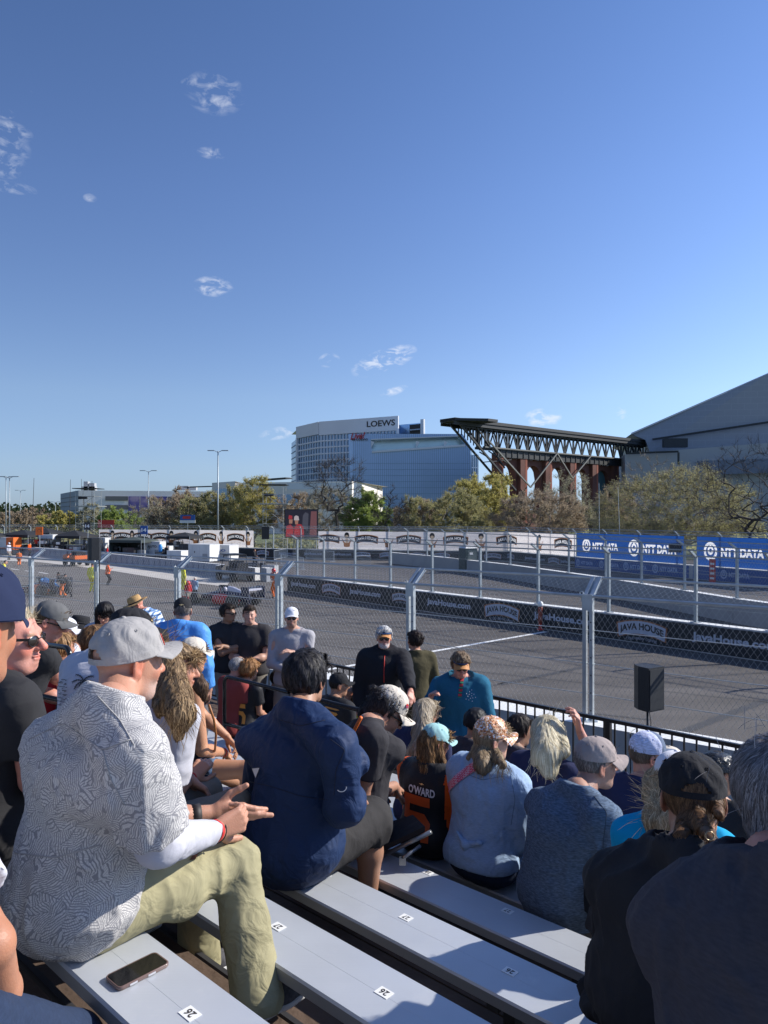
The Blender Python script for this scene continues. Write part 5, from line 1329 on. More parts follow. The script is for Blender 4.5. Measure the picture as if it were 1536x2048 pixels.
def floral():
 m = fabric('leaf_print_cotton', (.7,.7,.72), .8, wr=.9, wscale=8); N, L, bs = nodes_of(m); tc = N.new('ShaderNodeTexCoord')
 nz = N.new('ShaderNodeTexNoise'); nz.inputs['Scale'].default_value = 14; nz.inputs['Detail'].default_value = 2; L.new(tc.outputs['Object'], nz.inputs['Vector'])
 def VM(op, a, b=None, sc=None):
  n = N.new('ShaderNodeVectorMath'); n.operation = op
  for k, x in enumerate((a, b)):
   if x is None: continue
   if isinstance(x, tuple): n.inputs[k].default_value = x
   else: L.new(x, n.inputs[k])
  if sc is not None: n.inputs['Scale'].default_value = sc
  return n
 def MM(op, a, b=None):
  n = N.new('ShaderNodeMath'); n.operation = op
  for k, x in enumerate((a, b)):
   if x is None: continue
   if isinstance(x, (int, float)): n.inputs[k].default_value = x
   else: L.new(x, n.inputs[k])
  return n.outputs[0]
 warp = VM('SCALE', VM('SUBTRACT', nz.outputs['Color'], (.5,.5,.5)).outputs[0], sc=.035).outputs[0]
 P = VM('ADD', tc.outputs['Object'], warp).outputs[0]
 tot = None
 for (scl, fr) in ((17, 720.0), (25, 860.0)):
  mp = N.new('ShaderNodeMapping'); mp.inputs['Location'].default_value = (scl*.37, scl*.11, 0); L.new(P, mp.inputs[0])
  v = N.new('ShaderNodeTexVoronoi'); v.inputs['Scale'].default_value = scl; v.inputs['Randomness'].default_value = 1; L.new(mp.outputs[0], v.inputs['Vector'])
  rel = VM('SUBTRACT', mp.outputs[0], v.outputs['Position']).outputs[0]
  d = VM('NORMALIZE', VM('SUBTRACT', v.outputs['Color'], (.5,.5,.5)).outputs[0]).outputs[0]
  e = VM('NORMALIZE', VM('CROSS_PRODUCT', d, (.58,-.58,.58)).outputs[0]).outputs[0]
  a = VM('DOT_PRODUCT', rel, d).outputs['Value']; b = MM('ABSOLUTE', VM('DOT_PRODUCT', rel, e).outputs['Value'])
  s = MM('SINE', MM('MULTIPLY', MM('ADD', a, MM('MULTIPLY', b, 1.1)), fr)); rib = MM('GREATER_THAN', b, .0011)
  q = MM('MULTIPLY', MM('GREATER_THAN', s, -.35), rib); tot = q if tot is None else MM('MULTIPLY', tot, MM('ADD', MM('MULTIPLY', q, .55), .45))
 mx = N.new('ShaderNodeMixRGB'); L.new(tot, mx.inputs[0]); mx.inputs[1].default_value = (.26,.255,.265,1); mx.inputs[2].default_value = (.60,.58,.55,1); L.new(mx.outputs[0], bs.inputs['Base Color']); return m
f_floral = floral()
def plaid():
 m = fabric('blue_plaid_cotton', (.5,.5,.5), .85); N, L, bs = nodes_of(m); tc = N.new('ShaderNodeTexCoord'); sx = N.new('ShaderNodeSeparateXYZ'); L.new(tc.outputs['Object'], sx.inputs[0]); o = None
 for k in (0, 2):
  w = N.new('ShaderNodeMath'); w.operation = 'SINE'; mu = N.new('ShaderNodeMath'); mu.operation = 'MULTIPLY'; mu.inputs[1].default_value = 110; L.new(sx.outputs[k], mu.inputs[0]); L.new(mu.outputs[0], w.inputs[0])
  g_ = N.new('ShaderNodeMath'); g_.operation = 'GREATER_THAN'; g_.inputs[1].default_value = .35; L.new(w.outputs[0], g_.inputs[0])
  if o is None: o = g_.outputs[0]
  else: a = N.new('ShaderNodeMath'); a.operation = 'ADD'; L.new(o, a.inputs[0]); L.new(g_.outputs[0], a.inputs[1]); o = a.outputs[0]
 r = N.new('ShaderNodeValToRGB'); r.color_ramp.interpolation = 'CONSTANT'; r.color_ramp.elements[0].color = (.6,.66,.74,1); r.color_ramp.elements[1].position = .3; r.color_ramp.elements[1].color = (.10,.19,.36,1); e = r.color_ramp.elements.new(.7); e.color = (.03,.06,.14,1)
 h = N.new('ShaderNodeMath'); h.operation = 'MULTIPLY'; h.inputs[1].default_value = .5; L.new(o, h.inputs[0]); L.new(h.outputs[0], r.inputs[0]); L.new(r.outputs[0], bs.inputs['Base Color']); return m
f_plaid = plaid()
m_straw = fabric('straw', (.45,.28,.12), .8, heather=.4); m_earbud = mat('white_plastic', (.8,.8,.8), .3)
def back_decal(g, t, fn, name, m, cx, cz, w, h, text=None, shape=None, bold=.03, dirv=None, u=None, v=None, off=.003):
 """cx right of the spine, cz above pelvis along the back; projected forward onto the back"""
 d = g.fc if dirv is None else dirv; u = g.rc if u is None else u; v = UP if v is None else v
 k = cz/.52; c = lerp(g.P0, g.P3, k)
 o = c+g.rc*cx-d*.5
 if text: return text_decal(t, name, m, fn, o, u, v, d, text, w, h, bold, off=off)
 V2, F2 = shape; return decal(t, name, m, fn, o, u, v, d, [(a*w, b*h) for a, b in V2], F2, off=off)
FIVE = [(-.5,.5),(.5,.5),(.5,.26),(-.22,.26),(-.22,.10),(.30,.10),(.5,-.06),(.5,-.5),(.22,-.5),(.22,-.16),(-.5,-.16)]
FIVE = ([(-.5,.5),(.48,.5),(.48,.28),(-.25,.28),(-.25,.12),(.3,.12),(.5,-.08),(.5,-.5),(.25,-.5),(.25,-.16),(.12,-.08),(-.5,-.08)], [(0,1,2,3),(0,3,4,11),(4,5,10,11),(5,6,9,10),(6,7,8,9)])
TRI = ([(-.5,.5),(.5,.5),(0,-.5)], [(0,1,2)])
BOW = ([(-.5,-.12),(-.2,-.12),(-.2,-.4),(.14,-.4),(.14,-.12),(.5,-.12),(.44,.14),(.2,.14),(.2,.42),(-.14,.42),(-.14,.14),(-.44,.14)], [(0,1,10,11),(1,4,7,10),(4,5,6,7),(1,2,3,4),(7,8,9,10)])
def cap_patch(c, spot, a, h, w, hh, m, name, shape=None, text=None):
 p, u, v, n = spot(a, h, .0025); mb = MB()
 if text: put_text(mb, text, p, u, v, w, hh, .02, .001, 0, n)
 else:
  V2, F2 = shape or ([(-.5,-.5),(.5,-.5),(.5,.5),(-.5,.5)], [(0,1,2,3)]); mb.add(V2, F2, lambda q: p+u*(q[0]*w)+v*(q[1]*hh)+n*.0012)
 mb.build(name, m, c)
def watch(g, t, side, m, name, w=.02, k=.0, r=.034):
 E_, W_ = getattr(g, 'e'+side), getattr(g, 'w'+side); d = nrmz(W_-E_); c = W_-d*(.02+k); u = nrmz(np.cross(d, UP)); v = np.cross(d, u); rr = r*g.sc
 rows = [[Vector((c+d*z+(u*math.cos(a)+v*math.sin(a))*(rr+o)).tolist()) for a in np.linspace(0, 2*math.pi, 21)] for z, o in ((-w/2,0),(-w/2,.003),(w/2,.003),(w/2,0))]
 MB().grid(rows).build(name, m, t, True)
def seam(t, fn, pts, m, name='seam', r=.0018, d0=1.3):
 W_ = []; n = max(8, len(pts)*5)
 for k in range(n+1):
  f = k/n*(len(pts)-1); i = min(int(f), len(pts)-2); f -= i; x = pts[i][0]*(1-f)+pts[i+1][0]*f; y = pts[i][1]*(1-f)+pts[i+1][1]*f
  d = nrmz(np.array([(x-768)/FPX, 1, -(y-HZ)/FPX], F32)); P = np.array([[0,0,HC]], F32)+d*d0
  for _ in range(70):
   v = float(fn(P)[0]); P = P+d*max(.0004, v)*.8
   if v < .0006: break
  W_.append(Vector((P[0]-d*.0008).tolist()))
 return MB().tube(W_, r, 5).build(name, m, t, True)
def std(label, top='short', topm=f_black, legm=f_dark, tone=LIGHT, hat=None, hairspec=None, R='lap', L='lap', b=1.0, belly=0.0, glasses=False, stub=0.0, scol=(.10,.08,.07), brow=(.08,.05,.035), bare_legs=False, short=False, topkw=None, hatkw=None, nose=1.0, jaw=1.0, group=CROWD, shoes=True, over=None, **kw):
 g = place(**kw);
 if over:
  for k_, v_ in over.items(): setattr(g, k_, ap(*v_) if isinstance(v_, tuple) else v_)
 arms(g, R if not isinstance(R, tuple) else ap(*R), L if not isinstance(L, tuple) else ap(*L))
 t = who(g, label, group)
 hands = ('R', 'L')
 make_body(g, t, tone, hres=g.hres, res=max(.02, g.res*1.4), stubble=stub, scol=scol, brow=brow, bare_arms=(top in ('short', 'tank', 'roll')), bare_legs=bare_legs or short, b=b, nose=nose, jaw=jaw)
 o, fn = make_top(g, t, topm, res=g.res, sleeve=top, b=b, belly=belly, seed=int(kw['hx']) % 17, **(topkw or {}))
 if not bare_legs: make_legs(g, t, legm, res=max(.013, g.res*1.2), b=b, short=short)
 if shoes: make_shoes(g, t, m_shoeb, m_sole, res=.014)
 c = spot = None
 if hat is not None: c, spot = cap(g, t, hat, **(hatkw or {}))
 if glasses: sunglasses(g, t)
 if hairspec: hair(g, t, **hairspec)
 g.t, g.topfn, g.cap, g.spot = t, fn, c, spot
 return g
def under_cap(col, col2, n=500, nape=-.06, **kw): return dict(style='short', col=col, col2=col2, n=n, nape=nape, thick=.004, segs=4, seglen=.008, width=.003, lift=.003, **kw)
DKH = (.012,.009,.008); DKH2 = (.05,.035,.028); BRH = (.05,.028,.014); BRH2 = (.22,.13,.06); BLH = (.42,.30,.15); BLH2 = (.75,.62,.40); GRH = (.16,.15,.15); GRH2 = (.55,.53,.52)
# ------------------------------------------------------------------ the man in the leaf print shirt
def hero():
 g = place(i=0, hx=258, hy=1322, yaw=42, pitch=8, lean=.16, sc=1.04, p=1.02, chest_w=.205, side=-.02)
 g.hsc = 1.03
 g.SR = ap(268, 1512, 1.02); g.SL = ap(108, 1490, 1.05)
 g.P3 = (g.SR+g.SL)/2+g.up_c*.06; g.neck = ap(232, 1418, 1.04)
 g.rc = nrmz(g.SR-g.SL); g.fc = nrmz(np.cross(UP, g.rc));
 g.kR = ap(468, 1722, 1.53); g.aR = ap(515, 1985, 1.50); g.kL = ap(392, 1700, 1.60); g.aL = ap(398, 1915, 1.72)
 g.P0 = ap(150, 1800, 1.02); g.hipR = g.P0+g.r*.10; g.hipL = g.P0-g.r*.10; g.P1 = lerp(g.P0, g.P3, .30)-g.f*.01; g.P2 = lerp(g.P0, g.P3, .64)
 g.eR = ap(318, 1690, 1.10); g.wR = ap(430, 1662, 1.42); g.eL = ap(330, 1640, 1.40); g.wL = ap(428, 1624, 1.56)
 fr = nrmz(g.wR-g.eR); scr_up = UP;
 right = np.array([1,0,0], F32)
 g.handR = (nrmz(right*.62+np.array([0,.5,.12], F32)), nrmz(np.array([-.2,.75,.1], F32)), dict(curls=(1.0,1.05,.95,.8), thumb=.3, s=1.1))
 g.handL = (nrmz(right*.9+np.array([0,.15,-.16], F32)), nrmz(np.array([-.25,.85,.1], F32)), dict(curls=(.30,.12,.22,.7), thumb=.0, spread=.14, s=1.12))
 t = who(g, 'man in a grey leaf print shirt and grey cap on the nearest bench', CROWD)
 make_body(g, t, LIGHT, hres=.0042, hand_res=.0032, res=.016, stubble=.5, scol=(.5,.47,.44), brow=(.25,.2,.16), redness=.9, jaw=1.1)
 tee, _ = make_top(g, t, f_white, res=.0075, sleeve='long', ease=.012, amp=.007, seed=5, name='long_sleeve_undershirt', b=1.0)
 sh, fn = make_top(g, t, f_floral, res=.0068, sleeve='short', ease=.030, b=1.06, belly=.03, amp=.013, seed=3, hem=-.135, name='leaf_print_shirt', collar=True, loose=.035, hang=.0, sl=.84)
 f_seam = mat('shirt_seam', (.35,.34,.33), .9)
 seam(sh, fn, ((60,1478),(125,1445),(205,1500),(262,1478)), f_seam, 'yoke_seam'); seam(sh, fn, ((205,1500),(222,1560),(250,1610)), f_seam, 'armhole_seam'); seam(sh, fn, ((30,1705),(110,1715),(200,1690)), f_seam, 'back_fold', r=.0025); seam(sh, fn, ((195,1392),(240,1440),(268,1490)), f_seam, 'collar_edge')
 sc = 1.04; R0 = np.stack([g.r, g.f, UP], 1)
 pr = [Ell(g.P0-UP*.012+g.f*.02, np.array([.185,.16,.115])*sc, R0, .05)]
 for H_, K_, A_ in ((g.hipR, g.kR, g.aR), (g.hipL, g.kL, g.aL)):
  pr += [Con(H_, K_, .112, .083, .045), Con(K_, lerp(K_, A_, .5), .080, .074, .03), Con(lerp(K_, A_, .5), A_-UP*.02, .074, .088, .04)]
 pk = lerp(g.hipR, g.kR, .52)+g.r*.075-UP*.02; ax = nrmz(g.kR-g.hipR); pr.append(Ell(pk, (.035,.085,.075), np.stack([g.r, ax, nrmz(np.cross(g.r, ax))], 1), .012))
 def legfn(P):
  d = union(pr, P)
  for A_ in (g.aR, g.aL):
   near = np.sqrt(((P-V3(A_))**2).sum(1)) < .17; d = np.where(near, np.maximum(d, A_[2]-.045-P[:,2]), d)
  k1 = np.sqrt(((P-V3(g.kR))**2).sum(1)); am = .006+.009*np.exp(-(k1/.16)**2)
  d = d-folds(P, am, 12, fz=.35, f=9.0)
  return d
 lo, hi = bounds(pr); V, F = surf(legfn, lo, hi, .0072, margin=.02); lg = np_mesh('cargo_trousers', V, F, f_khaki, t)
 m_leather = mat('brown_leather', (.12,.04,.018), .55, var=.2, vscale=60)
 tagp = ap(313, 1742, 1.12); decal(lg, 'leather_tag', m_leather, legfn, tagp-npv(Vector((.15,1,-.25)).normalized())*.3, np.array([1,0,0], F32), UP, npv(Vector((.15,1,-.25)).normalized()), [(-.0065,-.022),(.0065,-.022),(.0065,.022),(-.0065,.022)], [(0,1,2,3)], off=.003, L_=.008)
 for (pts) in (((338,1748),(352,1795),(372,1806),(402,1800),(424,1768)), ((395,1722),(420,1705))):
  W_ = []
  for (x, y) in pts:
   d = nrmz(np.array([(x-768)/FPX, 1, -(y-HZ)/FPX], F32)); P = np.array([[0,0,HC]], F32)+d*1.5
   for _ in range(60): P = P+d*max(.001, float(legfn(P)[0]))*.8
   W_.append(Vector((P[0]-d*.001).tolist()))
  MB().tube(W_, .0035, 6).build('pocket_seam', f_khaki, lg, True)
 W_ = []
 for (x, y) in ((486,1765),(494,1800),(496,1850),(498,1900),(497,1950),(494,1990)):
  d = nrmz(np.array([(x-768)/FPX, 1, -(y-HZ)/FPX], F32)); P = np.array([[0,0,HC]], F32)+d*1.5
  for _ in range(60): P = P+d*max(.001, float(legfn(P)[0]))*.8
  W_.append(Vector((P[0]-d*.0).tolist()))
 MB().tube(W_, .003, 6).build('side_seam', f_khaki, lg, True)
 g.footdir = nrmz(np.array([.75,.66,0], F32)); make_shoes(g, t, m_shoe, m_sole, res=.007)
 c, spot = cap(g, t, c_grey, hi=True, z0=.016, tilt=.24, H=.116, rx=.0925, ry=.112, bent=.25, brim_len=.068, crush=1.7)
 p, u, v, n = spot(.55, .1, .004); MB().tube([p+v*(.03*k)-u*(.004*k*k) for k in (0,.33,.66,1,1.3)], .002, 6).build('red_cord', M_red, c, True)
 m_wrist = mat('red_wristband', (.65,.03,.03), .5); m_cord = mat('dark_cord', (.02,.015,.015), .6)
 watch(g, t, 'R', m_wrist, 'wristband', .016, -.008, .033); watch(g, t, 'R', m_cord, 'bracelet', .010, .014, .034); watch(g, t, 'R', m_cord, 'bracelet', .004, -.024, .036); watch(g, t, 'L', m_cord, 'watch_strap', .032, .045, .033)
 g.t = t; return g
G1 = hero()
# phone on the bench beside him
def phone():
 zb = z_seat(0); c = (Gp(205,1975,zb)+Gp(342,1920,zb))/2; a = Gp(205,1968,zb); b = Gp(332,1905,zb); u = (b-a).normalized(); v = Z.cross(u)
 t = thing('mobile_phone', 'dark mobile phone in a clear brown edged case lying on the nearest bench', 'phone', c)
 def rr(w, h, r, z):
  P = []
  for (sx, sy, a0) in ((1,1,0),(-1,1,90),(-1,-1,180),(1,-1,270)):
   for k in range(6): an = math.radians(a0+k*18); P.append(c+u*(sx*(w/2-r)+r*math.cos(an))+v*(sy*(h/2-r)+r*math.sin(an))+Z*z)
  return P
 mcase = mat('smoky_case', (.16,.10,.085), .25, spec=.8); mglass = mat('phone_glass', (.004,.004,.005), .12, spec=.25); msil = mat('case_cutout', (.6,.6,.62), .3, metal=.4)
 R_ = [rr(.153,.077,.013,.001), rr(.157,.081,.015,.004), rr(.157,.081,.015,.0105), rr(.154,.078,.014,.0125), rr(.147,.071,.011,.0115)]
 mb = MB(); mb.grid([r+[r[0]] for r in R_]); mb.poly(R_[0][::-1]); mb.build('case', mcase, t, True)
 MB().poly(rr(.148,.072,.011,.0121)).build('screen', mglass, t)
 for k in (-.035, .02): MB().box(c+u*k-v*.0405+Z*.0062, (.022,.0025,.005), Matrix((u, v, Z)).transposed()).build('side_button', msil, t)
phone()
# ------------------------------------------------------------------ front-left neighbours
def left_near():
 g = place(i=-1, hx=-66, hy=1258, p=.50, yaw=12, pitch=6, lean=.10, sc=1.0)
 g.eR = ap(-18, 1890, .56); g.wR = ap(22, 2130, .70); g.SR = ap(-175, 1590, .50); g.SL = ap(-420, 1560, .62); g.P3 = (g.SR+g.SL)/2+UP*.05; g.neck = ap(-110, 1440, .5); g.P0 = ap(-270, 2120, .48); g.P1 = lerp(g.P0, g.P3, .3); g.P2 = lerp(g.P0, g.P3, .64); g.hsc = 1.12
 g.eL = g.SL-UP*.28-g.f*.02; g.wL = g.eL+g.f*.14-UP*.16
 g.kR = ap(95, 2210, .80); g.kL = ap(140, 2095, .86); g.hipR = ap(-100, 2150, .50); g.hipL = ap(-90, 2090, .5); g.aR = ap(120, 2700, .85); g.aL = ap(170, 2600, .9)
 t = who(g, 'person in a navy cap and white shirt cut off by the left photo edge')
 make_body(g, t, (.42,.19,.11), hres=.0045, hand_res=.006, bare_arms=True, redness=.8)
 make_top(g, t, f_white, res=.009, sleeve='short', ease=.025, amp=.008, seed=9, name='shirt', sl=.72, hem=-.05)
 make_legs(g, t, f_jeans, res=.011, ease=.02); make_shoes(g, t, m_shoeb, m_sole)
 cap(g, t, c_navy, hi=True, H=.125, z0=.02, rx=.104, ry=.120, open_back=False, tilt=.0, bent=.15, brim_len=.008)
left_near()
def earbud_man():
 g = place(i=0, hx=20, hy=1276, p=1.0, yaw=92, pitch=2, lean=.1, sc=1.0); g.hsc = 1.12
 arms(g, 'lap', 'lap'); t = who(g, 'fair man with sunglasses and a white earbud seen in profile')
 make_body(g, t, (.62,.27,.20), hres=.0042, hand_res=.008, stubble=.15, scol=(.5,.42,.36), brow=(.45,.33,.22), redness=1.0, bare_arms=True, jaw=1.25, nose=1.03)
 make_top(g, t, f_black, res=.009, sleeve='short', ease=.02, amp=.007, seed=2, b=1.05)
 make_legs(g, t, f_dark, res=.016); make_shoes(g, t, m_shoeb, m_sole)
 sunglasses(g, t); hair(g, t, 'short', (.42,.34,.22), (.72,.62,.46), n=2200, nape=-.05, thick=.001, segs=4, seglen=.006, width=.0016, lift=.002, res=.006, hairline=.02, wild=.12, name='blond_hair')
 e = V3(loc2w(g, (.089,-.006,-.012))); d = nrmz(g.HR @ np.array([.25,.45,-.85], F32)); MB().tube([Vector((e-d*.004).tolist()), Vector((e+d*.006).tolist()), Vector((e+d*.03).tolist())], .0045, 8, rs=[.0075,.0065,.0032]).build('earbud', m_earbud, t, True)
earbud_man()
g = std('man in black T-shirt with a grey cap looking down at far left', top='short', topm=f_black, tone=PINK, hat=c_dgrey, R=(140,1392,2.3), L='clasp', glasses=True, hairspec=under_cap(BRH, BRH2), i=1, p=1.75, hx=100, hy=1243, yaw=75, pitch=22, lean=.3, hatkw=dict(bent=.5))
g = std('woman with sandy hair and bright red top behind the pipe guard rail', topm=f_red, tone=LIGHT, R='lap', L='lap', hairspec=dict(style='curly', col=(.20,.10,.04), col2=(.50,.30,.14), n=900, nape=-.08, thick=.016, lift=.012), i=2, hx=124, hy=1296, yaw=30, pitch=5, lean=.1, sc=.93)
g = std('man in white cap and white T-shirt holding up his hands at far left', topm=f_white, tone=LIGHT, hat=c_white, R=(176,1268,3.4), L=(160,1280,3.5), hairspec=under_cap(BRH, BRH2, 300), i=3, hx=130, hy=1262, yaw=60, pitch=15, lean=.15)
g = std('man under a second white cap half hidden by the grey cap', topm=f_navytee, tone=TAN, hat=c_white, R='lap', L='lap', i=4, hx=108, hy=1240, yaw=85, pitch=5, lean=.1)
def bucket():
 g = place(i=4, hx=160, hy=1246, yaw=50, pitch=12, lean=.15); arms(g, 'lap', 'lap'); t = who(g, 'person in a dark bucket hat below the yellow suited marshal')
 make_body(g, t, TAN, hres=g.hres, res=.025); make_top(g, t, f_black2, res=g.res, sleeve='short'); make_legs(g, t, f_dark, res=.02); make_shoes(g, t, m_shoeb, m_sole, res=.016)
 brim_hat(g, t, c_black, c_black, c_black, rb=.15, sag=.35, name='bucket_hat', Hc_=.085)
bucket()
def ringlets(g, t): pass
g = std('person with short curly brown hair between white T-shirts', topm=f_black, tone=LIGHT, R='lap', L='lap', hairspec=dict(style='curly', col=(.06,.03,.015), col2=(.30,.17,.08), n=900, nape=-.06, thick=.016, lift=.012, curl=.004), i=2, hx=192, hy=1286, yaw=40, pitch=10, lean=.2)
# palm shirt man with black cap
def palm():
 g = place(i=1, hx=262, hy=1250, yaw=70, pitch=8, lean=.22, p=1.66, sc=1.03, chest_w=.20)
 d = ap(195, 1352, 1.62)-(g.SR+g.SL)/2
 for n_ in ('SR','SL','P3','P2','neck'): setattr(g, n_, getattr(g, n_)+d*(.9 if n_ != 'P2' else .6))
 g.neck = lerp(g.neck, g.H-UP*.13, .35)
 arms(g, 'knee', 'lap'); t = who(g, 'man in white T-shirt with palm tree print and black cap with gold badge')
 make_body(g, t, LIGHT, hres=g.hres, bare_arms=True, res=.02); o, fn = make_top(g, t, f_white, res=.009, sleeve='short', ease=.022, amp=.008, seed=7, b=1.05); make_legs(g, t, f_dark, res=.016); make_shoes(g, t, m_shoeb, m_sole)
 c, spot = cap(g, t, c_black, hi=True, bent=.45, crush=1.4); cap_patch(c, spot, .25, .42, .042, .014, m_gold, 'gold_badge', BOW)
 hair(g, t, **under_cap(BRH, BRH2, 500))
 P = []; F = []
 def seg(x0, y0, x1, y1, w0, w1):
  dx, dy = x1-x0, y1-y0; l = math.hypot(dx, dy)+1e-9; nx, ny = -dy/l, dx/l; b = len(P)
  P.extend([(x0-nx*w0, y0-ny*w0), (x0+nx*w0, y0+ny*w0), (x1+nx*w1, y1+ny*w1), (x1-nx*w1, y1-ny*w1)]); F.append((b, b+1, b+2, b+3))
 seg(-.004,-.05,.0,-.02,.003,.0025); seg(.0,-.02,.006,.018,.0025,.002)
 for a in (20, 60, 100, 145, 185, 215, -20):
  x, y = .006, .018
  for k in range(5):
   an = math.radians(a)-(.28*k if a < 90 else -.28*k); x2, y2 = x+.0085*math.cos(an), y+.0085*math.sin(an); seg(x, y, x2, y2, .0022, .0016)
   for s_ in (1, -1): seg(x2, y2, x2+.006*math.cos(an-1.1*s_)+0, y2+.006*math.sin(an-1.1*s_)-.002, .001, .0004)
   x, y = x2, y2
 dv = nrmz(ap(180,1360,1.66)-np.array([0,0,HC], F32)); U = nrmz(np.cross(dv, UP)); Vv = np.cross(U, dv)
 o_ = ap(163, 1373, 1.5)-dv*.2; s_ = 1.15
 decal(t, 'palm_tree_print', M_ink, fn, o_, U, Vv, dv, [(a*s_, b*s_) for a, b in P], F, off=.004, L_=.02)
 o2 = ap(150, 1400, 1.5)-dv*.2; sunp = [(.013*math.cos(a), .013*math.sin(a)) for a in np.linspace(0, 2*math.pi, 14, endpoint=False)]
 decal(t, 'sun_print', m_gold, fn, o2, U, Vv, dv, sunp, [tuple(range(14))], off=.0035)
 P.clear(); F.clear()
 for k in range(26): seg(-.012+.02*math.sin(k*1.7)+.004*(k % 3), .06-.0045*k, -.006+.016*math.sin(k*1.7+1)+.006*(k % 2), .057-.0045*k, .0015, .001)
 decal(t, 'script_print', M_ink, fn, ap(128, 1385, 1.5)-dv*.2, U, Vv, dv, P, F, off=.004, L_=.02)
palm()
g = std('man in a plain black cap behind the gold badge cap', topm=f_black, tone=TAN, hat=c_black, i=3, hx=310, hy=1262, yaw=95, pitch=20, lean=.2, p=2.9)
# ponytail woman
def ponytail():
 g = place(i=1, hx=352, hy=1335, yaw=78, pitch=10, lean=.22, sc=.94, p=1.68)
 g.SR = g.SR; arms(g, 'lap', 'lap'); g.eR = ap(352, 1545, 1.72); g.wR = ap(386, 1562, 1.98); g.wR = ap(375, 1578, 1.9)
 g.eR = ap(338, 1585, 1.72); g.wR = ap(383, 1556, 2.0); g.handR = (nrmz(np.array([.5,.7,.55], F32)), nrmz(np.array([-.3,.5,-.6], F32)), dict(curl=.75));
 t = who(g, 'woman with a tousled brown ponytail and white T-shirt')
 make_body(g, t, (.52,.26,.17), hres=.006, hand_res=.0048, bare_arms=True, res=.02)
 make_top(g, t, f_white, res=.0085, sleeve='short', ease=.02, amp=.009, seed=11, sl=.85); make_legs(g, t, f_stone, res=.015); make_shoes(g, t, m_shoeb, m_sole)
 hd = V3(loc2w(g, (0,-.085,.09))); a = hd; mid = ap(335, 1400, 1.55); b = ap(362, 1425, 1.5); tip = ap(356, 1472, 1.5)
 ex = [Con(a, lerp(a, b, .45)+UP*.01, .035, .055, .03), Con(lerp(a, b, .45)+UP*.01, b, .055, .048, .03), Con(b, tip, .046, .012, .03), Con(lerp(a, b, .3), ap(318, 1420, 1.5), .05, .022, .03), Con(V3(loc2w(g, (.03,-.05,.02))), ap(372, 1400, 1.62), .05, .03, .03)]
 hair(g, t, 'pony', (.09,.05,.025), (.50,.34,.18), n=7000, extra=ex, width=.0021, seglen=.018, segs=8, lift=.008, wild=.2, res=.0075, curl=.003, nape=-.05, thick=.012, name='brown_ponytail')
 fly_strands(g, t, [a, b, hd+UP*.0], [[0.2,0,.3],[0,0,-1],[.3,-.2,.1]], 260, .10, (.16,.09,.045), (.62,.45,.25), width=.0016, seed=4, start=.03, spread=.6)
 watch(g, t, 'R', MATS['red_wristband'], 'wristband', .012, .0, .029)
 c = Vector(ap(412, 1580, 2.08).tolist()); tt = thing('water_bottle', 'black drinks bottle with see through lid held at the ponytail woman\'s hand', 'bottle', c-Z*.12)
 MB().lathe([(0,-.13),(.03,-.13),(.033,-.12),(.033,.0),(.028,.02)], 20, Matrix.Translation(c)).build('bottle_body', mat('smoked_plastic', (.03,.03,.04), .15, spec=.8), tt, True)
 MB().lathe([(.028,.02),(.03,.022),(.03,.05),(.024,.055),(.012,.06),(.011,.075),(0,.077)], 20, Matrix.Translation(c)).build('lid', M_black, tt, True)
ponytail()
# cream cap woman with bare arm
def tank():
 g = place(i=3, hx=386, hy=1308, yaw=40, pitch=6, lean=.05, sc=1.0, p=2.88, body=62); g.chest = .17
 g.eR = ap(404, 1500, 2.85); g.wR = ap(448, 1505, 3.15); arms_l = arms
 e_, w_ = ik(g.SL, g.P1+g.f*.3, .28, .25, -UP); g.eL, g.wL = e_, w_
 g.kR = ap(486, 1530, 3.18); g.kL = ap(470, 1560, 3.4); g.aR = ap(505, 1640, 3.1); g.aL = ap(445, 1690, 3.5)
 g.kR = ap(494, 1538, 3.1)
 t = who(g, 'woman in cream cap and black tank top with bare tanned arm')
 make_body(g, t, (.50,.25,.14), hres=.008, hand_res=.007, bare_arms=True, bare_legs=True, res=.018)
 make_top(g, t, f_black, res=.011, sleeve='tank', ease=.006, amp=.003, seed=2, b=.92); make_shoes(g, t, m_shoeb, m_sole)
 make_legs(g, t, f_jeansl, res=.013, short=True, ease=.008, b=.9) if False else None
 sc = 1.0; pr = [Ell(g.P0, (.17,.14,.11), np.stack([g.r, g.f, UP], 1), .05)]+[Con(H_, lerp(H_, K_, .35), .098, .092, .03) for H_, K_ in ((g.hipR, g.kR), (g.hipL, g.kL))]
 lo, hi = bounds(pr); V, F = surf(lambda P: union(pr, P), lo, hi, .014); np_mesh('shorts', V, F, f_jeansl, t)
 cap(g, t, c_cream, bent=.4, crush=1.3, H=.105)
 a = V3(loc2w(g, (.03,-.08,-.02))); ex = [Con(a, ap(402, 1372, 2.75), .05, .04, .03), Con(ap(402, 1372, 2.75), ap(410, 1398, 2.8), .04, .015, .03)]
 hair(g, t, 'long', (.05,.03,.02), (.20,.12,.07), n=1400, extra=ex, thick=.004, nape=-.08, segs=7, seglen=.016, lift=.006, name='brown_hair')
 mb = MB(); mb.tube([Vector(ap(*q).tolist()) for q in ((418,1410,2.75),(428,1440,2.8),(432,1470,2.85),(430,1500,2.95),(420,1520,3.05))], .008, 8); mb.build('bag_strap', mat('tan_leather', (.40,.15,.04), .5), t, True)
 watch(g, t, 'R', MATS['red_wristband'], 'wristband', .012, .0, .03)
tank()
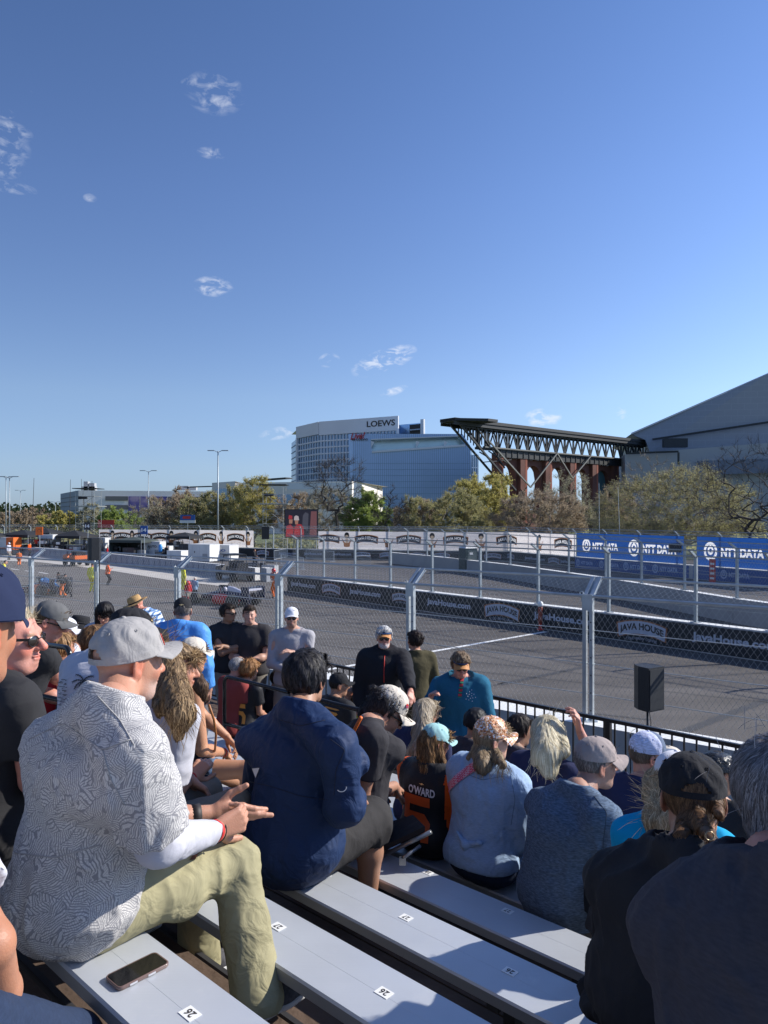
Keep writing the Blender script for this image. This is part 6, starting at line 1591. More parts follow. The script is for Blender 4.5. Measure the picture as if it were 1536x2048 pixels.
# ------------------------------------------------------------------ navy shirt man
def navy():
 g = place(i=2, hx=613, hy=1357, yaw=22, pitch=2, lean=.09, sc=1.05, p=2.27, chest_w=.215, body=36, tw=-4); g.hsc = 1.06
 g.P0 = ap(590, 1690, 2.25); g.hipR = g.P0+g.r*.1; g.hipL = g.P0-g.r*.1
 g.SL = ap(538, 1466, 2.35); g.SR = ap(676, 1492, 2.2); g.P3 = (g.SR+g.SL)/2+g.up_c*.06; g.neck = ap(602, 1424, 2.25); g.P1 = lerp(g.P0, g.P3, .3); g.P2 = lerp(g.P0, g.P3, .64)
 g.kR = ap(742, 1640, 2.72); g.kL = g.kR-g.r*.3+g.f*.03; g.aR = ap(735, 1790, 2.72); g.aL = ap(610, 1830, 2.75); g.aR[2] = g.aL[2] = z_seat(2)-.35
 g.eR = ap(688, 1612, 2.25); g.wR = ap(712, 1600, 2.62); g.eL = ap(503, 1618, 2.46); g.wL = ap(570, 1640, 2.75)
 g.wR = ap(716, 1585, 2.6)
 t = who(g, 'big man with black hair in a navy vented shirt seen from behind')
 make_body(g, t, (.36,.19,.12), hres=.0055, hand_res=.006, bare_arms=True, bare_legs=True, res=.02, b=1.1)
 o, fn = make_top(g, t, f_navy, res=.0085, sleeve='roll', ease=.028, b=1.08, belly=.04, amp=.009, seed=14, hem=-.13, collar=True, loose=.05, hang=.015, name='navy_shirt')
 make_legs(g, t, f_shorts, res=.010, short=True, ease=.02, b=1.12, name='shorts', amp=.008);
 make_shoes(g, t, m_shoeb, m_sole, res=.011)
 hair(g, t, 'short', (.006,.005,.006), (.045,.042,.046), n=3600, thick=.018, nape=-.072, segs=6, seglen=.011, width=.004, lift=.008, res=.0075, hairline=.03, name='black_hair', wild=.3)
 f_ns = mat('navy_seam', (.006,.012,.035), .8)
 seam(o, fn, ((482,1560),(540,1572),(600,1592),(655,1600)), f_ns, 'vent_seam', d0=2.4); seam(o, fn, ((660,1478),(690,1500),(672,1540),(668,1590)), f_ns, 'armhole_seam', d0=2.4); seam(o, fn, ((560,1440),(600,1452),(650,1440)), f_ns, 'collar_seam', d0=2.4)
 dv = nrmz(ap(513,1548,2.2)-np.array([0,0,HC], F32)); U = nrmz(np.cross(dv, UP)); Vv = np.cross(U, dv)
 decal(t, 'triangle_badge', m_thread, fn, ap(511, 1546, 2.0)-dv*.3, U, Vv, dv, [(a*.034, b*.042) for a, b in TRI[0]], TRI[1], off=.004, L_=.008)
 arc_ = [(.022*math.cos(a), .018*math.sin(a)) for a in np.linspace(-2.6, .2, 9)]; P = []; F = []
 for k, (x, y) in enumerate(arc_): P += [(x, y), (x*.82, y*.82)]
 F = [(2*k, 2*k+1, 2*k+3, 2*k+2) for k in range(8)]
 decal(t, 'sleeve_mark', m_thread, fn, ap(700, 1578, 2.0)-dv*.3, U, Vv, dv, P, F, off=.004, L_=.01)
navy()
# looking-down man in cream cap
def lookdown():
 g = place(i=3, hx=772, hy=1424, yaw=72, pitch=36, lean=.34, sc=1.03, p=2.95, body=4); g.hsc = 1.08
 g.kR = ap(748, 1655, 3.3); g.kL = ap(712, 1635, 3.4); g.aR = ap(748, 1800, 3.32); g.aL = ap(712, 1780, 3.42); g.P0 = ap(712, 1650, 2.9); g.hipR = g.P0+g.r*.1; g.hipL = g.P0-g.r*.1; g.SR = ap(750, 1480, 2.86); g.SL = ap(698, 1478, 3.04); g.P3 = (g.SR+g.SL)/2+UP*.05; g.neck = ap(738, 1452, 2.95); g.P1 = lerp(g.P0, g.P3, .3); g.P2 = lerp(g.P0, g.P3, .64)
 g.eR = ap(722, 1592, 2.84); g.wR = ap(788, 1572, 3.2); g.eL = ap(712, 1595, 3.1); g.wL = ap(772, 1585, 3.35)
 t = who(g, 'dark haired man in black T-shirt and cream cap bending his head')
 make_body(g, t, (.40,.21,.14), hres=.006, hand_res=.006, bare_arms=True, res=.02, stubble=.6, scol=(.06,.045,.04))
 make_top(g, t, f_black2, res=.0095, sleeve='short', ease=.02, amp=.009, seed=6, b=.92); make_legs(g, t, f_shorts, res=.014); make_shoes(g, t, m_shoeb, m_sole)
 c, spot = cap(g, t, c_cream, hi=True, H=.105, z0=.038, bent=.5, open_back=True, under_m=MATS['dusty_red_cotton']); cap_patch(c, spot, .9, .45, .034, .022, M_red, 'badge'); p_ = cap_patch(c, spot, .96, .40, .017, .011, M_blue, 'badge_field')
 sunglasses(g, t)
 ex = [Con(V3(loc2w(g, (0,-.085,-.0))), V3(loc2w(g, (0,-.10,-.06))), .045, .035, .03), Con(V3(loc2w(g, (0,-.10,.05))), V3(loc2w(g, (0,-.135,.06))), .03, .018, .02)]
 hair(g, t, 'curly', (.012,.010,.010), (.06,.05,.048), n=2200, extra=ex, thick=.010, nape=-.07, segs=5, seglen=.010, lift=.016, curl=.008, wild=.7, res=.007, name='dark_wavy_hair')
 mb = MB(); mb.tube([Vector(ap(*q).tolist()) for q in ((722,1435,2.75),(706,1465,2.78),(692,1500,2.82))], .01, 8); mb.build('orange_strap', M_orange, t, True)
lookdown()
print('stand part 1', round(time.time()-T0, 1))
# ------------------------------------------------------------------ right part of the stand
def blonde_long():
 g = place(i=5, hx=852, hy=1428, yaw=35, pitch=8, lean=.1, sc=.95, p=4.15); arms(g, 'lap', 'lap'); t = who(g, 'woman with very long straight blonde hair behind the mint cap')
 make_body(g, t, LIGHT, hres=g.hres, res=.022); make_top(g, t, f_navytee, res=g.res, sleeve='long'); make_legs(g, t, f_dark, res=.018); make_shoes(g, t, m_shoeb, m_sole, res=.014)
 ex = [Con(V3(loc2w(g, (0,-.06,.03))), ap(845, 1500, 4.02), .075, .075, .04), Con(ap(845, 1500, 4.02), ap(826, 1580, 3.98), .075, .045, .03), Con(ap(826, 1500, 4.0), ap(812, 1560, 4.0), .04, .02, .03)]
 hair(g, t, 'long', (.20,.15,.095), (.62,.52,.38), n=5500, extra=ex, thick=.012, nape=-.09, segs=9, seglen=.026, width=.003, lift=.005, wild=.09, res=.012, name='long_blonde_hair')
blonde_long()
def jersey(i, hx, hy, label, hat, big, tone, hk, yaw, sc, p=None, pitch=5, num=(.12,.27), hairm=None, arms_=('lap','lap'), five=(.0,.22,.2,.27), name_=(.0,.40,.17,.045), sleeve_m=None, orange=None, body=None, lean=.1):
 g = place(i=i, hx=hx, hy=hy, yaw=yaw, pitch=pitch, lean=lean, sc=sc, p=p, body=body); arms(g, *arms_); t = who(g, label)
 make_body(g, t, tone, hres=g.hres, res=.022, hand_res=.008)
 o, fn = make_top(g, t, f_jersey, res=g.res, sleeve='long' if sleeve_m else 'short', ease=.018, amp=.005, seed=3, sleeve_mat=sleeve_m, hem=-.08, b=.98)
 make_legs(g, t, f_dark, res=.016); make_shoes(g, t, m_shoeb, m_sole, res=.014)
 if hat: c, spot = cap(g, t, hat, **hk)
 if hairm: hair(g, t, **hairm)
 om = orange or mat('orange_number_print', (.70,.10,.015), .6)
 dv = nrmz(lerp(g.P2, g.P3, .3)-np.array([0,0,HC], F32)); dv = nrmz(dv*.5+g.fc*.5)
 back_decal(g, t, fn, 'back_name', m_thread, name_[0], name_[1], name_[2], name_[3], text="O'WARD", dirv=dv)
 back_decal(g, t, fn, 'back_number', om, five[0], five[1], five[2], five[3], shape=FIVE, dirv=dv)
 back_decal(g, t, fn, 'back_emblem', m_gold, name_[0], name_[1]+.05, .035, .012, shape=BOW, dirv=dv)
 return g
gm = jersey(4, 870, 1486, "girl in mint cap and black jersey with orange sleeves and number", c_mint, True, LIGHT, dict(H=.10, bent=.35, hi=True), 62, .92, pitch=14, sleeve_m=f_orange, five=(-.03,.17,.20,.26), name_=(.0,.365,.19,.05), arms_=('lap','lap'),
   hairm=dict(style='curly', col=(.07,.035,.015), col2=(.38,.21,.09), n=2200, thick=.008, nape=-.085, segs=8, seglen=.018, lift=.012, wild=.4, res=.009, curl=.006, name='wavy_brown_hair',
   extra=None))
def mint_hair():
 g = gm; a = V3(loc2w(g, (.0,-.07,-.01))); b = g.neck-g.fc*.06+g.rc*.03-UP*.08
 ex = [Con(a, b, .06, .055, .03), Con(V3(loc2w(g, (.05,.0,-.03))), g.neck+g.rc*.09-UP*.09+g.fc*.02, .035, .03, .03), Con(b, b-UP*.06+g.rc*.02, .05, .02, .03)]
 ob = [o for o in bpy.data.objects if o.name.startswith('wavy_brown_hair')][0]; par = ob.parent; bpy.data.objects.remove(ob)
 hair(g, par, 'curly', (.07,.035,.015), (.40,.22,.095), n=5200, extra=ex, thick=.006, nape=-.085, segs=8, seglen=.016, lift=.007, wild=.2, width=.0024, res=.008, curl=.006, name='wavy_brown_hair')
mint_hair()
jersey(7, 500, 1340, "seated fan with curly red hair and black number jersey", None, False, LIGHT, None, 45, .98, five=(.0,.20,.17,.23), name_=(.0,.37,.17,.035), orange=mat('amber_number_print', (.75,.30,.05), .6),
   hairm=dict(style='curly', col=(.22,.09,.03), col2=(.60,.33,.14), n=1600, thick=.030, nape=-.10, segs=6, seglen=.016, lift=.025, wild=.8, res=.012, curl=.012, name='curly_red_hair'))
# woman in chambray shirt, glitter cap
def chambray():
 g = place(i=4, hx=983, hy=1480, yaw=72, pitch=2, lean=.06, sc=1.0, p=3.50, chest_w=.185, body=48)
 g.P0 = ap(965, 1716, 3.47); g.hipR = g.P0+g.r*.1; g.hipL = g.P0-g.r*.1; g.P1 = lerp(g.P0, g.P3, .3)-g.f*.0; g.P2 = lerp(g.P0, g.P3, .64)
 arms(g, 'lap', 'lap'); t = who(g, 'woman in glittery orange cap and knotted pale blue shirt')
 make_body(g, t, (.55,.33,.24), hres=.0065, hand_res=.008, res=.018, b=1.1)
 o, fn = make_top(g, t, f_chambray, res=.009, sleeve='long', ease=.030, b=1.12, belly=.02, amp=.012, seed=21, hem=-.0, collar=False, loose=.03, name='tied_shirt', neckcut=.05)
 f_cs = mat('chambray_seam', (.16,.23,.34), .9); seam(o, fn, ((925,1545),(965,1560),(1010,1552)), f_cs, 'yoke_seam', d0=3.0); seam(o, fn, ((1022,1550),(1030,1600),(1022,1650)), f_cs, 'armhole_seam', d0=3.0)
 make_legs(g, t, f_jeans, res=.011, b=1.15, amp=.006, name='jeans')
 make_shoes(g, t, m_shoeb, m_sole, res=.014)
 dv = nrmz(g.P2-np.array([0,0,HC], F32)); U = nrmz(np.cross(dv, UP)); Vv = np.cross(U, dv)
 K = 14; P = []; F = []
 for k in range(K):
  x = -.5+k/(K-1); y = .02*math.sin(math.pi*(x+.5)); P += [(x*.26+.0, x*.19+y-.028), (x*.26, x*.19+y+.028)]
  if k: F.append((2*k-2, 2*k, 2*k+1, 2*k-1))
 m_strap = mat('pink_checked_strap', (.7,.08,.16), .8); N, L, bs = nodes_of(m_strap); tc = N.new('ShaderNodeTexCoord'); ck = N.new('ShaderNodeTexChecker'); ck.inputs['Scale'].default_value = 95; ck.inputs[1].default_value = (.72,.06,.13,1); ck.inputs[2].default_value = (.75,.45,.50,1); L.new(tc.outputs['Object'], ck.inputs[0]); L.new(ck.outputs[0], bs.inputs['Base Color'])
 decal(t, 'shoulder_strap', m_strap, fn, ap(924, 1552, 3.2)-dv*.3, U, Vv, dv, P, F, off=.006, L_=.02)
 kp = ap(931, 1690, 3.30); pr = [Ell(kp, (.028,.022,.026), None, .02), Con(kp, kp-UP*.10+g.rc*.005, .012, .030, .02), Con(kp, kp+g.rc*.09+UP*.035+g.fc*.02, .022, .014, .02), Con(kp, kp-g.rc*.06+UP*.05, .018, .012, .02)]
 lo, hi = bounds(pr); V, F = surf(lambda P: union(pr, P)-folds(P, .006, 3, f=20), lo, hi, .006, margin=.01); np_mesh('shirt_knot', V, F, f_chambray, t)
 c, spot = cap(g, t, c_seq, hi=True, H=.112, z0=.032, bent=.6, brim_len=.07, crush=1.2)
 a = V3(loc2w(g, (0,-.055,-.055))); b = ap(965, 1530, 3.4); ex = [Con(a, b, .05, .048, .03), Con(V3(loc2w(g, (.06,-.01,-.05))), ap(1005, 1528, 3.42), .03, .022, .03), Con(a, ap(940, 1515, 3.45), .05, .02, .03)]
 hair(g, t, 'long', (.14,.09,.055), (.55,.42,.26), n=5000, extra=ex, thick=.004, nape=-.08, segs=8, seglen=.012, width=.0018, lift=.004, wild=.11, res=.0075, name='shoulder_length_hair')
 fly_strands(g, t, [ex[1].b, ex[0].b], [[.1,.1,-1],[-.2,0,-1]], 120, .09, (.2,.13,.08), (.62,.48,.30), width=.0016, seed=3)
chambray()
# slate jersey man with taupe cap
def slate():
 g = place(i=4, hx=1192, hy=1528, yaw=74, pitch=4, lean=.15, sc=1.04, p=3.42, chest_w=.21, body=40); g.hsc = 1.03
 g.P0 = ap(1130, 1790, 3.32); g.hipR = g.P0+g.r*.1; g.hipL = g.P0-g.r*.1
 g.SR = ap(1205, 1640, 3.25); g.SL = ap(1085, 1612, 3.42); g.P3 = (g.SR+g.SL)/2+g.up_c*.07; g.neck = ap(1160, 1585, 3.38); g.P1 = lerp(g.P0, g.P3, .3)-g.f*.02; g.P2 = lerp(g.P0, g.P3, .64)-g.f*.02
 g.rc = nrmz(g.SR-g.SL); g.fc = nrmz(np.cross(UP, g.rc))
 e_, w_ = ik(g.SR, g.kR+UP*.1, .30, .27, -UP-g.fc*.3); g.eR, g.wR = e_, w_; g.eR = ap(1222, 1745, 3.3); e_, w_ = ik(g.SL, g.kL+UP*.1, .30, .27, -UP-g.fc*.3); g.eL, g.wL = e_, w_
 t = who(g, 'man in taupe cap and slate blue long sleeve top turning his face right')
 make_body(g, t, (.40,.22,.16), hres=.0052, res=.02, stubble=.35, scol=(.3,.25,.22), b=1.05, jaw=1.1, nose=1.04)
 o, fn = make_top(g, t, f_heather, res=.008, sleeve='long', ease=.024, b=1.08, belly=.03, amp=.011, seed=8, hem=-.10, loose=.03, hang=.01, neckcut=.055, name='long_sleeve_top')
 make_legs(g, t, f_jeans, res=.013, b=1.05); make_shoes(g, t, m_shoeb, m_sole, res=.014)
 c, spot = cap(g, t, c_tan, hi=True, H=.100, z0=.036, rx=.089, ry=.109, bent=.55, brim_len=.072, open_back=False, crush=.9)
 cap_patch(c, spot, .45, .38, .05, .018, M_red, 'script_badge', ([(-.5,-.2),(-.3,-.4),(0,.1),(.2,-.3),(.5,.3),(.45,.4),(.2,-.05),(.0,.4),(-.3,-.1),(-.45,.05)], [tuple(range(10))]))
 hair(g, t, 'short', (.09,.075,.065), (.34,.31,.29), n=1800, thick=.005, nape=-.062, segs=4, seglen=.007, width=.0022, lift=.002, res=.006, name='greying_hair')
 seam(o, fn, ((1188,1592),(1214,1625),(1206,1690),(1212,1740)), mat('slate_seam', (.05,.07,.10), .9), 'armhole_seam', d0=2.8)
 c_ = ap(1192, 1795, 3.2); MB().box(Vector(c_.tolist()), (.10,.05,.13), Matrix.Rotation(.3, 3, 'Z')).build('belt_pouch', M_black, t)
slate()
g = std('man with short black hair resting his chin near the railing', topm=f_char, tone=(.30,.16,.10), R='chest', L='chest', hairspec=dict(style='short', col=DKH, col2=DKH2, n=900, thick=.014, nape=-.06, lift=.006, res=.01), i=6, hx=1040, hy=1460, yaw=60, pitch=10, lean=.2)
g = std('person in black beanie and black top behind the glitter cap', topm=f_char, tone=TAN, R='lap', L='lap', hairspec=dict(style='short', col=(.01,.01,.012), col2=(.02,.02,.024), n=300, thick=.020, nape=-.03, lift=.001, res=.01, wild=.1, name='knit_beanie'), i=6, hx=952, hy=1448, yaw=30, pitch=5, lean=.12)
g = std('man in black cap and black top left of the black beanie', topm=f_black, tone=(.34,.16,.12), hat=c_navy, i=7, hx=915, hy=1448, yaw=70, pitch=14, lean=.2, hatkw=dict(bent=.4))
def blonde_hand():
 g = place(i=5, hx=1098, hy=1470, yaw=50, pitch=4, lean=.1, sc=.97, p=4.15); arms(g, 'lap', 'lap'); g.eR = ap(1180, 1500, 4.3); g.wR = ap(1160, 1462, 4.3); g.handR = (nrmz(np.array([-.15,0,1], F32)), nrmz(np.array([-1,.2,0], F32)), dict(curl=.55))
 g.eR = ap(1195, 1545, 4.35)
 t = who(g, 'platinum blonde woman raising one hand to her head')
 make_body(g, t, PINK, hres=g.hres, hand_res=.0065, bare_arms=True, res=.02); make_top(g, t, f_navytee, res=g.res, sleeve='short', amp=.006); make_legs(g, t, f_jeans, res=.018); make_shoes(g, t, m_shoeb, m_sole, res=.014)
 ex = [Con(V3(loc2w(g, (0,-.04,.05))), ap(1092, 1510, 4.0), .088, .082, .04), Con(ap(1092, 1510, 4.0), ap(1098, 1540, 3.98), .080, .05, .03), Con(V3(loc2w(g, (-.04,-.02,.04))), ap(1072, 1522, 4.05), .06, .03, .03), Con(V3(loc2w(g, (.05,.03,.03))), ap(1130, 1505, 4.05), .05, .03, .03)]
 hair(g, t, 'long', (.45,.37,.22), (.86,.80,.62), n=8000, extra=ex, thick=.022, nape=-.09, segs=10, seglen=.02, width=.0024, lift=.006, wild=.10, res=.010, name='platinum_hair')
 fly_strands(g, t, [ap(1080, 1515, 3.98), ap(1100, 1540, 3.96), V3(loc2w(g, (0,-.06,.10)))], [[-.4,0,-.9],[.2,0,-1],[.5,-.2,.2]], 110, .10, (.5,.4,.24), (.9,.82,.62), width=.0014, seed=9, start=.025, sag=.5)
blonde_hand()
g = std('man in white mesh cap with slate peak and navy T-shirt', topm=f_navytee, tone=(.50,.25,.18), R='lap', L='lap', hat=c_mesh, hatkw=dict(brim_m=c_slate, front_m=c_slate, open_back=False, bent=.35, H=.108, hi=True), glasses=True, hairspec=under_cap((.10,.07,.05), (.25,.18,.13), 700), i=5, hx=1296, hy=1512, yaw=82, pitch=4, lean=.12, b=1.1, p=4.12, sc=1.04)
g = std('person in beige cap just beyond the white mesh cap', topm=f_stone, tone=LIGHT, hat=c_cream, i=6, hx=1338, hy=1516, yaw=60, pitch=4, lean=.1, p=4.6)
def turq():
 g = place(i=3, hx=1352, hy=1566, yaw=45, pitch=4, lean=.12, sc=.96, p=2.85); arms(g, 'lap', 'lap'); t = who(g, 'woman in bright turquoise top and white cap with windblown hair')
 g.SL = ap(1262, 1672, 2.85)
 make_body(g, t, LIGHT, hres=g.hres, res=.02); make_top(g, t, f_turq, res=g.res, sleeve='short', amp=.006, ease=.022); make_legs(g, t, f_jeans, res=.018); make_shoes(g, t, m_shoeb, m_sole, res=.014)
 cap(g, t, c_white, H=.10)
 ex = [Con(V3(loc2w(g, (-.06,-.04,-.01))), ap(1310, 1640, 2.8), .055, .035, .03), Con(ap(1310, 1640, 2.8), ap(1302, 1668, 2.8), .035, .012, .03), Con(V3(loc2w(g, (0,-.06,-.04))), ap(1345, 1645, 2.8), .07, .05, .04)]
 hair(g, t, 'long', (.28,.20,.11), (.78,.64,.42), n=4200, extra=ex, thick=.006, nape=-.09, segs=8, seglen=.016, width=.002, lift=.007, wild=.22, res=.008, curl=.005, name='windblown_hair')
 fly_strands(g, t, [ap(1305, 1590, 2.8), ap(1305, 1640, 2.8), ap(1310, 1610, 2.8)], [[-1,0,.45],[-.6,0,-.8],[-1,0,.0]], 90, .10, (.30,.22,.13), (.86,.72,.5), width=.0012, seed=5, start=.03, sag=.0, spread=.5)
turq()
g = std('person wearing a creased black leather look cap near the railing', topm=f_black, tone=TAN, hat=None, i=5, hx=1436, hy=1546, yaw=75, pitch=12, lean=.15, hairspec=under_cap(DKH, DKH2, 200), p=4.1)
M_leath = mat('black_leather', (.012,.012,.012), .32, bump=.4, bscale=60); cap(g, g.t, M_leath, H=.09, crush=4.5, open_back=False, brim_len=.05, rx=.098, ry=.118, z0=.03, name='leather_cap')
# black cap, brown hair, black T
def blackcap():
 g = place(i=2, hx=1385, hy=1598, yaw=18, pitch=6, lean=.14, sc=.98, p=2.2, chest_w=.19, body=38); g.hsc = 1.06
 g.P0 = ap(1330, 1990, 2.16); g.SL = ap(1262, 1752, 2.28); g.SR = ap(1440, 1775, 2.05); g.P3 = (g.SR+g.SL)/2+UP*.05; g.neck = ap(1375, 1706, 2.16); g.P1 = lerp(g.P0, g.P3, .3); g.P2 = lerp(g.P0, g.P3, .64)
 g.eL = ap(1228, 1880, 2.32); g.wL = ap(1262, 1940, 2.5); e_, w_ = ik(g.SR, g.kR+UP*.1, .29, .26, -UP); g.eR, g.wR = e_, w_
 t = who(g, 'person in faded black cap and black T-shirt with brown tied hair')
 make_body(g, t, TAN, hres=.006, hand_res=.008, bare_arms=True, res=.02)
 make_top(g, t, f_black, res=.009, sleeve='short', ease=.026, b=1.08, amp=.017, seed=5, sl=.9, hem=-.08, hang=.02); make_legs(g, t, f_dark, res=.014); make_shoes(g, t, m_shoeb, m_sole, res=.014)
 c, spot = cap(g, t, c_black, hi=True, H=.106, z0=.028, rx=.092, ry=.112, crush=2.2, bent=.6)
 a = V3(loc2w(g, (0,-.09,-.01))); ex = [Con(a, ap(1425, 1685, 2.0), .024, .014, .02), Con(V3(loc2w(g, (0,-.06,-.05))), ap(1365, 1675, 2.08), .045, .022, .03), Con(V3(loc2w(g, (.07,-.0,.0))), ap(1438, 1630, 2.08), .012, .010, .02)]
 hair(g, t, 'pony', (.045,.024,.013), (.30,.16,.075), n=5200, extra=ex, thick=.004, nape=-.09, segs=8, seglen=.010, width=.0014, lift=.003, wild=.14, res=.0065, curl=.003, name='brown_hair')
 p_ = Vector(ap(1419, 1672, 1.93).tolist()); MB().tube([p_+Vector((.011*math.cos(a_), 0, .011*math.sin(a_))) for a_ in np.linspace(0, 2*math.pi, 13)], .002, 6, False).build('ring_buckle', mat('dull_brass', (.35,.28,.18), .35, metal=.8), t, True)
 j = [Con(ap(1185, 1985, 2.25), ap(1290, 2010, 2.2), .045, .075, .03), Con(ap(1180, 2010, 2.2), ap(1290, 2060, 2.0), .035, .07, .03), Ell(ap(1260, 2010, 2.15), (.12,.09,.04), None, .03)]
 z2 = z_seat(2); lo, hi = bounds(j); lo[2] = min(lo[2], z2-.02); V, F = surf(lambda P: np.maximum(union(j, P)-folds(P, .022, 4, f=9), z2+.002-P[:,2]), lo, hi, .008, margin=.02)
 tag(np_mesh('folded_jacket', V, F, f_black, None), 'crumpled black jacket lying on the bench beside the black cap wearer', 'jacket')
blackcap()
def greyhair():
 g = place(i=1, hx=1580, hy=1606, yaw=24, pitch=2, lean=.12, sc=1.06, p=1.62, chest_w=.225, body=30); g.hsc = 1.02
 g.P0 = ap(1590, 2110, 1.58); g.SL = ap(1424, 1842, 1.72); g.SR = ap(1735, 1870, 1.45); g.P3 = (g.SR+g.SL)/2+UP*.05; g.neck = ap(1560, 1735, 1.60); g.P1 = lerp(g.P0, g.P3, .3); g.P2 = lerp(g.P0, g.P3, .64)
 arms(g, 'lap', 'lap'); g.eL = ap(1402, 2060, 1.72)
 t = who(g, 'person with thick grey hair and charcoal T-shirt filling the lower right corner')
 make_body(g, t, PINK, hres=.006, bare_arms=True, res=.02, b=1.1)
 make_top(g, t, f_char, res=.009, sleeve='short', ease=.028, b=1.14, amp=.017, seed=15, sl=.95, hem=-.08, hang=.03, neckcut=.045); make_legs(g, t, f_dark, res=.016); make_shoes(g, t, m_shoeb, m_sole, res=.014)
 ex = [Ell(V3(loc2w(g, (0,-.03,.055))), (.105,.115,.085), None, .04), Ell(V3(loc2w(g, (0,-.07,-.03))), (.085,.07,.075), None, .04)]
 hair(g, t, 'long', (.07,.06,.062), (.40,.37,.375), n=15000, extra=ex, thick=.028, nape=-.095, segs=6, seglen=.010, width=.0014, lift=.004, wild=.16, res=.0075, hairline=.03, name='thick_grey_hair')
 top = [V3(loc2w(g, (x_,-.03,.14))) for x_ in (-.05,0,.05)]+[V3(loc2w(g, (-.1,-.03,.06)))]; fly_strands(g, t, top, [[.1,0,1],[.3,0,1],[.4,0,.8],[-.8,0,.3]], 70, .06, (.25,.23,.23), (.6,.56,.56), width=.0009, seed=12, start=.03, sag=.3, spread=.8)
greyhair()
# ------------------------------------------------------------------ people lower down, centre-left
g = std('man with grey crew cut and dusty red shirt', topm=f_maroon, tone=PINK, R='lap', L='lap', hairspec=dict(style='short', col=GRH, col2=GRH2, n=900, thick=.005, nape=-.06, segs=4, seglen=.007, width=.004, lift=.003, res=.01, name='grey_crew_cut'), i=7, hx=475, hy=1334, yaw=50, pitch=4, lean=.15, p=5.25)
g = std('dark haired person sitting low before the pale grey shirt man', topm=f_black, tone=TAN, R='lap', L='lap', hairspec=dict(style='short', col=DKH, col2=DKH2, n=700, thick=.014, nape=-.07, lift=.006, res=.012), i=8, hx=555, hy=1358, yaw=30, pitch=6, lean=.15, sc=.95)
g = std('person in beige cap seated against the railing', topm=f_stone, tone=LIGHT, hat=c_tan, i=8, hx=702, hy=1386, yaw=70, pitch=6, lean=.15, p=6.0)
def amber():
 g = place(i=7, hx=678, hy=1370, yaw=72, pitch=6, lean=.14, sc=1.02, p=5.3); arms(g, 'lap', 'lap'); t = who(g, 'man in black cap and black shirt with amber lettering near the railing')
 make_body(g, t, (.36,.19,.12), hres=g.hres, bare_arms=True, res=.022); o, fn = make_top(g, t, f_jersey, res=g.res, sleeve='short', b=1.06, amp=.006, sleeve_mat=f_black); make_legs(g, t, f_dark, res=.018); make_shoes(g, t, m_shoeb, m_sole, res=.014)
 cap(g, t, c_black, bent=.4); hair(g, t, **under_cap(DKH, DKH2, 400))
 dv = nrmz(g.P2-np.array([0,0,HC], F32)); am = mat('amber_number_print', (.75,.30,.05), .6)
 for (cx, cz, w, h) in ((-.04,.44,.22,.018),(-.03,.40,.16,.035),(-.05,.355,.2,.014),(.0,.32,.13,.03)): back_decal(g, t, fn, 'amber_print', am, cx, cz, w, h, shape=([(-.5,-.5),(.3,-.5),(.5,.1),(.4,.5),(-.4,.5),(-.5,.1)], [tuple(range(6))]), dirv=dv)
 MB().box(Vector((g.SR+g.fc*.05-UP*.08+g.rc*.05).tolist()), (.08,.08,.09)).build('yellow_towel', f_yellow, t) if False else None
amber()
g = std('person in a yellow T-shirt partly hidden beside the amber lettered shirt', topm=f_yellow, tone=LIGHT, hairspec=dict(style='short', col=BRH, col2=BRH2, n=300, thick=.012, lift=.006, res=.014), i=8, hx=716, hy=1398, yaw=40, pitch=20, lean=.3, sc=.85, p=5.9)
# ------------------------------------------------------------------ standing people
def standing(label, p, fl, hx, hy, yaw, body, topm, legm, tone, top='short', R='down', L='down', sc=1.03, pitch=0, lean=.03, hat=None, hatkw=None, glasses=False, hairspec=None, stub=0.0, b=.95, belly=0.0, topkw=None, scol=(.1,.08,.07), over=None, hs=1.0):
 g = place(chest_w=.178, i=None, p=p, floor=fl, hx=hx, hy=hy, yaw=yaw, pitch=pitch, lean=lean, sc=sc, body=body, hs=hs, hipz=.0)
 if over:
  for k_, v_ in over.items(): setattr(g, k_, ap(*v_))
 arms(g, R if not isinstance(R, tuple) else ap(*R), L if not isinstance(L, tuple) else ap(*L)); t = who(g, label)
 make_body(g, t, tone, hres=min(g.hres, .0085), hand_res=.009, bare_arms=top in ('short',), res=.025, stubble=stub, scol=scol, b=b)
 o, fn = make_top(g, t, topm, res=g.res*.85, sleeve=top, b=b, belly=belly, seed=int(hx) % 13, **(topkw or {})); make_legs(g, t, legm, res=.018, b=b); make_shoes(g, t, m_shoeb, m_sole, res=.016)
 if hat: g.cap, g.spot = cap(g, t, hat, **(hatkw or {}))
 if glasses: sunglasses(g, t)
 if hairspec: hair(g, t, **hairspec)
 g.t, g.topfn = t, fn; return g
SH = lambda c1, c2, **k: dict(dict(style='short', col=c1, col2=c2, n=900, thick=.012, nape=-.055, segs=5, seglen=.008, width=.004, lift=.006, res=.009), **k)
g = standing('standing man in sky blue jacket and black cap seen from behind', 3.9, 2.38, 366, 1222, -8, 14, f_sky, f_grey_tr, (.42,.22,.15), top='long', b=1.18, belly=.04, hat=c_black, hatkw=dict(open_back=False, bent=.4), hairspec=under_cap((.06,.05,.045), (.3,.27,.25), 500), R='down', L='belly', topkw=dict(ease=.035, loose=.05, amp=.010, hem=-.12, collar=True, hang=.0))
cap_patch(g.cap, g.spot, math.pi, .35, .05, .016, m_gold, 'gold_badge', BOW)
g = standing('young standing man with black hair folding his arms in black T-shirt', 5.7, 1.98, 457, 1226, 118, 150, f_black, f_stone, (.30,.16,.10), R='fold', L='fold', glasses=True, hairspec=SH(DKH, DKH2, thick=.022, lift=.012), sc=.98)
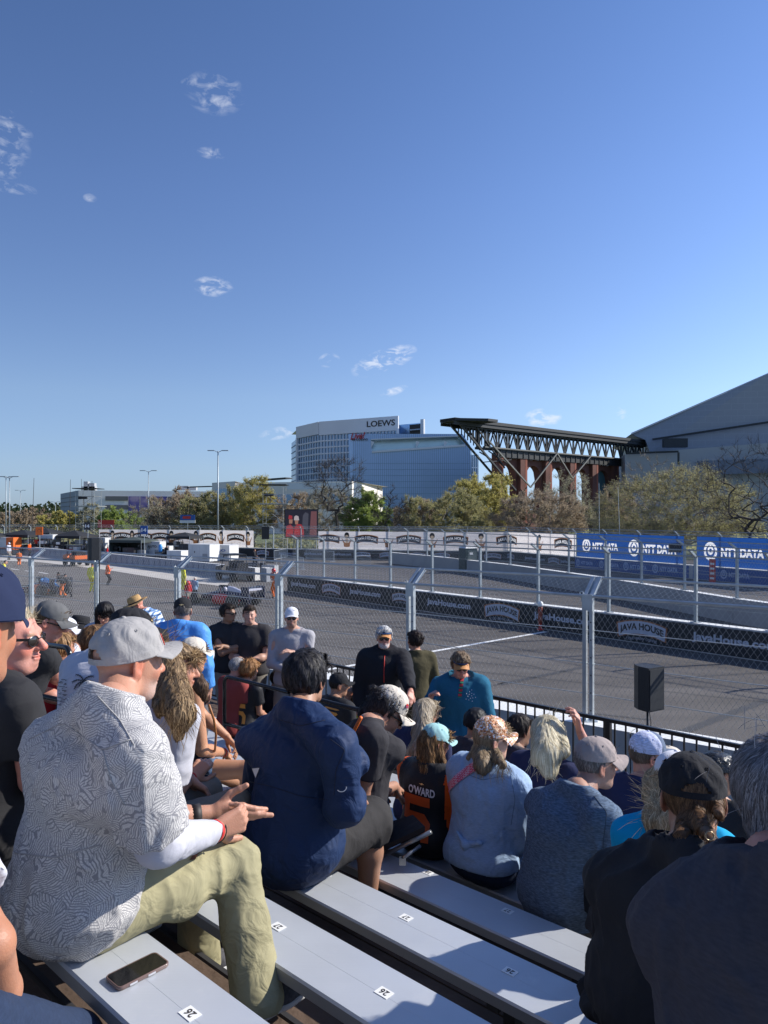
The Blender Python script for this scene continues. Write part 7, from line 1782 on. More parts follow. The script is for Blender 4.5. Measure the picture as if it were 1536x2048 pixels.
g = standing('stocky standing man with short dark hair and black T-shirt facing the camera', 5.9, 1.92, 499, 1229, 168, 178, f_black2, f_stone, (.55,.32,.24), R='belly', L='belly', hairspec=SH((.03,.02,.015), (.10,.07,.05), thick=.009), b=1.1, belly=.02, pitch=4)
watch(g, g.t, 'L', M_black, 'watch', .02, .02, .03)
g = standing('standing man in pale grey long sleeve top, white cap and sunglasses', 6.1, 1.79, 583, 1223, 172, 182, f_grey, f_stone, (.52,.30,.22), top='long', R='belly', L='chest', glasses=True, hat=c_white, hatkw=dict(open_back=False, bent=.3), stub=.6, scol=(.12,.07,.05), topkw=dict(ease=.012, amp=.007), b=1.0, hairspec=under_cap((.05,.03,.02), (.15,.1,.07), 300))
g = standing('white bearded standing man in black zip jacket with blue sun visor', 6.25, 1.7, 768, 1275, 178, 184, f_dark, f_grey_tr, PINK, top='long', L=(826, 1400, 5.9), R='down', glasses=True, stub=.95, scol=(.62,.60,.58), b=1.1, topkw=dict(ease=.03, amp=.010, collar=True, hem=-.12, loose=.03), hairspec=SH((.45,.44,.43), (.80,.79,.78), thick=.016, n=1400, nape=-.04), sc=1.05)
seam(g.t, g.topfn, ((769,1312),(768,1340),(768,1365)), M_red, 'zip', .006, 6.5)
visor(g, g.t, M_black, mat('amber_brim', (.50,.22,.07), .7))
g = standing('woman in olive knit dress with dark hair in a bun', 7.2, 1.6, 829, 1281, -38, -14, f_olive, f_olive, (.42,.2,.13), top='long', R='down', L='belly', sc=1.0, topkw=dict(ease=.022, amp=.006, hem=-.4, loose=.02), hairspec=SH((.010,.007,.007), (.06,.035,.028), n=1600, thick=.018, nape=-.085, lift=.018, wild=.6))
ex_c = V3(loc2w(g, (.02,-.11,.05))); hair(g, g.t, 'short', (.010,.007,.007), (.05,.03,.025), n=500, extra=[Ell(ex_c, (.034,.034,.03), None, .02)], thick=.012, res=.01, name='hair_bun', wild=.8, lift=.02)
g = standing('woman in teal sweatshirt with orange peaked visor stepping down', 5.6, 1.98, 921, 1330, 176, 186, f_teal, f_dark, PINK, top='long', L='down', R=(862, 1392, 5.3), glasses=True, pitch=16, lean=.12, b=1.12, topkw=dict(ease=.035, amp=.010, loose=.05, hem=-.1), hairspec=SH((.10,.06,.035), (.42,.30,.19), n=1500, thick=.020, nape=-.07, lift=.012), sc=.94)
visor(g, g.t, M_black, mat('amber_brim', (.50,.22,.07), .7))
m_tape = mat('striped_strap', (.5,.03,.03), .7); N_, L_2, bs_ = nodes_of(m_tape); tc_ = N_.new('ShaderNodeTexCoord'); sx_ = N_.new('ShaderNodeSeparateXYZ'); L_2.new(tc_.outputs['Object'], sx_.inputs[0]); w_ = N_.new('ShaderNodeMath'); w_.operation = 'MULTIPLY'; w_.inputs[1].default_value = 24; L_2.new(sx_.outputs[2], w_.inputs[0]); fr_ = N_.new('ShaderNodeMath'); fr_.operation = 'FRACT'; L_2.new(w_.outputs[0], fr_.inputs[0])
rp_ = N_.new('ShaderNodeValToRGB'); rp_.color_ramp.interpolation = 'CONSTANT'; rp_.color_ramp.elements[0].color = (.5,.03,.04,1); rp_.color_ramp.elements[1].position = .45; rp_.color_ramp.elements[1].color = (.02,.02,.03,1); e_ = rp_.color_ramp.elements.new(.6); e_.color = (.03,.25,.12,1); e_ = rp_.color_ramp.elements.new(.88); e_.color = (.02,.02,.03,1); L_2.new(fr_.outputs[0], rp_.inputs[0]); L_2.new(rp_.outputs[0], bs_.inputs['Base Color'])
dv = nrmz(g.P2-np.array([0,0,HC], F32)); U = nrmz(np.cross(dv, UP)); Vv = np.cross(U, dv); P = []; F = []
for k in range(12): P += [(.03-.0035*k-.016, .10-.024*k), (.03-.0035*k+.016, .10-.024*k)]; F += [(2*k-2, 2*k-1, 2*k+1, 2*k)] if k else []
decal(g.t, 'striped_strap', m_tape, g.topfn, g.P3-dv*.5, U, Vv, dv, P, F, off=.006, L_=.02)
P = []; F = []
for k in range(14): a_ = k*2.4; r_ = .012+.0028*k; x_, y_ = r_*math.cos(a_), r_*math.sin(a_)*1.3; b_ = len(P); P += [(x_-.004, y_-.004), (x_+.004, y_-.003), (x_, y_+.005)]; F += [(b_, b_+1, b_+2)]
decal(g.t, 'chest_print', m_thread, g.topfn, g.P2-dv*.5+U*.09+UP*.04, U, Vv, dv, P, F, off=.004, L_=.02)
g = standing('woman with long straight black hair looking down at her phone', 3.75, 2.36, 209, 1226, 178, 180, f_white, f_dark, (.48,.27,.19), R='phone', L='phone', pitch=32, lean=.2, sc=.9)
ex = [Con(V3(loc2w(g, (s_*.07,-.01,.03))), V3(loc2w(g, (s_*.095,.0,-.14))), .032, .03, .02) for s_ in (-1, 1)]+[Con(V3(loc2w(g, (0,-.07,.0))), V3(loc2w(g, (0,-.08,-.18))), .07, .06, .03)]
hair(g, g.t, 'long', (.006,.005,.006), (.03,.027,.03), n=2400, extra=ex, thick=.016, nape=-.1, segs=8, seglen=.03, width=.004, lift=.004, wild=.1, res=.010, name='long_black_hair')
g = standing('bending man in wide straw hat and blue plaid shirt', 5.5, 2.0, 272, 1210, -112, -70, f_plaid, f_dark, PINK, top='short', R='belly', L='belly', pitch=24, lean=.55, glasses=True, sc=1.0, b=1.05, hairspec=None)
brim_hat(g, g.t, m_straw, m_straw, f_dark, rb=.185, z0=.035, uptilt=.25, name='straw_hat')
print('stand part 2', round(time.time()-T0, 1))
# folding stadium seat lying between the rows
def seat():
 t = thing('folded_stadium_seat', 'black padded folding stadium seat with silver tubes between the benches', 'seat', at_p(780, 1690, 3.0))
 mt = mat('silver_tube', (.28,.29,.30), .4, metal=.8)
 a, b = at_p(768, 1710, 2.95), at_p(862, 1664, 3.05); MB().tube([a, b], .012, 10).build('tube', mt, t, True)
 a2, b2 = at_p(806, 1716, 2.93), at_p(840, 1692, 3.05); MB().tube([a2, b2], .010, 10).build('tube', mt, t, True)
 MB().box(at_p(805, 1722, 2.93), (.035, .03, .035)).build('hinge', mt, t)
 q = [at_p(768, 1702, 2.96), at_p(850, 1664, 3.04), at_p(826, 1640, 3.22), at_p(752, 1662, 3.2)]; MB().prism(q, (0,0,.03)).build('cushion', f_black, t)
seat()
# loudspeakers on poles
def pa(name, label, c, w, h, d, az_, pole_bottom, tilt=0, px_=0):
 t = thing(name, label, 'speaker', Vector((c.x, c.y, pole_bottom))); R = Matrix.Rotation(-math.radians(az_), 3, 'Z'); bx = R @ Vector((1,0,0)); by = R @ Vector((0,1,0))
 out = [(-w/2,-d/2),(w/2,-d/2),(w/2,d*.1),(w*.3,d/2),(-w*.3,d/2),(-w/2,d*.1)]
 MB().prism([c+bx*a+by*b-Z*h/2 for a, b in out], (0,0,h)).build('cabinet', mat('speaker_plastic', (.018,.019,.021), .5, bump=.3, bscale=300), t)
 MB().box(c-by*(d/2+.006), (w*.9, .012, h*.92), R).build('grille', mat('speaker_mesh', (.02,.024,.03), .8), t)
 MB().box(c+bx*(w/2+.002)+by*(-d*.15)+Z*h*.14, (.006, d*.2, h*.2), R).build('handle_recess', M_ink, t)
 MB().tube([Vector((c.x+px_, c.y, pole_bottom)), Vector((c.x+px_, c.y, c.z-h/2))], .018, 10).build('pole', M_black, t, True)
 MB().tube([Vector((c.x+.03, c.y-.02, pole_bottom)), Vector((c.x+.045, c.y-.03, (pole_bottom+c.z)/2)), Vector((c.x+.02, c.y-.01, c.z-h/2))], .006, 6).build('cable', M_black, t, True)
 leg = MB()
 for a_ in (0, 120, 240): q = Vector((math.cos(math.radians(a_)), math.sin(math.radians(a_)), 0)); MB().tube([Vector((c.x, c.y, pole_bottom+.45)), Vector((c.x, c.y, pole_bottom+.02))+q*.3], .012, 6).build('leg', M_black, t, True)
c = Wp(1295, 1374, 12.0); pa('pa_speaker', 'black speaker cabinet on a pole at the near barrier right side', c, .36, .70, .36, -30, 1.0)
c = Wp(189, 1098, 22.6); pa('pa_speaker', 'black speaker cabinet raised beside the left fence post', c, .36, .68, .38, 150, 1.05, px_=.15)
# ------------------------------------------------------------------ far buildings
def glass(name, col, rough=.12, metal=.0, spec=.9, var=.12, vs=.12): return mat(name, col, rough, metal, var, vs, spec=spec)
m_hglass = glass('hotel_window_glass', (.16,.25,.36), .2, metal=.6); m_hwhite = mat('pale_facade_panel', (.62,.64,.66), .8, var=.06, vscale=.05); m_hgrey = mat('grey_facade_panel', (.42,.48,.55), .8, var=.06, vscale=.05)
def pq(mb, a, b, z0, z1, off=0.0):      # upright quad between two ground points
 a = Vector(a); b = Vector(b); n = (b-a).normalized().cross(Z)*off
 mb.poly([a+n+Z*z0, b+n+Z*z0, b+n+Z*z1, a+n+Z*z1])
def wall_box(mb, a, b, z0, z1, t, off=0.0):
 a = Vector(a); b = Vector(b); d = (b-a).normalized(); n = d.cross(Z)      # n points to the camera for left->right
 mb.bar((a+b)/2*0+a+n*off+Z*(z0+z1)/2, b+n*off+Z*(z0+z1)/2, t, z1-z0)
def gx(px, Y): return Vector(((px-768)/FPX*Y, Y, 0))
def hotel():
 A, B, C_ = gx(595, 394), gx(640, 372), gx(798, 350); zt = 51.0; t = thing('hotel_tower', 'tall pale hotel tower with white roof band and dark letters', 'building', B)
 side = gx(583, 420); body = MB(); back = Vector((-10, 440, 0))
 for a, b in ((side, A), (A, B), (B, C_)): pq(body, a, b, 0, zt-.2 if a is not side else zt-5)
 r = gx(798, 390); pq(body, C_, r, 0, zt); body.poly([p+Z*(zt-.1) for p in (side, A, B, C_, r, gx(640, 425))]); body.build('glazed_wall', m_hglass, t)
 mb = MB(); wall_box(mb, A, B, zt-5.2, zt+1, .8, .5); wall_box(mb, B, C_, zt-5.8, zt+1, .8, .5); wall_box(mb, C_-Vector((1.2,0,0)), C_, 0, zt-5, 1.4, .5); wall_box(mb, A, A+(B-A).normalized()*1.5, 0, zt-5, 1.2, .5); mb.build('roof_band', m_hwhite, t)
 mb = MB(); nf = 15
 for k in range(nf):
  z = zt-6-3.2*k-2.7
  wall_box(mb, A, B, z-.35, z+.35, .5, .30); wall_box(mb, B, C_, z-.35, z+.35, .5, .30)
 mb.build('floor_bands', m_hwhite, t)
 mb = MB()
 for a, b, n in ((A, B, 9), (B, C_, 24)):
  for k in range(n):
   p = lin(a, b, (k+.5)/n); d = (b-a).normalized(); w = .95 if a is B else .8; wall_box(mb, p-d*w/2, p+d*w/2, 0, zt-5.5, .35, .2)
 o = mb.build('window_piers', m_hgrey, t)
 mb = MB()
 for k in range(13): wall_box(mb, side, A, zt-8-3.2*k, zt-7.6-3.2*k, .2, .15)
 mb.build('side_mullions', m_hgrey, t)
 p, q = lin(B, C_, .62), lin(B, C_, .965); mb = MB(); d = (q-p).normalized(); put_text(mb, 'LOEWS', (p+q)/2+Z*(zt-2.0)+d.cross(Z)*1.05, d, Z, (q-p).length, 2.9, .02, 0, 0, d.cross(Z)); mb.build('sign_letters', M_ink, t)
 t2 = thing('hotel_wing', 'glass stair wing with white fin right of the hotel sign', 'building', gx(825, 380)); a, b = gx(798, 372), gx(850, 362)
 mb = MB(); pq(mb, a, b, 0, 50.5); pq(mb, b, gx(852, 395), 0, 50.5); mb.build('glazed_wall', glass('pale_blue_glass', (.45,.62,.85), .15, metal=.7), t2)
 mb = MB(); wall_box(mb, lin(a, b, .88), b, 0, 52, 1.2, .6); mb.build('fin', m_hwhite, t2)
 mb = MB()
 for k in range(14): wall_box(mb, lin(a, b, .42), lin(a, b, .85), 47-3.3*k, 47.5-3.3*k, 1.2, .7)
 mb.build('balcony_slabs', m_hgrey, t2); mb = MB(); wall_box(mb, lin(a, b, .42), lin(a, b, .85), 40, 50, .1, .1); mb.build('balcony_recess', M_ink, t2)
hotel()
def live_block():
 Y = 300; t = thing('arena_hall', 'large blue glass hall with red script sign before the hotel', 'building', gx(820, Y)); bl = glass('blue_curtain_glass', (.36,.50,.70), .35, metal=.3, var=.07, vs=.08)
 m_mul = mat('blue_grey_mullion', (.20,.29,.40), .5)
 P = lambda px, py, dy=0: Wp(px, py, Y+dy)
 f = [P(704,1030), P(946,1030), P(941,893), P(925,868), P(697,867)]
 mb = MB(); back = [Vector((v.x*1.05, v.y+40, v.z)) for v in f]
 zt, zb = P(0,868).z, 0;
 def xl(z): k = (z)/(zt); return lin(P(704,1030), P(697,867), k).x
 def xr(z):
  z1 = P(0,893).z
  return lin(P(946,1030), P(941,893), z/z1).x if z < z1 else lin(P(941,893), P(925,868), (z-z1)/(zt-z1)).x
 def face(z0, z1, xa0, xb0, xa1, xb1): mb.poly([(xa0,Y,z0),(xb0,Y,z0),(xb1,Y,z1),(xa1,Y,z1)])
 tl, tr, bl_, br_ = P(742,880), P(918,873), P(744,902), P(930,889)
 mb.poly([(xl(0),Y,0),(xr(0),Y,0),br_,bl_]); mb.poly([(xl(0),Y,0),bl_,tl,(xl(zt),Y,zt)]); mb.poly([(xr(0),Y,0),P(941,893),P(925,868),tr,br_]); mb.poly([tl,tr,P(925,868),(xl(zt),Y,zt)])
 for i in range(5): mb.poly([f[i], back[i], back[(i+1) % 5], f[(i+1) % 5]])
 mb.build('glass_wall', bl, t)
 mb = MB(); k_ = Vector((0,7,0)); mb.poly([bl_, br_, br_+k_, bl_+k_]); mb.poly([bl_+k_, br_+k_, tr+k_, tl+k_]); mb.poly([tl, bl_, bl_+k_, tl+k_]); mb.poly([tr, br_, br_+k_, tr+k_]); mb.poly([tl, tr, tr+k_, tl+k_]); mb.build('terrace', glass('terrace_glass', (.45,.6,.68), .25, metal=.5), t)
 mb = MB(); mb.bar(bl_-Z*.4-Vector((0,.3,0)), br_-Z*.4-Vector((0,.3,0)), .6, .8); mb.bar(tl+Z*.2-Vector((0,.2,0)), tr+Z*.2-Vector((0,.2,0)), .4, .4)
 for px in (742, 832, 888): q = P(px, 880); mb.poly([P(px,882)-Vector((0,.2,0)), P(px+7,884)-Vector((0,.2,0)), P(px,896)-Vector((0,.2,0))])
 mb.build('terrace_edge', m_hwhite, t)
 mb = MB()
 for i in range(62):
  x = xl(0)+.6+(xr(0)-xl(0)-1.2)*i/61; z1 = zt if x < P(925,0).x else P(0,868).z-(x-P(925,0).x)*1.55
  if P(742,0).x < x < P(925,0).x: mb.bar((x,Y-.12,0),(x,Y-.12,bl_.z+(x-bl_.x)/(br_.x-bl_.x)*(br_.z-bl_.z)-.5),.16,.14,up=Vector((1,0,0))); mb.bar((x,Y-.12,tl.z+(x-tl.x)/(tr.x-tl.x)*(tr.z-tl.z)+.3),(x,Y-.12,zt),.16,.14,up=Vector((1,0,0)))
  else: mb.bar((x,Y-.12,0),(x,Y-.12,min(z1,zt)),.16,.14,up=Vector((1,0,0)))
 mb.build('mullions', m_mul, t)
 mb = MB()
 for k in range(11):
  z = 1.5+2.45*k; mb.bar((xl(z)+.3,Y-.1,z),(xr(z)-.3,Y-.1,z+.0),.08,.12)
 mb.build('transoms', m_mul, t)
 mb = MB(); u = Vector((1,0,0)); put_text(mb, 'Live!', P(716,872)-Vector((0,.9,0)), nrm_(Vector((1,0,.10))), nrm_(Vector((.25,0,1))), 5.4, 2.9, .03, 0, 0, Vector((0,-1,0))); mb.build('sign_letters', mat('sign_red', (.35,.02,.02), .4), t)
 mb = MB(); put_text(mb, 'by LOEWS', P(720,880)-Vector((0,.9,0)), u, Z, 6.4, 1.1, .03, 0, 0, Vector((0,-1,0))); mb.build('small_sign_letters', M_ink, t)
 t2 = thing('glass_stair_block', 'small glass block at the right end of the blue hall', 'building', gx(950, 330)); mb = MB(); pq(mb, gx(941, 330), gx(957, 330), 0, 32); pq(mb, gx(957, 330), gx(957, 350), 0, 32); mb.build('glass_wall', m_hglass, t2)
 mb = MB()
 for k in range(9): wall_box(mb, gx(941, 329.5), gx(957, 329.5), 3*k+2, 3*k+2.4, .3)
 for k in range(4): p = gx(942+4.5*k, 329.4); mb.bar(p, p+Z*32, .3, .3, up=Vector((1,0,0)))
 mb.build('frame', m_hwhite, t2)
def nrm_(v): return v.normalized()
live_block()
M_dsteel = mat('dark_green_grey_steel', (.018,.022,.024), .6, var=.2, vscale=.3); M_lsteel = mat('pale_steel_strut', (.17,.17,.155), .7, var=.15, vscale=.3); M_brick = mat('red_brown_brick', (.135,.058,.044), .9, var=.22, vscale=.25, bump=.3, bscale=3); M_brick_lit = mat('sunlit_brick_edge', (.26,.085,.055), .9, var=.15, vscale=.3)
def truss():
 t = thing('ballpark_canopy', 'dark steel truss canopy over a red brick arcade', 'stadium', gx(1100, 225))
 zt = 31.6; zb = 24.6
 def Yat(px, top=True):      # depth along the canopy so that the level top keeps a constant height
  y = 848+(px-960)*.122 if px > 960 else 848; return None
 P0, P1 = gx(905, 208), gx(1292, 272); D = (P1-P0); L_ = D.length; d = D/L_; n = d.cross(Z)    # n towards camera
 def q(s, z, o=0.0): return P0+d*s+Z*z+n*o
 mb = MB();
 for o, z, w, h in ((3,zt,6,.9),): mb.bar(q(-2,z,o-3), q(L_,z,o-3), w, h)
 mb.bar(q(-2,zt-1.0,2.6), q(L_,zt-1.0,2.6), .3, .9); mb.bar(q(-2,zt-1.0,-2.6), q(L_,zt-1.0,-2.6), .3, .9)
 mb.prism([q(-2,zt-.4,-3), q(-2,zt-.4,3), q(6,zt-.4,8), q(10,zt-.4,8), q(10,zt-.4,-3)], (0,0,.7)); mb.build('deck', M_dsteel, t)
 mb = MB(); N = 19; st = (L_-12)/N
 for o in (1.6, -1.6):
  mb.bar(q(11,zb,o), q(L_,zb,o), .5, .7); mb.bar(q(2,zt-1.6,o), q(L_,zt-1.6,o), .4, .5)
  for k in range(N):
   s = 12+st*k; mb.bar(q(s,zb,o), q(s,zt-1.5,o), .38, .38, up=d); mb.bar(q(s,zb,o), q(s+st/2,zt-1.5,o), .3, .3, up=n); mb.bar(q(s+st,zb,o), q(s+st/2,zt-1.5,o), .3, .3, up=n)
  for k in range(10):
   s = 1.5+k*1.25; zz = zt-1.2-k*(zt-zb-1)/9; mb.bar(q(s,zt-1.3,o), q(s,zz-.4,o), .25, .25, up=d)
 mb.build('truss_web', M_dsteel, t)
 mb = MB()
 for o in (1.8, -1.8):
  mb.bar(q(1,zt-1,o), q(25,12.5,o), .5, .5, up=n); mb.bar(q(8,zt-1.5,o), q(20,19,o), .35, .35, up=n); mb.bar(q(13,zb-1,o), q(24,19.5,o), .3, .3, up=n); mb.bar(q(14,zb-4,o), q(23,zb-3,o), .25, .25, up=n)
 mb.build('cantilever_brace', M_dsteel, t)
 mb = MB()
 for s0, s1 in ((12,31),(44,31),(44,52),(62,52)): mb.bar(q(s0,zb+ (2 if s0 == 12 else 0),2.6), q(s1,13.5 if s1 == 31 else 17,2.6), .4, .4, up=n)
 mb.bar(q(11,zb+.1,2.2), q(L_,zb+.1,2.2), .2, .35); mb.build('pale_strut', M_lsteel, t)
 s_px = lambda px: (on_line(P0, d, px)-P0).dot(d)
 piers = [s_px(x) for x in (993, 1041, 1091, 1140, 1184, 1226)]; mb = MB(); zt2 = 22.2
 arc = []
 for i in range(len(piers)-1):
  a, b = piers[i]+1.4, piers[i+1]-1.2; w = (b-a)*.76; c = (a+b)/2; K = 12
  mb.poly([q(a,0),q(c-w/2,0),q(c-w/2,zt2),q(a,zt2)]); mb.poly([q(c+w/2,0),q(b,0),q(b,zt2),q(c+w/2,zt2)])
  zs, ap_ = 16.2, 20.4
  for k in range(K):
   f = lambda x: zs+(ap_-zs)*math.sqrt(max(0, 1-abs(2*x-1)**2.2)); x0, x1 = k/K, (k+1)/K
   mb.poly([q(c-w/2+w*x0,f(x0)),q(c-w/2+w*x1,f(x1)),q(c-w/2+w*x1,zt2),q(c-w/2+w*x0,zt2)]); mb.poly([q(c-w/2+w*x0,f(x0)),q(c-w/2+w*x1,f(x1)),q(c-w/2+w*x1,f(x1),-2.5),q(c-w/2+w*x0,f(x0),-2.5)])
  for sx in (c-w/2, c+w/2): mb.poly([q(sx,0),q(sx,0,-2.5),q(sx,zs,-2.5),q(sx,zs)])
  mb.poly([q(c-w/2,0,.0),q(c+w/2,0),q(c+w/2,5.5),q(c-w/2,5.5)])
  arc.append((c, w))
 mb.build('arcade_wall', M_brick, t)
 for i, s in enumerate(piers):
  mb = MB(); mb.m(0).bar(q(s-.45,0,.4), q(s-.45,zt2+1.2,.4), 2.2, 1.9, up=n); mb.m(1).bar(q(s+1.1,0,1.0), q(s+1.1,zt2+1.2,1.0), .9, .8, up=n); mb.build('pier', [M_brick, M_brick_lit], t)  # paler strip paints sunlight onto the sun-facing edge of each pier
 mb = MB(); mb.bar(q(piers[0]-1,zt2+1.3,.8), q(piers[-1]+8,zt2+1.3,.8), 1.5, 2.6)
 for k in range(26): s = piers[0]+k*(piers[-1]-piers[0]+8)/26; mb.bar(q(s,zt2+.2,1.65), q(s,zt2+2.5,1.65), .2, .3, up=d)
 mb.build('parapet_girder', M_dsteel, t)
 g_ = glass('teal_arch_glass', (.07,.17,.20), .2)
 for i in (4,): c, w = arc[i]; MB().poly([q(c-w/2,0,-1.5),q(c+w/2,0,-1.5),q(c+w/2,20.3,-1.5),q(c-w/2,20.3,-1.5)]).build('arch_glazing', g_, t)
 c = piers[-1]+5; MB().box(q(c,7.5,-1), (14,.5,15), Matrix.Rotation(math.atan2(d.y,d.x),3,'Z')).build('end_bay', g_, t); MB().box(q(c+5,9.5,0), (9,2,19.5), Matrix.Rotation(math.atan2(d.y,d.x),3,'Z')).build('end_tower', M_dsteel, t)
 mb = MB()
 for i in (0, 1, 2, 3):
  c, w = arc[i]
  for z in (8.6, 10.6): mb.bar(q(c-w/2,z,-6), q(c+w/2,z-.3,-6), .3, .3)
  for k in range(3): mb.bar(q(c-w/2+k*w/3,5.5,-6), q(c-w/2+(k+1)*w/3,10.6,-6), .25, .25, up=n)
 mb.build('inner_trusswork', M_dsteel, t)
 MB().box(Vector((0,0,0))+q(s_px(955),4,10), (7,3,8)).build('ticket_block', m_hwhite, t) if False else None
truss()
def dome():
 t = thing('covered_stadium', 'huge grey metal roofed stadium rising to the right edge', 'stadium', gx(1400, 250)); m_roof = mat('grey_metal_roof', (.28,.30,.33), .55, metal=.25, var=.05, vscale=.03); m_low = mat('pale_grey_panel', (.36,.38,.40), .8, var=.05, vscale=.05)
 N, L, bs = nodes_of(m_roof); tc = N.new('ShaderNodeTexCoord'); br = N.new('ShaderNodeTexBrick'); br.inputs['Scale'].default_value = .12; br.inputs['Mortar Size'].default_value = .012; br.inputs['Color1'].default_value = (1,1,1,1); br.inputs['Color2'].default_value = (.98,.98,.98,1); br.inputs['Mortar'].default_value = (1.1,1.1,1.1,1)
 mp = N.new('ShaderNodeMapping'); mp.inputs['Rotation'].default_value = (math.pi/2,0,0); L.new(tc.outputs['Object'], mp.inputs[0]); L.new(mp.outputs[0], br.inputs['Vector']); mx = N.new('ShaderNodeMixRGB'); mx.blend_type = 'MULTIPLY'; mx.inputs[0].default_value = 1; mx.inputs[1].default_value = (.28,.30,.33,1); L.new(br.outputs['Color'], mx.inputs[2]); L.new(mx.outputs[0], bs.inputs['Base Color'])
 f = [Wp(1262,868,265), Wp(1536,748,255), Wp(1760,650,250), Wp(1760,900,250), Wp(1536,920,255), Wp(1300,905,262), Wp(1291,880,263)]
 MB().prism(f, (30,120,6)).build('roof', m_roof, t)
 MB().bar(f[0]+Vector((0,-.6,.1)), f[2]+Vector((0,-.6,.1)), 1.2, .5).build('roof_edge', m_hwhite, t)
 MB().bar(Wp(1305,879,260), Wp(1800,805,247), .5, .7).build('gutter_line', M_dsteel, t)
 MB().box(Wp(1350,886,252), (8,2,3)).build('roof_plant', M_dsteel, t)
 mb = MB(); mb.prism([gx(1250,248), gx(1250,248)+Z*25.5, Wp(1536,886,235), gx(1536,235), gx(1800,228), Wp(1800,880,228)][0:4], (6,30,0)); mb.prism([gx(1536,235), Wp(1536,886,235), Wp(1800,876,226), gx(1800,226)], (6,30,0)); mb.build('lower_wall', m_low, t)
 mb = MB(); mb.bar(Wp(1395,936,236), Wp(1700,926,226), .5, 4.5); mb.build('window_band', glass('dusky_blue_glass', (.05,.08,.15), .25), t)
 mb = MB(); mb.bar(Wp(1252,907,246), Wp(1357,903,241), .6, .6); mb.bar(Wp(1357,930,239), Wp(1357,905,239), .5, .5); mb.build('panel_edge', M_dsteel, t)
dome()
def garage():
 t = thing('parking_garage', 'concrete parking garage with louvred bays and purple murals', 'building', gx(200, 260)); m_c = mat('garage_concrete', (.78,.73,.66), .9, var=.08, vscale=.08); m_s = mat('garage_shade_grey', (.36,.38,.40), .9, var=.06, vscale=.1); m_l = mat('dark_louvre', (.16,.15,.14), .8)
 A, B, C_ = gx(121, 290), gx(157, 250), gx(432, 262); zt = 13.4
 mb = MB(); pq(mb, A, B, 0, zt); mb.build('side_wall', m_s, t); mb = MB(); pq(mb, B, C_, 0, zt); mb.poly([A+Z*zt, B+Z*zt, C_+Z*zt, C_+Vector((10,80,zt)), A+Vector((20,60,zt))]); mb.build('front_wall', m_c, t)  # greyer side and paler front paint shade and sun into the wall colour
 mb = MB()
 for k in range(4):
  for a, b in ((211, 256), (336, 430)): p, q = on_line(B, (C_-B).normalized(), a), on_line(B, (C_-B).normalized(), b); wall_box(mb, p, q, zt-3.4-3.0*k, zt-1.9-3.0*k, .3, .2)
 mb.build('louvre_bay', m_l, t)
 mb = MB();
 for k in range(8): wall_box(mb, lin(A,B,.02), lin(A,B,.98), zt-2-1.6*k, zt-1.85-1.6*k, .1, .1)
 mb.build('side_joints', m_l, t)
 m_m = mat('purple_mural', (.10,.09,.20), .7); N, L, bs = nodes_of(m_m); tc = N.new('ShaderNodeTexCoord'); nz = N.new('ShaderNodeTexNoise'); nz.inputs['Scale'].default_value = .22; nz.inputs['Detail'].default_value = 5; L.new(tc.outputs['Object'], nz.inputs['Vector']); r = N.new('ShaderNodeValToRGB'); r.color_ramp.elements[0].position = .35; r.color_ramp.elements[0].color = (.05,.06,.20,1); r.color_ramp.elements[1].position = .7; r.color_ramp.elements[1].color = (.55,.40,.45,1); e = r.color_ramp.elements.new(.5); e.color = (.16,.12,.30,1); L.new(nz.outputs['Fac'], r.inputs[0]); L.new(r.outputs[0], bs.inputs['Base Color'])
 for a, b, z0 in ((257, 279, 4.3), (281, 300, 6.5), (302, 334, 7.2)):
  p, q = on_line(B, (C_-B).normalized(), a), on_line(B, (C_-B).normalized(), b); mb = MB(); wall_box(mb, p, q, z0, zt-1.9, .15, .3); mb.build('mural', m_m, t)
 mb = MB()
 for px, w, h in ((358, 4, 1.6), (376, 3.2, 1.3), (165, 5, 1.4), (172, 2, 2.6), (160, 1.5, 3.2)): mb.box(gx(px, 262)+Z*(zt+h/2+.6)+Vector((0,6,0)), (w, 2, h))
 mb.build('roof_plant', m_s, t)
 t2 = thing('long_hall', 'low pale hall with dark canopy roofs and ribbon window behind the trees', 'building', gx(560, 200)); a, b = gx(424, 215), gx(470, 205); c, d = gx(470, 206), gx(704, 196)
 mb = MB(); pq(mb, a, b, 0, 14.4); pq(mb, c, d, 0, 14.0); mb.poly([a+Z*14.4, b+Z*14.4, b+Vector((0,40,14.4)), a+Vector((0,40,14.4))]); mb.poly([c+Z*14, d+Z*14, d+Vector((10,40,14)), c+Vector((0,40,14))]); pq(mb, d, d+Vector((8,40,0)), 0, 14); mb.build('wall', m_c, t2)
 mb = MB(); wall_box(mb, lin(c,d,.25), lin(c,d,.98), 7.5, 10.6, .2, .15); wall_box(mb, lin(a,b,.2), lin(a,b,.9), 7, 12.5, .2, .15); mb.build('ribbon_window', m_hglass, t2)
 mb = MB(); mb.bar(gx(505,198)+Z*14.2, gx(578,192)+Z*14.6, 3, .3); mb.build('canopy_roof', M_dsteel, t2); mb = MB(); mb.bar(gx(372,222)+Z*13.4, gx(424,216)+Z*13.4, 2, .25); mb.build('canopy_roof', M_dsteel, t2)
 mb = MB(); wall_box(mb, gx(575,190), gx(700,188), 11.6, 13.2, .4); mb.build('white_band', m_hwhite, t2)
garage()
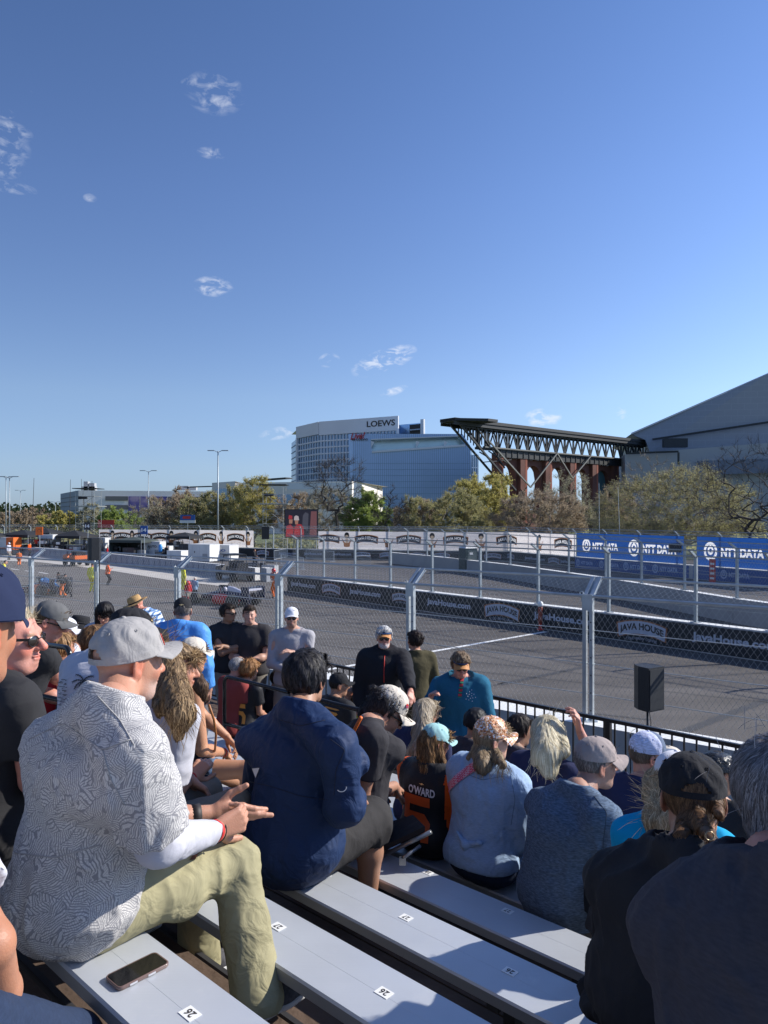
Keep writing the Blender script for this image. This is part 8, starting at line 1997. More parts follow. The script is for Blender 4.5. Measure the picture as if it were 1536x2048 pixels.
# ------------------------------------------------------------------ trees
M_bark = mat('grey_brown_bark', (.27,.225,.18), .9, var=.3, vscale=2); M_barkd = mat('dark_bark', (.05,.042,.036), .9, var=.3, vscale=2)
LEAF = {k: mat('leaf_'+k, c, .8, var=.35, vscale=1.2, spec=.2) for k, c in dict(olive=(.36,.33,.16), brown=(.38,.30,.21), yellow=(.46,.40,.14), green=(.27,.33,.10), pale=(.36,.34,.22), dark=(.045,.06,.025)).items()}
def tree(name, label, px, top, w, Y, leaf, seed, ntip=260, twigs=9, leaves=7, lsize=.16, nm=1.6, lu=.12, bark=None, flat=.55, low=.18, tw_l=.9, lean=0.0):
 r = np.random.default_rng(seed); base = np.array([(px-768)/FPX*Y, Y, 0.0]); ntip = int(ntip*nm); lsize *= 1.25; H_ = HC-(top-HZ)*Y/FPX; W_ = w/FPX*Y/2; z0 = H_*low
 c = np.array([lean, 0, z0+(H_-z0)*flat*.75]); rz_ = (H_-c[2]); rzd = c[2]-z0*.8
 P = r.normal(0, 1, (ntip*3, 3)); P /= np.linalg.norm(P, axis=1)[:, None]; P *= (.35+.65*r.random(len(P))**.45)[:, None]
 lump = 1+lu*(np.sin(P[:,0]*7+seed)+np.sin(P[:,1]*6+seed*2)+np.sin(P[:,2]*8+P[:,0]*5)); P *= lump[:, None]
 P[:,0] *= W_; P[:,1] *= W_; P[:,2] *= np.where(P[:,2] > 0, rz_, rzd)/1.08; P = (P+c)[:ntip]
 nodes = [np.array([0,0,0.]), np.array([r.normal(0,.1),0,z0*.6]), np.array([r.normal(0,.2)+lean*.2, 0, z0*1.0])]; par = [-1, 0, 1]
 order = np.argsort(np.linalg.norm(P-nodes[2], axis=1)); tips = []
 A = np.zeros((ntip*3+3, 3)); A[:3] = nodes; n = 3
 for i in order:
  p = P[i]; dv = A[1:n]-p; cost = np.linalg.norm(dv, axis=1)+.35*np.maximum(A[1:n,2]-p[2]+.3, 0)*1.5+.25*(np.linalg.norm(p-c)<np.linalg.norm(A[1:n]-c, axis=1))*W_; j = int(np.argmin(cost))+1; q = A[j]
  L_ = np.linalg.norm(p-q); k = 2 if L_ > W_*.18 else 1; pr = j
  for s in range(1, k+1):
   x = q+(p-q)*s/k+(r.normal(0, L_*.03, 3) if s < k else 0); x[2] += (L_*.08 if s < k else 0); A[n] = x; par.append(pr); pr = n; n += 1
  tips.append(n-1)
 A = A[:n]; cnt = np.ones(n)
 for i in range(n-1, 0, -1): cnt[par[i]] += cnt[i]
 R_ = .0062*np.sqrt(cnt)*(H_/9)**.5*1.25; mb = MB(); B = base
 for i in range(1, n): a, b = A[par[i]]+B, A[i]+B; mb.tube([a, b], R_[par[i]] if par[i] == 0 or cnt[i] > cnt[par[i]]*.5 else R_[i]*1.3, 5 if cnt[i] > 12 else 3, caps=False, r2=R_[i]) if cnt[i] > 2 else mb.tube([a, b], R_[i]*1.2, 3, caps=False, r2=R_[i]*.8)
 t = thing(name, label, 'tree', Vector(B.tolist()), 'trees behind the outer fence'); mb.build('trunk', bark or M_bark, t)
 T = np.array([A[i] for i in range(3, n) if cnt[i] <= 6]); Tp = np.array([A[par[i]] for i in range(3, n) if cnt[i] <= 6]); twigs = int(twigs*1.7); m = len(T)*twigs; idx = np.repeat(np.arange(len(T)), twigs)
 out = T[idx]-Tp[idx]; out /= np.linalg.norm(out, axis=1)[:, None]+1e-6; rad = T[idx]-c; rad /= np.linalg.norm(rad, axis=1)[:, None]+1e-6; D = out*.5+rad*.5+r.normal(0, .55, (m, 3))+np.array([0,0,.15]); D /= np.linalg.norm(D, axis=1)[:, None]
 l = tw_l*(.35+.8*r.random(m))*(H_/10)**.5; s0 = Tp[idx]+(T[idx]-Tp[idx])*(.3+.7*r.random(m))[:, None]; e0 = s0+D*l[:, None]+B; s0 = s0+B; side = np.cross(D, r.normal(0, 1, (m, 3))); side /= np.linalg.norm(side, axis=1)[:, None]+1e-6; wv = (.012+.008*r.random(m))[:, None]*(Y/100)
 V = np.stack([s0-side*wv, s0+side*wv, e0+side*wv*.4, e0-side*wv*.4], 1).reshape(-1, 3); F = np.arange(len(V)).reshape(-1, 4); mi = np.zeros(len(F), int)
 if leaves:
  k = m*leaves; ii = np.repeat(np.arange(m), leaves); C2 = s0[ii]+(e0[ii]-s0[ii])*r.random(k)[:, None]+r.normal(0, .09*(H_/10), (k, 3)); u = r.normal(0, 1, (k, 3)); u /= np.linalg.norm(u, axis=1)[:, None]; v = np.cross(u, r.normal(0, 1, (k, 3))); v /= np.linalg.norm(v, axis=1)[:, None]; s = lsize*(.4+.8*r.random(k))[:, None]*(Y/110)/2
  V2 = np.stack([C2-u*s, C2-v*s*.6, C2+u*s, C2+v*s*.6], 1).reshape(-1, 3); F2 = np.arange(len(V2)).reshape(-1, 4)+len(V); V = np.concatenate([V, V2]); F = np.concatenate([F, F2]); mi = np.concatenate([mi, np.ones(len(F2), int)])
 np_mesh('crown', V, F, [bark or M_bark]+([LEAF[leaf]] if leaves else []), t, mi=mi, smooth=False)
for k_, c_ in dict(olive=(.46,.44,.2), brown=(.46,.37,.25), yellow=(.6,.55,.18), green=(.36,.46,.12), pale=(.48,.46,.3), dark=(.05,.07,.03)).items(): translucent(LEAF[k_], c_, .45)
TR_ = [('broad_tree','widest budding tree with rounded olive crown before the grey stadium',1352,929,320,92,'olive',1,dict(ntip=720,twigs=18,leaves=5,lsize=.12,flat=.35,tw_l=1.1,lu=.04,low=.12)),
 ('bare_tree','dark leafless tree standing at the right edge',1500,868,250,76,'dark',2,dict(leaves=0,bark=M_barkd,ntip=230,twigs=5,tw_l=.8,flat=.6)),
 ('bare_tree','faint leafless tree between the brick arcade and the widest tree',1290,905,110,150,'dark',22,dict(leaves=0,ntip=120,twigs=6)),
 ('budding_tree','reddish brown budding tree below the brick arches',1080,980,180,104,'brown',3,dict(ntip=360,twigs=16,leaves=5,lsize=.13,lu=.07)),
 ('budding_tree','grey olive tree right of the reddish brown budding tree',1132,950,110,114,'pale',4,dict(ntip=170,twigs=8,leaves=4,lsize=.12)),
 ('budding_tree','brown shrubby tree left of the widest olive tree',1225,985,90,118,'brown',23,dict(ntip=150,twigs=12,leaves=5)),
 ('yellow_tree','tall yellow green tree under the left end of the steel canopy',966,948,125,118,'yellow',5,dict(ntip=280,twigs=12,leaves=9,lsize=.17)),
 ('green_tree','soft olive green tree before the blue glass hall',893,984,180,110,'olive',6,dict(ntip=330,twigs=15,leaves=8,lsize=.14)),
 ('budding_tree','low brown tree right of the bright green tree',830,1000,110,112,'brown',24,dict(ntip=160,twigs=12,leaves=4)),
 ('bare_tree','small leafless tree right of the bright green tree',787,968,72,100,'dark',7,dict(leaves=0,bark=M_barkd,ntip=120,twigs=6,tw_l=.7)),
 ('green_tree','bright lime green tree in front of the blue glass hall',733,986,84,108,'green',8,dict(ntip=200,twigs=12,leaves=12,lsize=.18)),
 ('bare_tree','tall leafless tree standing before the pale hotel tower',674,906,112,102,'dark',9,dict(leaves=0,bark=M_barkd,ntip=170,twigs=5,low=.35,flat=.7)),
 ('budding_tree','pale grey twiggy tree right of the big screen',655,978,110,112,'pale',10,dict(ntip=220,twigs=14,leaves=3,lsize=.11)),
 ('budding_tree','brown twiggy tree behind the big screen',590,988,90,118,'brown',25,dict(ntip=160,twigs=12,leaves=4)),
 ('yellow_tree','yellow olive tree beside the camera scaffold',508,957,85,118,'yellow',11,dict(ntip=220,twigs=12,leaves=7,lsize=.14)),
 ('budding_tree','olive brown tree right of the tall lamp post',462,980,80,122,'olive',26,dict(ntip=180,twigs=12,leaves=6)),
 ('budding_tree','olive brown tree left of the tall lamp post',410,984,110,122,'olive',12,dict(ntip=240,twigs=13,leaves=6)),
 ('budding_tree','dark olive tree before the garage murals',352,988,110,126,'brown',13,dict(ntip=240,twigs=13,leaves=6)),
 ('bare_tree','pale bleached leafless tree below the garage murals',303,1000,80,120,'pale',14,dict(leaves=1,ntip=130,twigs=9,bark=mat('bleached_bark',(.24,.20,.16),.9))),
 ('green_tree','small green tree right of the left camera tower',222,1014,55,140,'green',15,dict(ntip=130,twigs=10,leaves=9)),
 ('budding_tree','pale olive tree behind the left camera tower',186,1012,70,150,'pale',16,dict(ntip=140,twigs=12,leaves=7)),
 ('yellow_tree','yellow green bushy tree left of the parking garage',120,1026,86,150,'yellow',17,dict(ntip=180,twigs=12,leaves=12,lsize=.2,low=.1)),
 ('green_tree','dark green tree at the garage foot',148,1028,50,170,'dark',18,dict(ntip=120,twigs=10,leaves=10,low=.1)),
 ('budding_tree','reddish brown thicket tree at far left',52,1019,110,165,'brown',19,dict(ntip=220,twigs=13,leaves=8,low=.1)),
 ('green_tree','green bush between the kiosk and the garage',262,1028,60,150,'green',27,dict(ntip=110,twigs=10,leaves=10,low=.1))]
for n_, lab, px, top, w, Y, lf, sd_, kw in TR_: tree(n_, lab, px, top, w, Y, lf, sd_, **kw)
def woods():
 r = np.random.default_rng(3); k = 26000; th = r.random(k); x = -420+th*700; Y = 430+r.random(k)*60; h = (5+4*np.sin(x*.05)+3*np.sin(x*.13+2)+2*np.sin(x*.41))*.8+4; z = h*r.random(k)**.7; C2 = np.stack([x, Y, z], 1); u = r.normal(0,1,(k,3)); u /= np.linalg.norm(u,axis=1)[:,None]; v = np.cross(u, r.normal(0,1,(k,3))); v /= np.linalg.norm(v,axis=1)[:,None]; s = .5+.8*r.random((k,1))
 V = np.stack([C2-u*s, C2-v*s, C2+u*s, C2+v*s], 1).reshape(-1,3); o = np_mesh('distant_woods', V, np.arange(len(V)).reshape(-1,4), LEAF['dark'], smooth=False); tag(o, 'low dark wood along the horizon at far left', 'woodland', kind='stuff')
 k = 9000; x = -75+r.random(k)*150; Y = 100+r.random(k)*25; C2 = np.stack([x, Y, r.random(k)*(1.5+1.2*np.sin(x*.4))], 1); u = r.normal(0,1,(k,3)); u /= np.linalg.norm(u,axis=1)[:,None]; v = np.cross(u, r.normal(0,1,(k,3))); v /= np.linalg.norm(v,axis=1)[:,None]; s = .1+.2*r.random((k,1))
 V = np.stack([C2-u*s, C2-v*s, C2+u*s, C2+v*s], 1).reshape(-1,3); o = np_mesh('undergrowth', V, np.arange(len(V)).reshape(-1,4), LEAF['olive'], smooth=False); tag(o, 'scrubby undergrowth below the trees behind the fence', 'undergrowth', kind='stuff')
woods()
# ------------------------------------------------------------------ poles and masts, towers, screen
def lamp(label, px, top, Y, heads=2, r=.10):
 b = gx(px, Y); h = Wp(px, top, Y).z; t = thing('lamp_post', label, 'lamp post', b, 'lamp posts around the circuit'); MB().tube([b, b+Z*h], r, 8, r2=r*.55).build('pole', M_galv_dk, t, True)
 for s in ((-1,1) if heads == 2 else (1,)): mb = MB(); mb.tube([b+Z*(h-.2), b+Z*h+Vector((s*.5,0,.05))], .04, 6); mb.box(b+Z*(h+.06)+Vector((s*.95,0,0)), (.9,.35,.1)); mb.build('lamp_head', M_galv_dk, t)
for a in (('tallest twin headed lamp post rising over the pit boxes',436,902,100),('slim lamp post in front of the garage murals',297,942,122),('grey twin lamp post nearest the left edge',19,954,108),('thin dark lamp post left of the grey one',12,954,125),('distant lamp post over the far left trees',41,981,190),('short distant lamp post before the garage side',111,1004,210)): lamp(a[0], a[1], a[2], a[3], r=.13 if a[1] == 436 else .10)
def mast(label, x0, y0, x1, y1, Y, r=.05, m=None):
 t = thing('antenna_mast', label, 'mast', gx(x1, Y)); MB().tube([gx(x1, Y), Wp(x0, y0, Y)], r, 6, r2=r*.5).build('pole', m or M_barkd, t); MB().box(gx(x1, Y)+Z*.1, (.5,.5,.2)).build('base', M_galv_dk, t)
mast('thin dark mast leaning over the left tents',68,956,63,1075,96); mast('thin dark mast left of the camera tower',141,959,138,1075,96); mast('pale thin mast left of the widest olive tree',1198,966,1199,1060,84,.04,M_galv); mast('pale leaning mast before the widest olive tree',1236,974,1241,1060,84,.04,M_galv)
mast('faint mast on the garage roof side',163,958,163,1020,255,.12); mast('dark mast above the camera tower',184,962,184,1030,110,.06)
M_scaf = mat('scaffold_tube', (.35,.36,.34), .5, metal=.5)
def scaffold(label, px, Y, w, h, lift=1.9, roof=True, man=True):
 b = gx(px, Y); t = thing('camera_tower', label, 'scaffold tower', b); c = [Vector((sx*w/2, sy*w/2, 0)) for sx, sy in ((-1,-1),(1,-1),(1,1),(-1,1))]
 for q in c: MB().tube([b+q, b+q+Z*h], .035, 6).build('upright', M_scaf, t)
 mb = MB(); n = int(h/lift)
 for k in range(1, n+1):
  for i in range(4): mb.tube([b+c[i]+Z*k*lift, b+c[(i+1)%4]+Z*k*lift], .03, 5)
  for i in (0, 2): mb.tube([b+c[i]+Z*(k-1)*lift, b+c[(i+1)%4]+Z*k*lift], .025, 5)
  if k < n:
   for j in range(3): mb.tube([b+c[0]+Z*((k-.5)*lift+j*.3-.3), b+c[1]+Z*((k-.5)*lift+j*.3-.3)], .02, 4)
 mb.build('bracing', M_scaf, t); MB().box(b+Z*(h-2.2), (w*1.5, w*1.3, .12)).build('platform', M_scaf, t)
 if roof: MB().box(b+Z*(h+.3), (w*1.3, w*1.2, .10)).build('roof', M_dsteel, t)
 cm = MB(); p = b+Z*(h-1.0)+Vector((-.5,-.4,0)); cm.box(p, (.9,.3,.35)); cm.tube([p-Z*1.1, p], .06, 6); cm.box(p+Vector((-.6,0,0)), (.3,.35,.4)); cm.build('camera', M_black, t)
scaffold('camera scaffold tower with roof left of the big screen', 549, 97, 2.6, 8.6)
scaffold('camera scaffold tower before the parking garage', 177, 105, 2.6, 8.4)
def screen():
 c = Wp(603, 1047, 91); t = thing('big_screen', 'large video screen showing two people in red with caps', 'screen', gx(603, 91)); MB().box(c, (4.1, .5, 3.5)).build('cabinet', M_black, t)
 def em(n, col): return mat(n, (.01,.01,.01), .5, emit=(col, .4))
 y = c.y-.262
 def pl(mb, pts, dz=0): mb.poly([(c.x+a, y-dz, c.z+b) for a, b in pts])
 mb = MB(); pl(mb, ((-1.95,-1.65),(1.95,-1.65),(1.95,1.65),(-1.95,1.65))); pc = mb.build('picture', em('screen_dark', (.02,.015,.03)), t)
 for n, col, P in (('screen_pink', (.25,.10,.11), (((1.0,-1.6),(1.9,-1.6),(1.9,1.5),(1.2,1.5)),)), ('screen_red', (.55,.04,.05), (((-1.9,-1.6),(-1.0,-1.6),(-.95,-.5),(-1.3,-.1),(-1.8,-.3)), ((-.9,-1.6),(.35,-1.6),(.3,-.5),(0,-.1),(-.5,-.05),(-.85,-.5)), ((-1.6,.55),(-1.1,.55),(-1.1,.95),(-1.5,1.05)))), ('screen_skin', (.55,.28,.2), (((-1.5,.0),(-1.1,.0),(-1.05,.5),(-1.5,.5)), ((-.75,-.1),(-.4,-.1),(-.35,.45),(-.8,.45)))), ('screen_white', (.7,.62,.66), (((-.9,.4),(-.25,.4),(-.35,.9),(-.65,1.0),(-.85,.85)),)), ('screen_grey', (.10,.10,.14), (((.1,-.5),(.8,-.9),(.9,1.2),(.5,1.4),(.2,1.0)),))):
  mb = MB()
  for p in P: pl(mb, p, .006 if n != 'screen_white' else .012)
  mb.build('image_patch', em(n, col), pc)
 for sx in (-1.8, 1.8): MB().tube([gx(603, 91)+Vector((sx,.4,0)), Vector((c.x+sx, 91.4, c.z+1.5))], .08, 6).build('support', M_scaf, t)
screen()
Gp0 = Gp
def Gp(px, py, z=0.0):       # keep pit equipment on the near side of the outer wall
 return Gp0(px, 1107.5+(py-1090)*.16 if px < 380 and py < 1110 else py, z)
# ------------------------------------------------------------------ pit lane: boxes, tents, carts, cars, crew
M_boxw = mat('white_box_panel', (.66,.66,.65), .6, var=.08, vscale=1.5); M_boxg = mat('grey_box_panel', (.34,.35,.36), .6, var=.1, vscale=2); M_tent = mat('black_canopy', (.018,.019,.022), .8, var=.3, vscale=1); M_tentg = mat('grey_green_canopy', (.05,.065,.06), .8, var=.2, vscale=1); M_rubber = mat('tyre_rubber', (.014,.014,.015), .7, var=.2, vscale=6)
M_metal = mat('bare_metal', (.4,.41,.42), .4, metal=.7, var=.15, vscale=4); m_led = mat('dark_panel', (.03,.03,.035), .4)
def RZ(a): return Matrix.Rotation(math.radians(a), 3, 'Z')
def pbox(name, label, px, py, w, d, h, a=0, m=None, cat='box', text=None, tm=None, lid=True):
 c = Gp(px, py); R = RZ(a); t = thing(name, label, cat, c); m = m or M_boxw
 MB().box(c+Z*(h/2+.08), (w, d, h), R).build('housing', m, t)
 mb = MB(); mb.box(c+Z*.04, (w*.94, d*.94, .08), R); mb.build('base_frame', m_led, t)
 mb = MB(); f = c+R @ Vector((0, -d/2-.006, 0))
 for k in range(int(w/.9)+1):
  x = -w/2+.5+k*.9
  if x < w/2-.3: mb.box(f+R @ Vector((x, 0, 0))+Z*(h*.55), (.012, .012, h*.85), R)
 mb.box(f+R @ Vector((w*.28, 0, 0))+Z*(h*.35), (w*.22, .015, h*.3), R); mb.build('door_panel', M_boxg, t)
 MB().box(f+R @ Vector((-w*.2, -.01, 0))+Z*(h*.6), (.06, .04, .2), R).build('latch', m_led, t)
 if lid: MB().box(c+Z*(h+.10), (w*1.02, d*1.02, .05), R).build('lid', m, t)
 if text: mb = MB(); put_text(mb, text, f+Z*(h*.72)-(R @ Vector((0,.02,0))), R @ Vector((1,0,0)), Z, w*.6, h*.16, .03); mb.build('lettering', tm or M_ink, t)
 return t
pbox('generator_box', 'largest white generator box behind the pit wall', 408, 1123, 2.7, 1.8, 1.75, -22)
pbox('generator_box', 'white generator box with dark label right of the largest one', 450, 1121, 2.3, 1.8, 1.6, -22, text='PRO', tm=M_blue)
pbox('storage_box', 'small white storage box before the largest generator box', 355, 1128, 1.7, 1.2, 1.25, -20)
pbox('storage_box', 'white cabinet beside the grey green canopy tent', 311, 1113, 2.1, 1.2, 1.7, -20, text='AUTO'); pbox('storage_box', 'narrow white cabinet right of the canopy tent cabinet', 337, 1112, .8, .8, 1.1, -20)
pbox('storage_box', 'tall white cabinet right of the raised loudspeaker', 209, 1099, 1.2, 1.0, 2.0, -25)
pbox('storage_box', 'grey flight case in front of the black peaked tent', 128, 1097, 1.3, .9, .8, -20, m=M_boxg); pbox('storage_box', 'low pale case left of the grey flight case', 105, 1101, 1.8, .9, .5, -20)
pbox('storage_box', 'pale case stack before the black peaked tent', 150, 1104, 1.5, .9, .9, -20); pbox('storage_box', 'dark equipment case at far left of the pit wall', 60, 1098, 1.2, .9, .9, -25, m=m_led)
pbox('storage_box', 'white angled pit cart shelter right of the orange sign', 99, 1099, 2.4, 1.4, 2.4, -20); pbox('storage_box', 'black tool chest right of the grey green tent', 262, 1114, 1.6, 1.0, 1.0, -20, m=m_led); pbox('storage_box', 'black tool chest behind the small white storage box', 374, 1116, 1.6, 1.0, 1.5, -20, m=m_led)
def orange_cart():
 c = Gp(16, 1105); R = RZ(-22); t = thing('pit_cart', 'orange and white pit cart with the number 7 at the left edge', 'cart', c)
 MB().box(c+R @ Vector((-.5,0,1.6)), (2.0,1.2,1.2), R).build('white_panel', M_boxw, t); MB().box(c+R @ Vector((1.0,0,1.45)), (1.2,1.25,1.5), R).build('orange_panel', M_orange, t)
 mb = MB(); put_text(mb, '7', c+R @ Vector((1.2,-.65,1.5)), R @ Vector((1,0,0)), Z, .35, .6, .05); mb.build('number', M_ink, t)
 mb = MB(); mb.box(c+R @ Vector((-.3,-.62,.95)), (2.4,.02,.2), R); mb.build('orange_stripe', M_orange, t)
 for x in (-1.2, 1.2): MB().lathe([(.30,-.12),(.33,-.1),(.33,.1),(.30,.12)], 14, Matrix.Translation(c+R @ Vector((x,-.5,.33))) @ Matrix.Rotation(math.pi/2, 4, 'X')).build('wheel', M_rubber, t, True)
 mb = MB(); mb.box(c+Z*.8, (3.2,1.2,.12), R); mb.build('chassis', m_led, t)
orange_cart()
def tent(label, px, py, w, d, h, m, a=-20, peak=.7, closed=False):
 c = Gp(px, py); R = RZ(a); t = thing('canopy_tent', label, 'tent', c); P = [c+R @ Vector((sx*w/2, sy*d/2, h)) for sx, sy in ((-1,-1),(1,-1),(1,1),(-1,1))]; top = c+Z*(h+peak)
 mb = MB(); K = 6
 for i in range(4):
  a_, b_ = P[i], P[(i+1)%4]
  for j in range(K): mb.poly([lin(a_,b_,j/K)-Z*.0, lin(a_,b_,(j+1)/K), top])
  mb.poly([a_, b_, b_-Z*.3, a_-Z*.3])
 mb.build('canopy', m, t)
 for p in P: MB().tube([Vector((p.x, p.y, 0)), p], .03, 6).build('leg', M_galv_dk, t)
 if closed: mb = MB(); mb.poly([P[3]-Z*h, P[2]-Z*h, P[2], P[3]]); mb.poly([P[0]-Z*h, P[3]-Z*h, P[3], P[0]]); mb.build('side_curtain', m, t)
tent('black peaked canopy tent in the middle of the pit', 150, 1097, 4.6, 3.4, 2.35, M_tent); tent('grey green canopy tent beside the white cabinet', 268, 1113, 4.6, 3.2, 2.0, M_tentg, closed=True, peak=.35); tent('black domed canopy over the generator boxes', 370, 1115, 3.2, 2.8, 2.5, M_tent, peak=.45)
tent('black canopy behind the orange swirl sign', 48, 1096, 4.6, 3.2, 2.5, M_tent, peak=.6); tent('dark canopy behind the white angled shelter', 92, 1090, 4.2, 3.0, 2.7, M_tent, peak=.6); tent('long dark canopy at the far left edge', -15, 1096, 5.2, 3.2, 2.4, M_tent, peak=.4)
def board(name, label, px, py, Y, w, h, m, txt=None, tm=None, post=True, frame=None):
 c = Wp(px, py, Y); t = thing(name, label, 'sign', gx(px, Y)); MB().box(c, (w, .1, h)).build('panel', m, t)
 if txt: mb = MB(); put_text(mb, txt, c-Vector((0,.07,0)), Vector((1,0,0)), Z, w*.7, h*.45, .05, 0, 0, Vector((0,-1,0))); mb.build('lettering', tm, t)
 if post: MB().tube([gx(px, Y)+Vector((0,.12,0)), c+Vector((0,.12,h*.3))], .05, 6).build('post', M_galv_dk, t)
 return t, c
t_, c_ = board('pit_sign', 'orange square pit sign with a dark swirl', 78.5, 1062, 86, .82, .95, M_orange)
mb = MB(); pts = [(.22*math.cos(a)*(1-.05*a), .2*math.sin(a)*(1-.05*a)) for a in np.linspace(-.6, 4.2, 14)]
for k in range(13): w0 = .07*(1-k/14); x0, z0 = pts[k]; x1, z1 = pts[k+1]; mb.poly([(c_.x+x0*(1-w0), c_.y-.06, c_.z+z0*(1-w0)),(c_.x+x0*(1+3*w0), c_.y-.06, c_.z+z0*(1+3*w0)),(c_.x+x1*(1+3*w0), c_.y-.06, c_.z+z1*(1+3*w0)),(c_.x+x1*(1-w0), c_.y-.06, c_.z+z1*(1-w0))])
mb.build('swirl', m_led, t_)
board('pit_sign', 'navy pit sign with the number 14 and pink edge', 288, 1060, 84, .82, .95, M_blue_dk, '14', M_white); board('pit_sign', 'small grey pit board with a white square', 175, 1052, 90, .75, .9, m_led, '14', M_white)
board('red_container', 'dark red container behind the left fence', 212, 1048, 118, 2.6, 1.3, M_red); t_, c_ = board('sponsor_kiosk', 'blue and white printed kiosk roof behind the fence', 375, 1035, 110, 2.2, .8, M_blue_dk, '14 PRO'[:0] or None)
MB().box(c_-Z*.62, (2.3,.12,.4)).build('white_panel', M_boxw, t_); MB().box(c_-Vector((.1,.06,0)), (1.2,.02,.4)).build('red_print', M_red, t_)
board('dark_box_sign', 'narrow black box on a post left of the big screen', 531, 1066, 80, .8, 1.35, M_black)
def tyre(c, R, r=.33, w=.3, parent=None, name='wheel', rim=True):
 o = MB().lathe([(r*.55,-w/2),(r*.93,-w/2),(r,-w*.38),(r,w*.38),(r*.93,w/2),(r*.55,w/2)], 20, Matrix.Translation(c) @ R.to_4x4() @ Matrix.Rotation(math.pi/2, 4, 'Y')).build(name, M_rubber, parent, True)
 if rim: MB().lathe([(.0,-w*.35),(r*.5,-w*.4),(r*.56,-w*.5),(r*.56,w*.5),(r*.5,w*.4),(.0,w*.35)], 16, Matrix.Translation(c) @ R.to_4x4() @ Matrix.Rotation(math.pi/2, 4, 'Y')).build('rim', m_led, o, True)
 return o
def tyre_stack(label, px, py, n):
 c = Gp(px, py); t = thing('tyre_stack', label, 'tyres', c, 'stacks of tyres in the pit')
 for k in range(n): MB().lathe([(.18,0),(.31,0),(.33,.06),(.33,.26),(.31,.32),(.18,.32)], 16, Matrix.Translation(c+Z*(.32*k))).build('tyre', M_rubber, t, True)
for a in (('three tyre stack right of the white cabinets',328,1114,3),('two tyre stack before the black domed canopy',346,1113,2),('four tyre stack left of the grey green tent',228,1108,4),('tyre stack beside the tall white cabinet',222,1110,2),('short tyre stack near the tug cart',512,1146,2),('tyre stack at the pit entry block',527,1149,3),('tyre stack beside the orange sign',74,1098,3),('tyre stack at the far left tent',40,1100,2)): tyre_stack(*a)
def tug(label, px, py, a, mcol, L_=3.4):
 c = Gp(px, py); R = RZ(a); t = thing('utility_cart', label, 'cart', c); Q = lambda x, y, z: c+R @ Vector((x, y, z))
 MB().box(Q(0,0,.55), (1.4,L_,.25), R).build('chassis', m_led, t); MB().prism([Q(-.7,L_/2,.65), Q(-.7,L_/2,1.0), Q(-.7,L_/2-.9,1.15), Q(-.7,L_/2-1.1,.65)], R @ Vector((1.4,0,0))).build('bonnet', mcol, t)
 MB().box(Q(0,-.1,.95), (1.2,.5,.3), R).build('seat', M_black, t); MB().box(Q(0,-.4,1.25), (1.2,.12,.5), R).build('seat_back', M_black, t)
 mb = MB()
 for sx in (-.65,.65):
  mb.tube([Q(sx,L_/2-.95,1.1), Q(sx,L_/2-1.3,1.9), Q(sx,-.7,1.95), Q(sx,-.8,.7)], .035, 6)
 for y, z in ((L_/2-1.3,1.9),(-.7,1.95)): mb.tube([Q(-.65,y,z), Q(.65,y,z)], .035, 6)
 mb.build('roll_cage', M_black, t); MB().box(Q(0,.3,1.98), (1.35,1.6,.05), R).build('roof', M_black, t)
 MB().box(Q(0,-L_/2+.6,.85), (1.35,1.1,.35), R).build('cargo_bed', mcol, t); MB().box(Q(0,-L_/2+.6,1.2), (.9,.7,.35), R).build('load', M_tent, t)
 for sx in (-.7,.7):
  for sy in (-L_/2+.5, L_/2-.6): tyre(Q(sx,sy,.33), R, .33, .26, t)
tug('black utility cart with roll cage on the pale apron', 468, 1161, 38, m_led); tug('orange and black buggy by the pit wall', 152, 1131, 45, M_orange, 2.9)
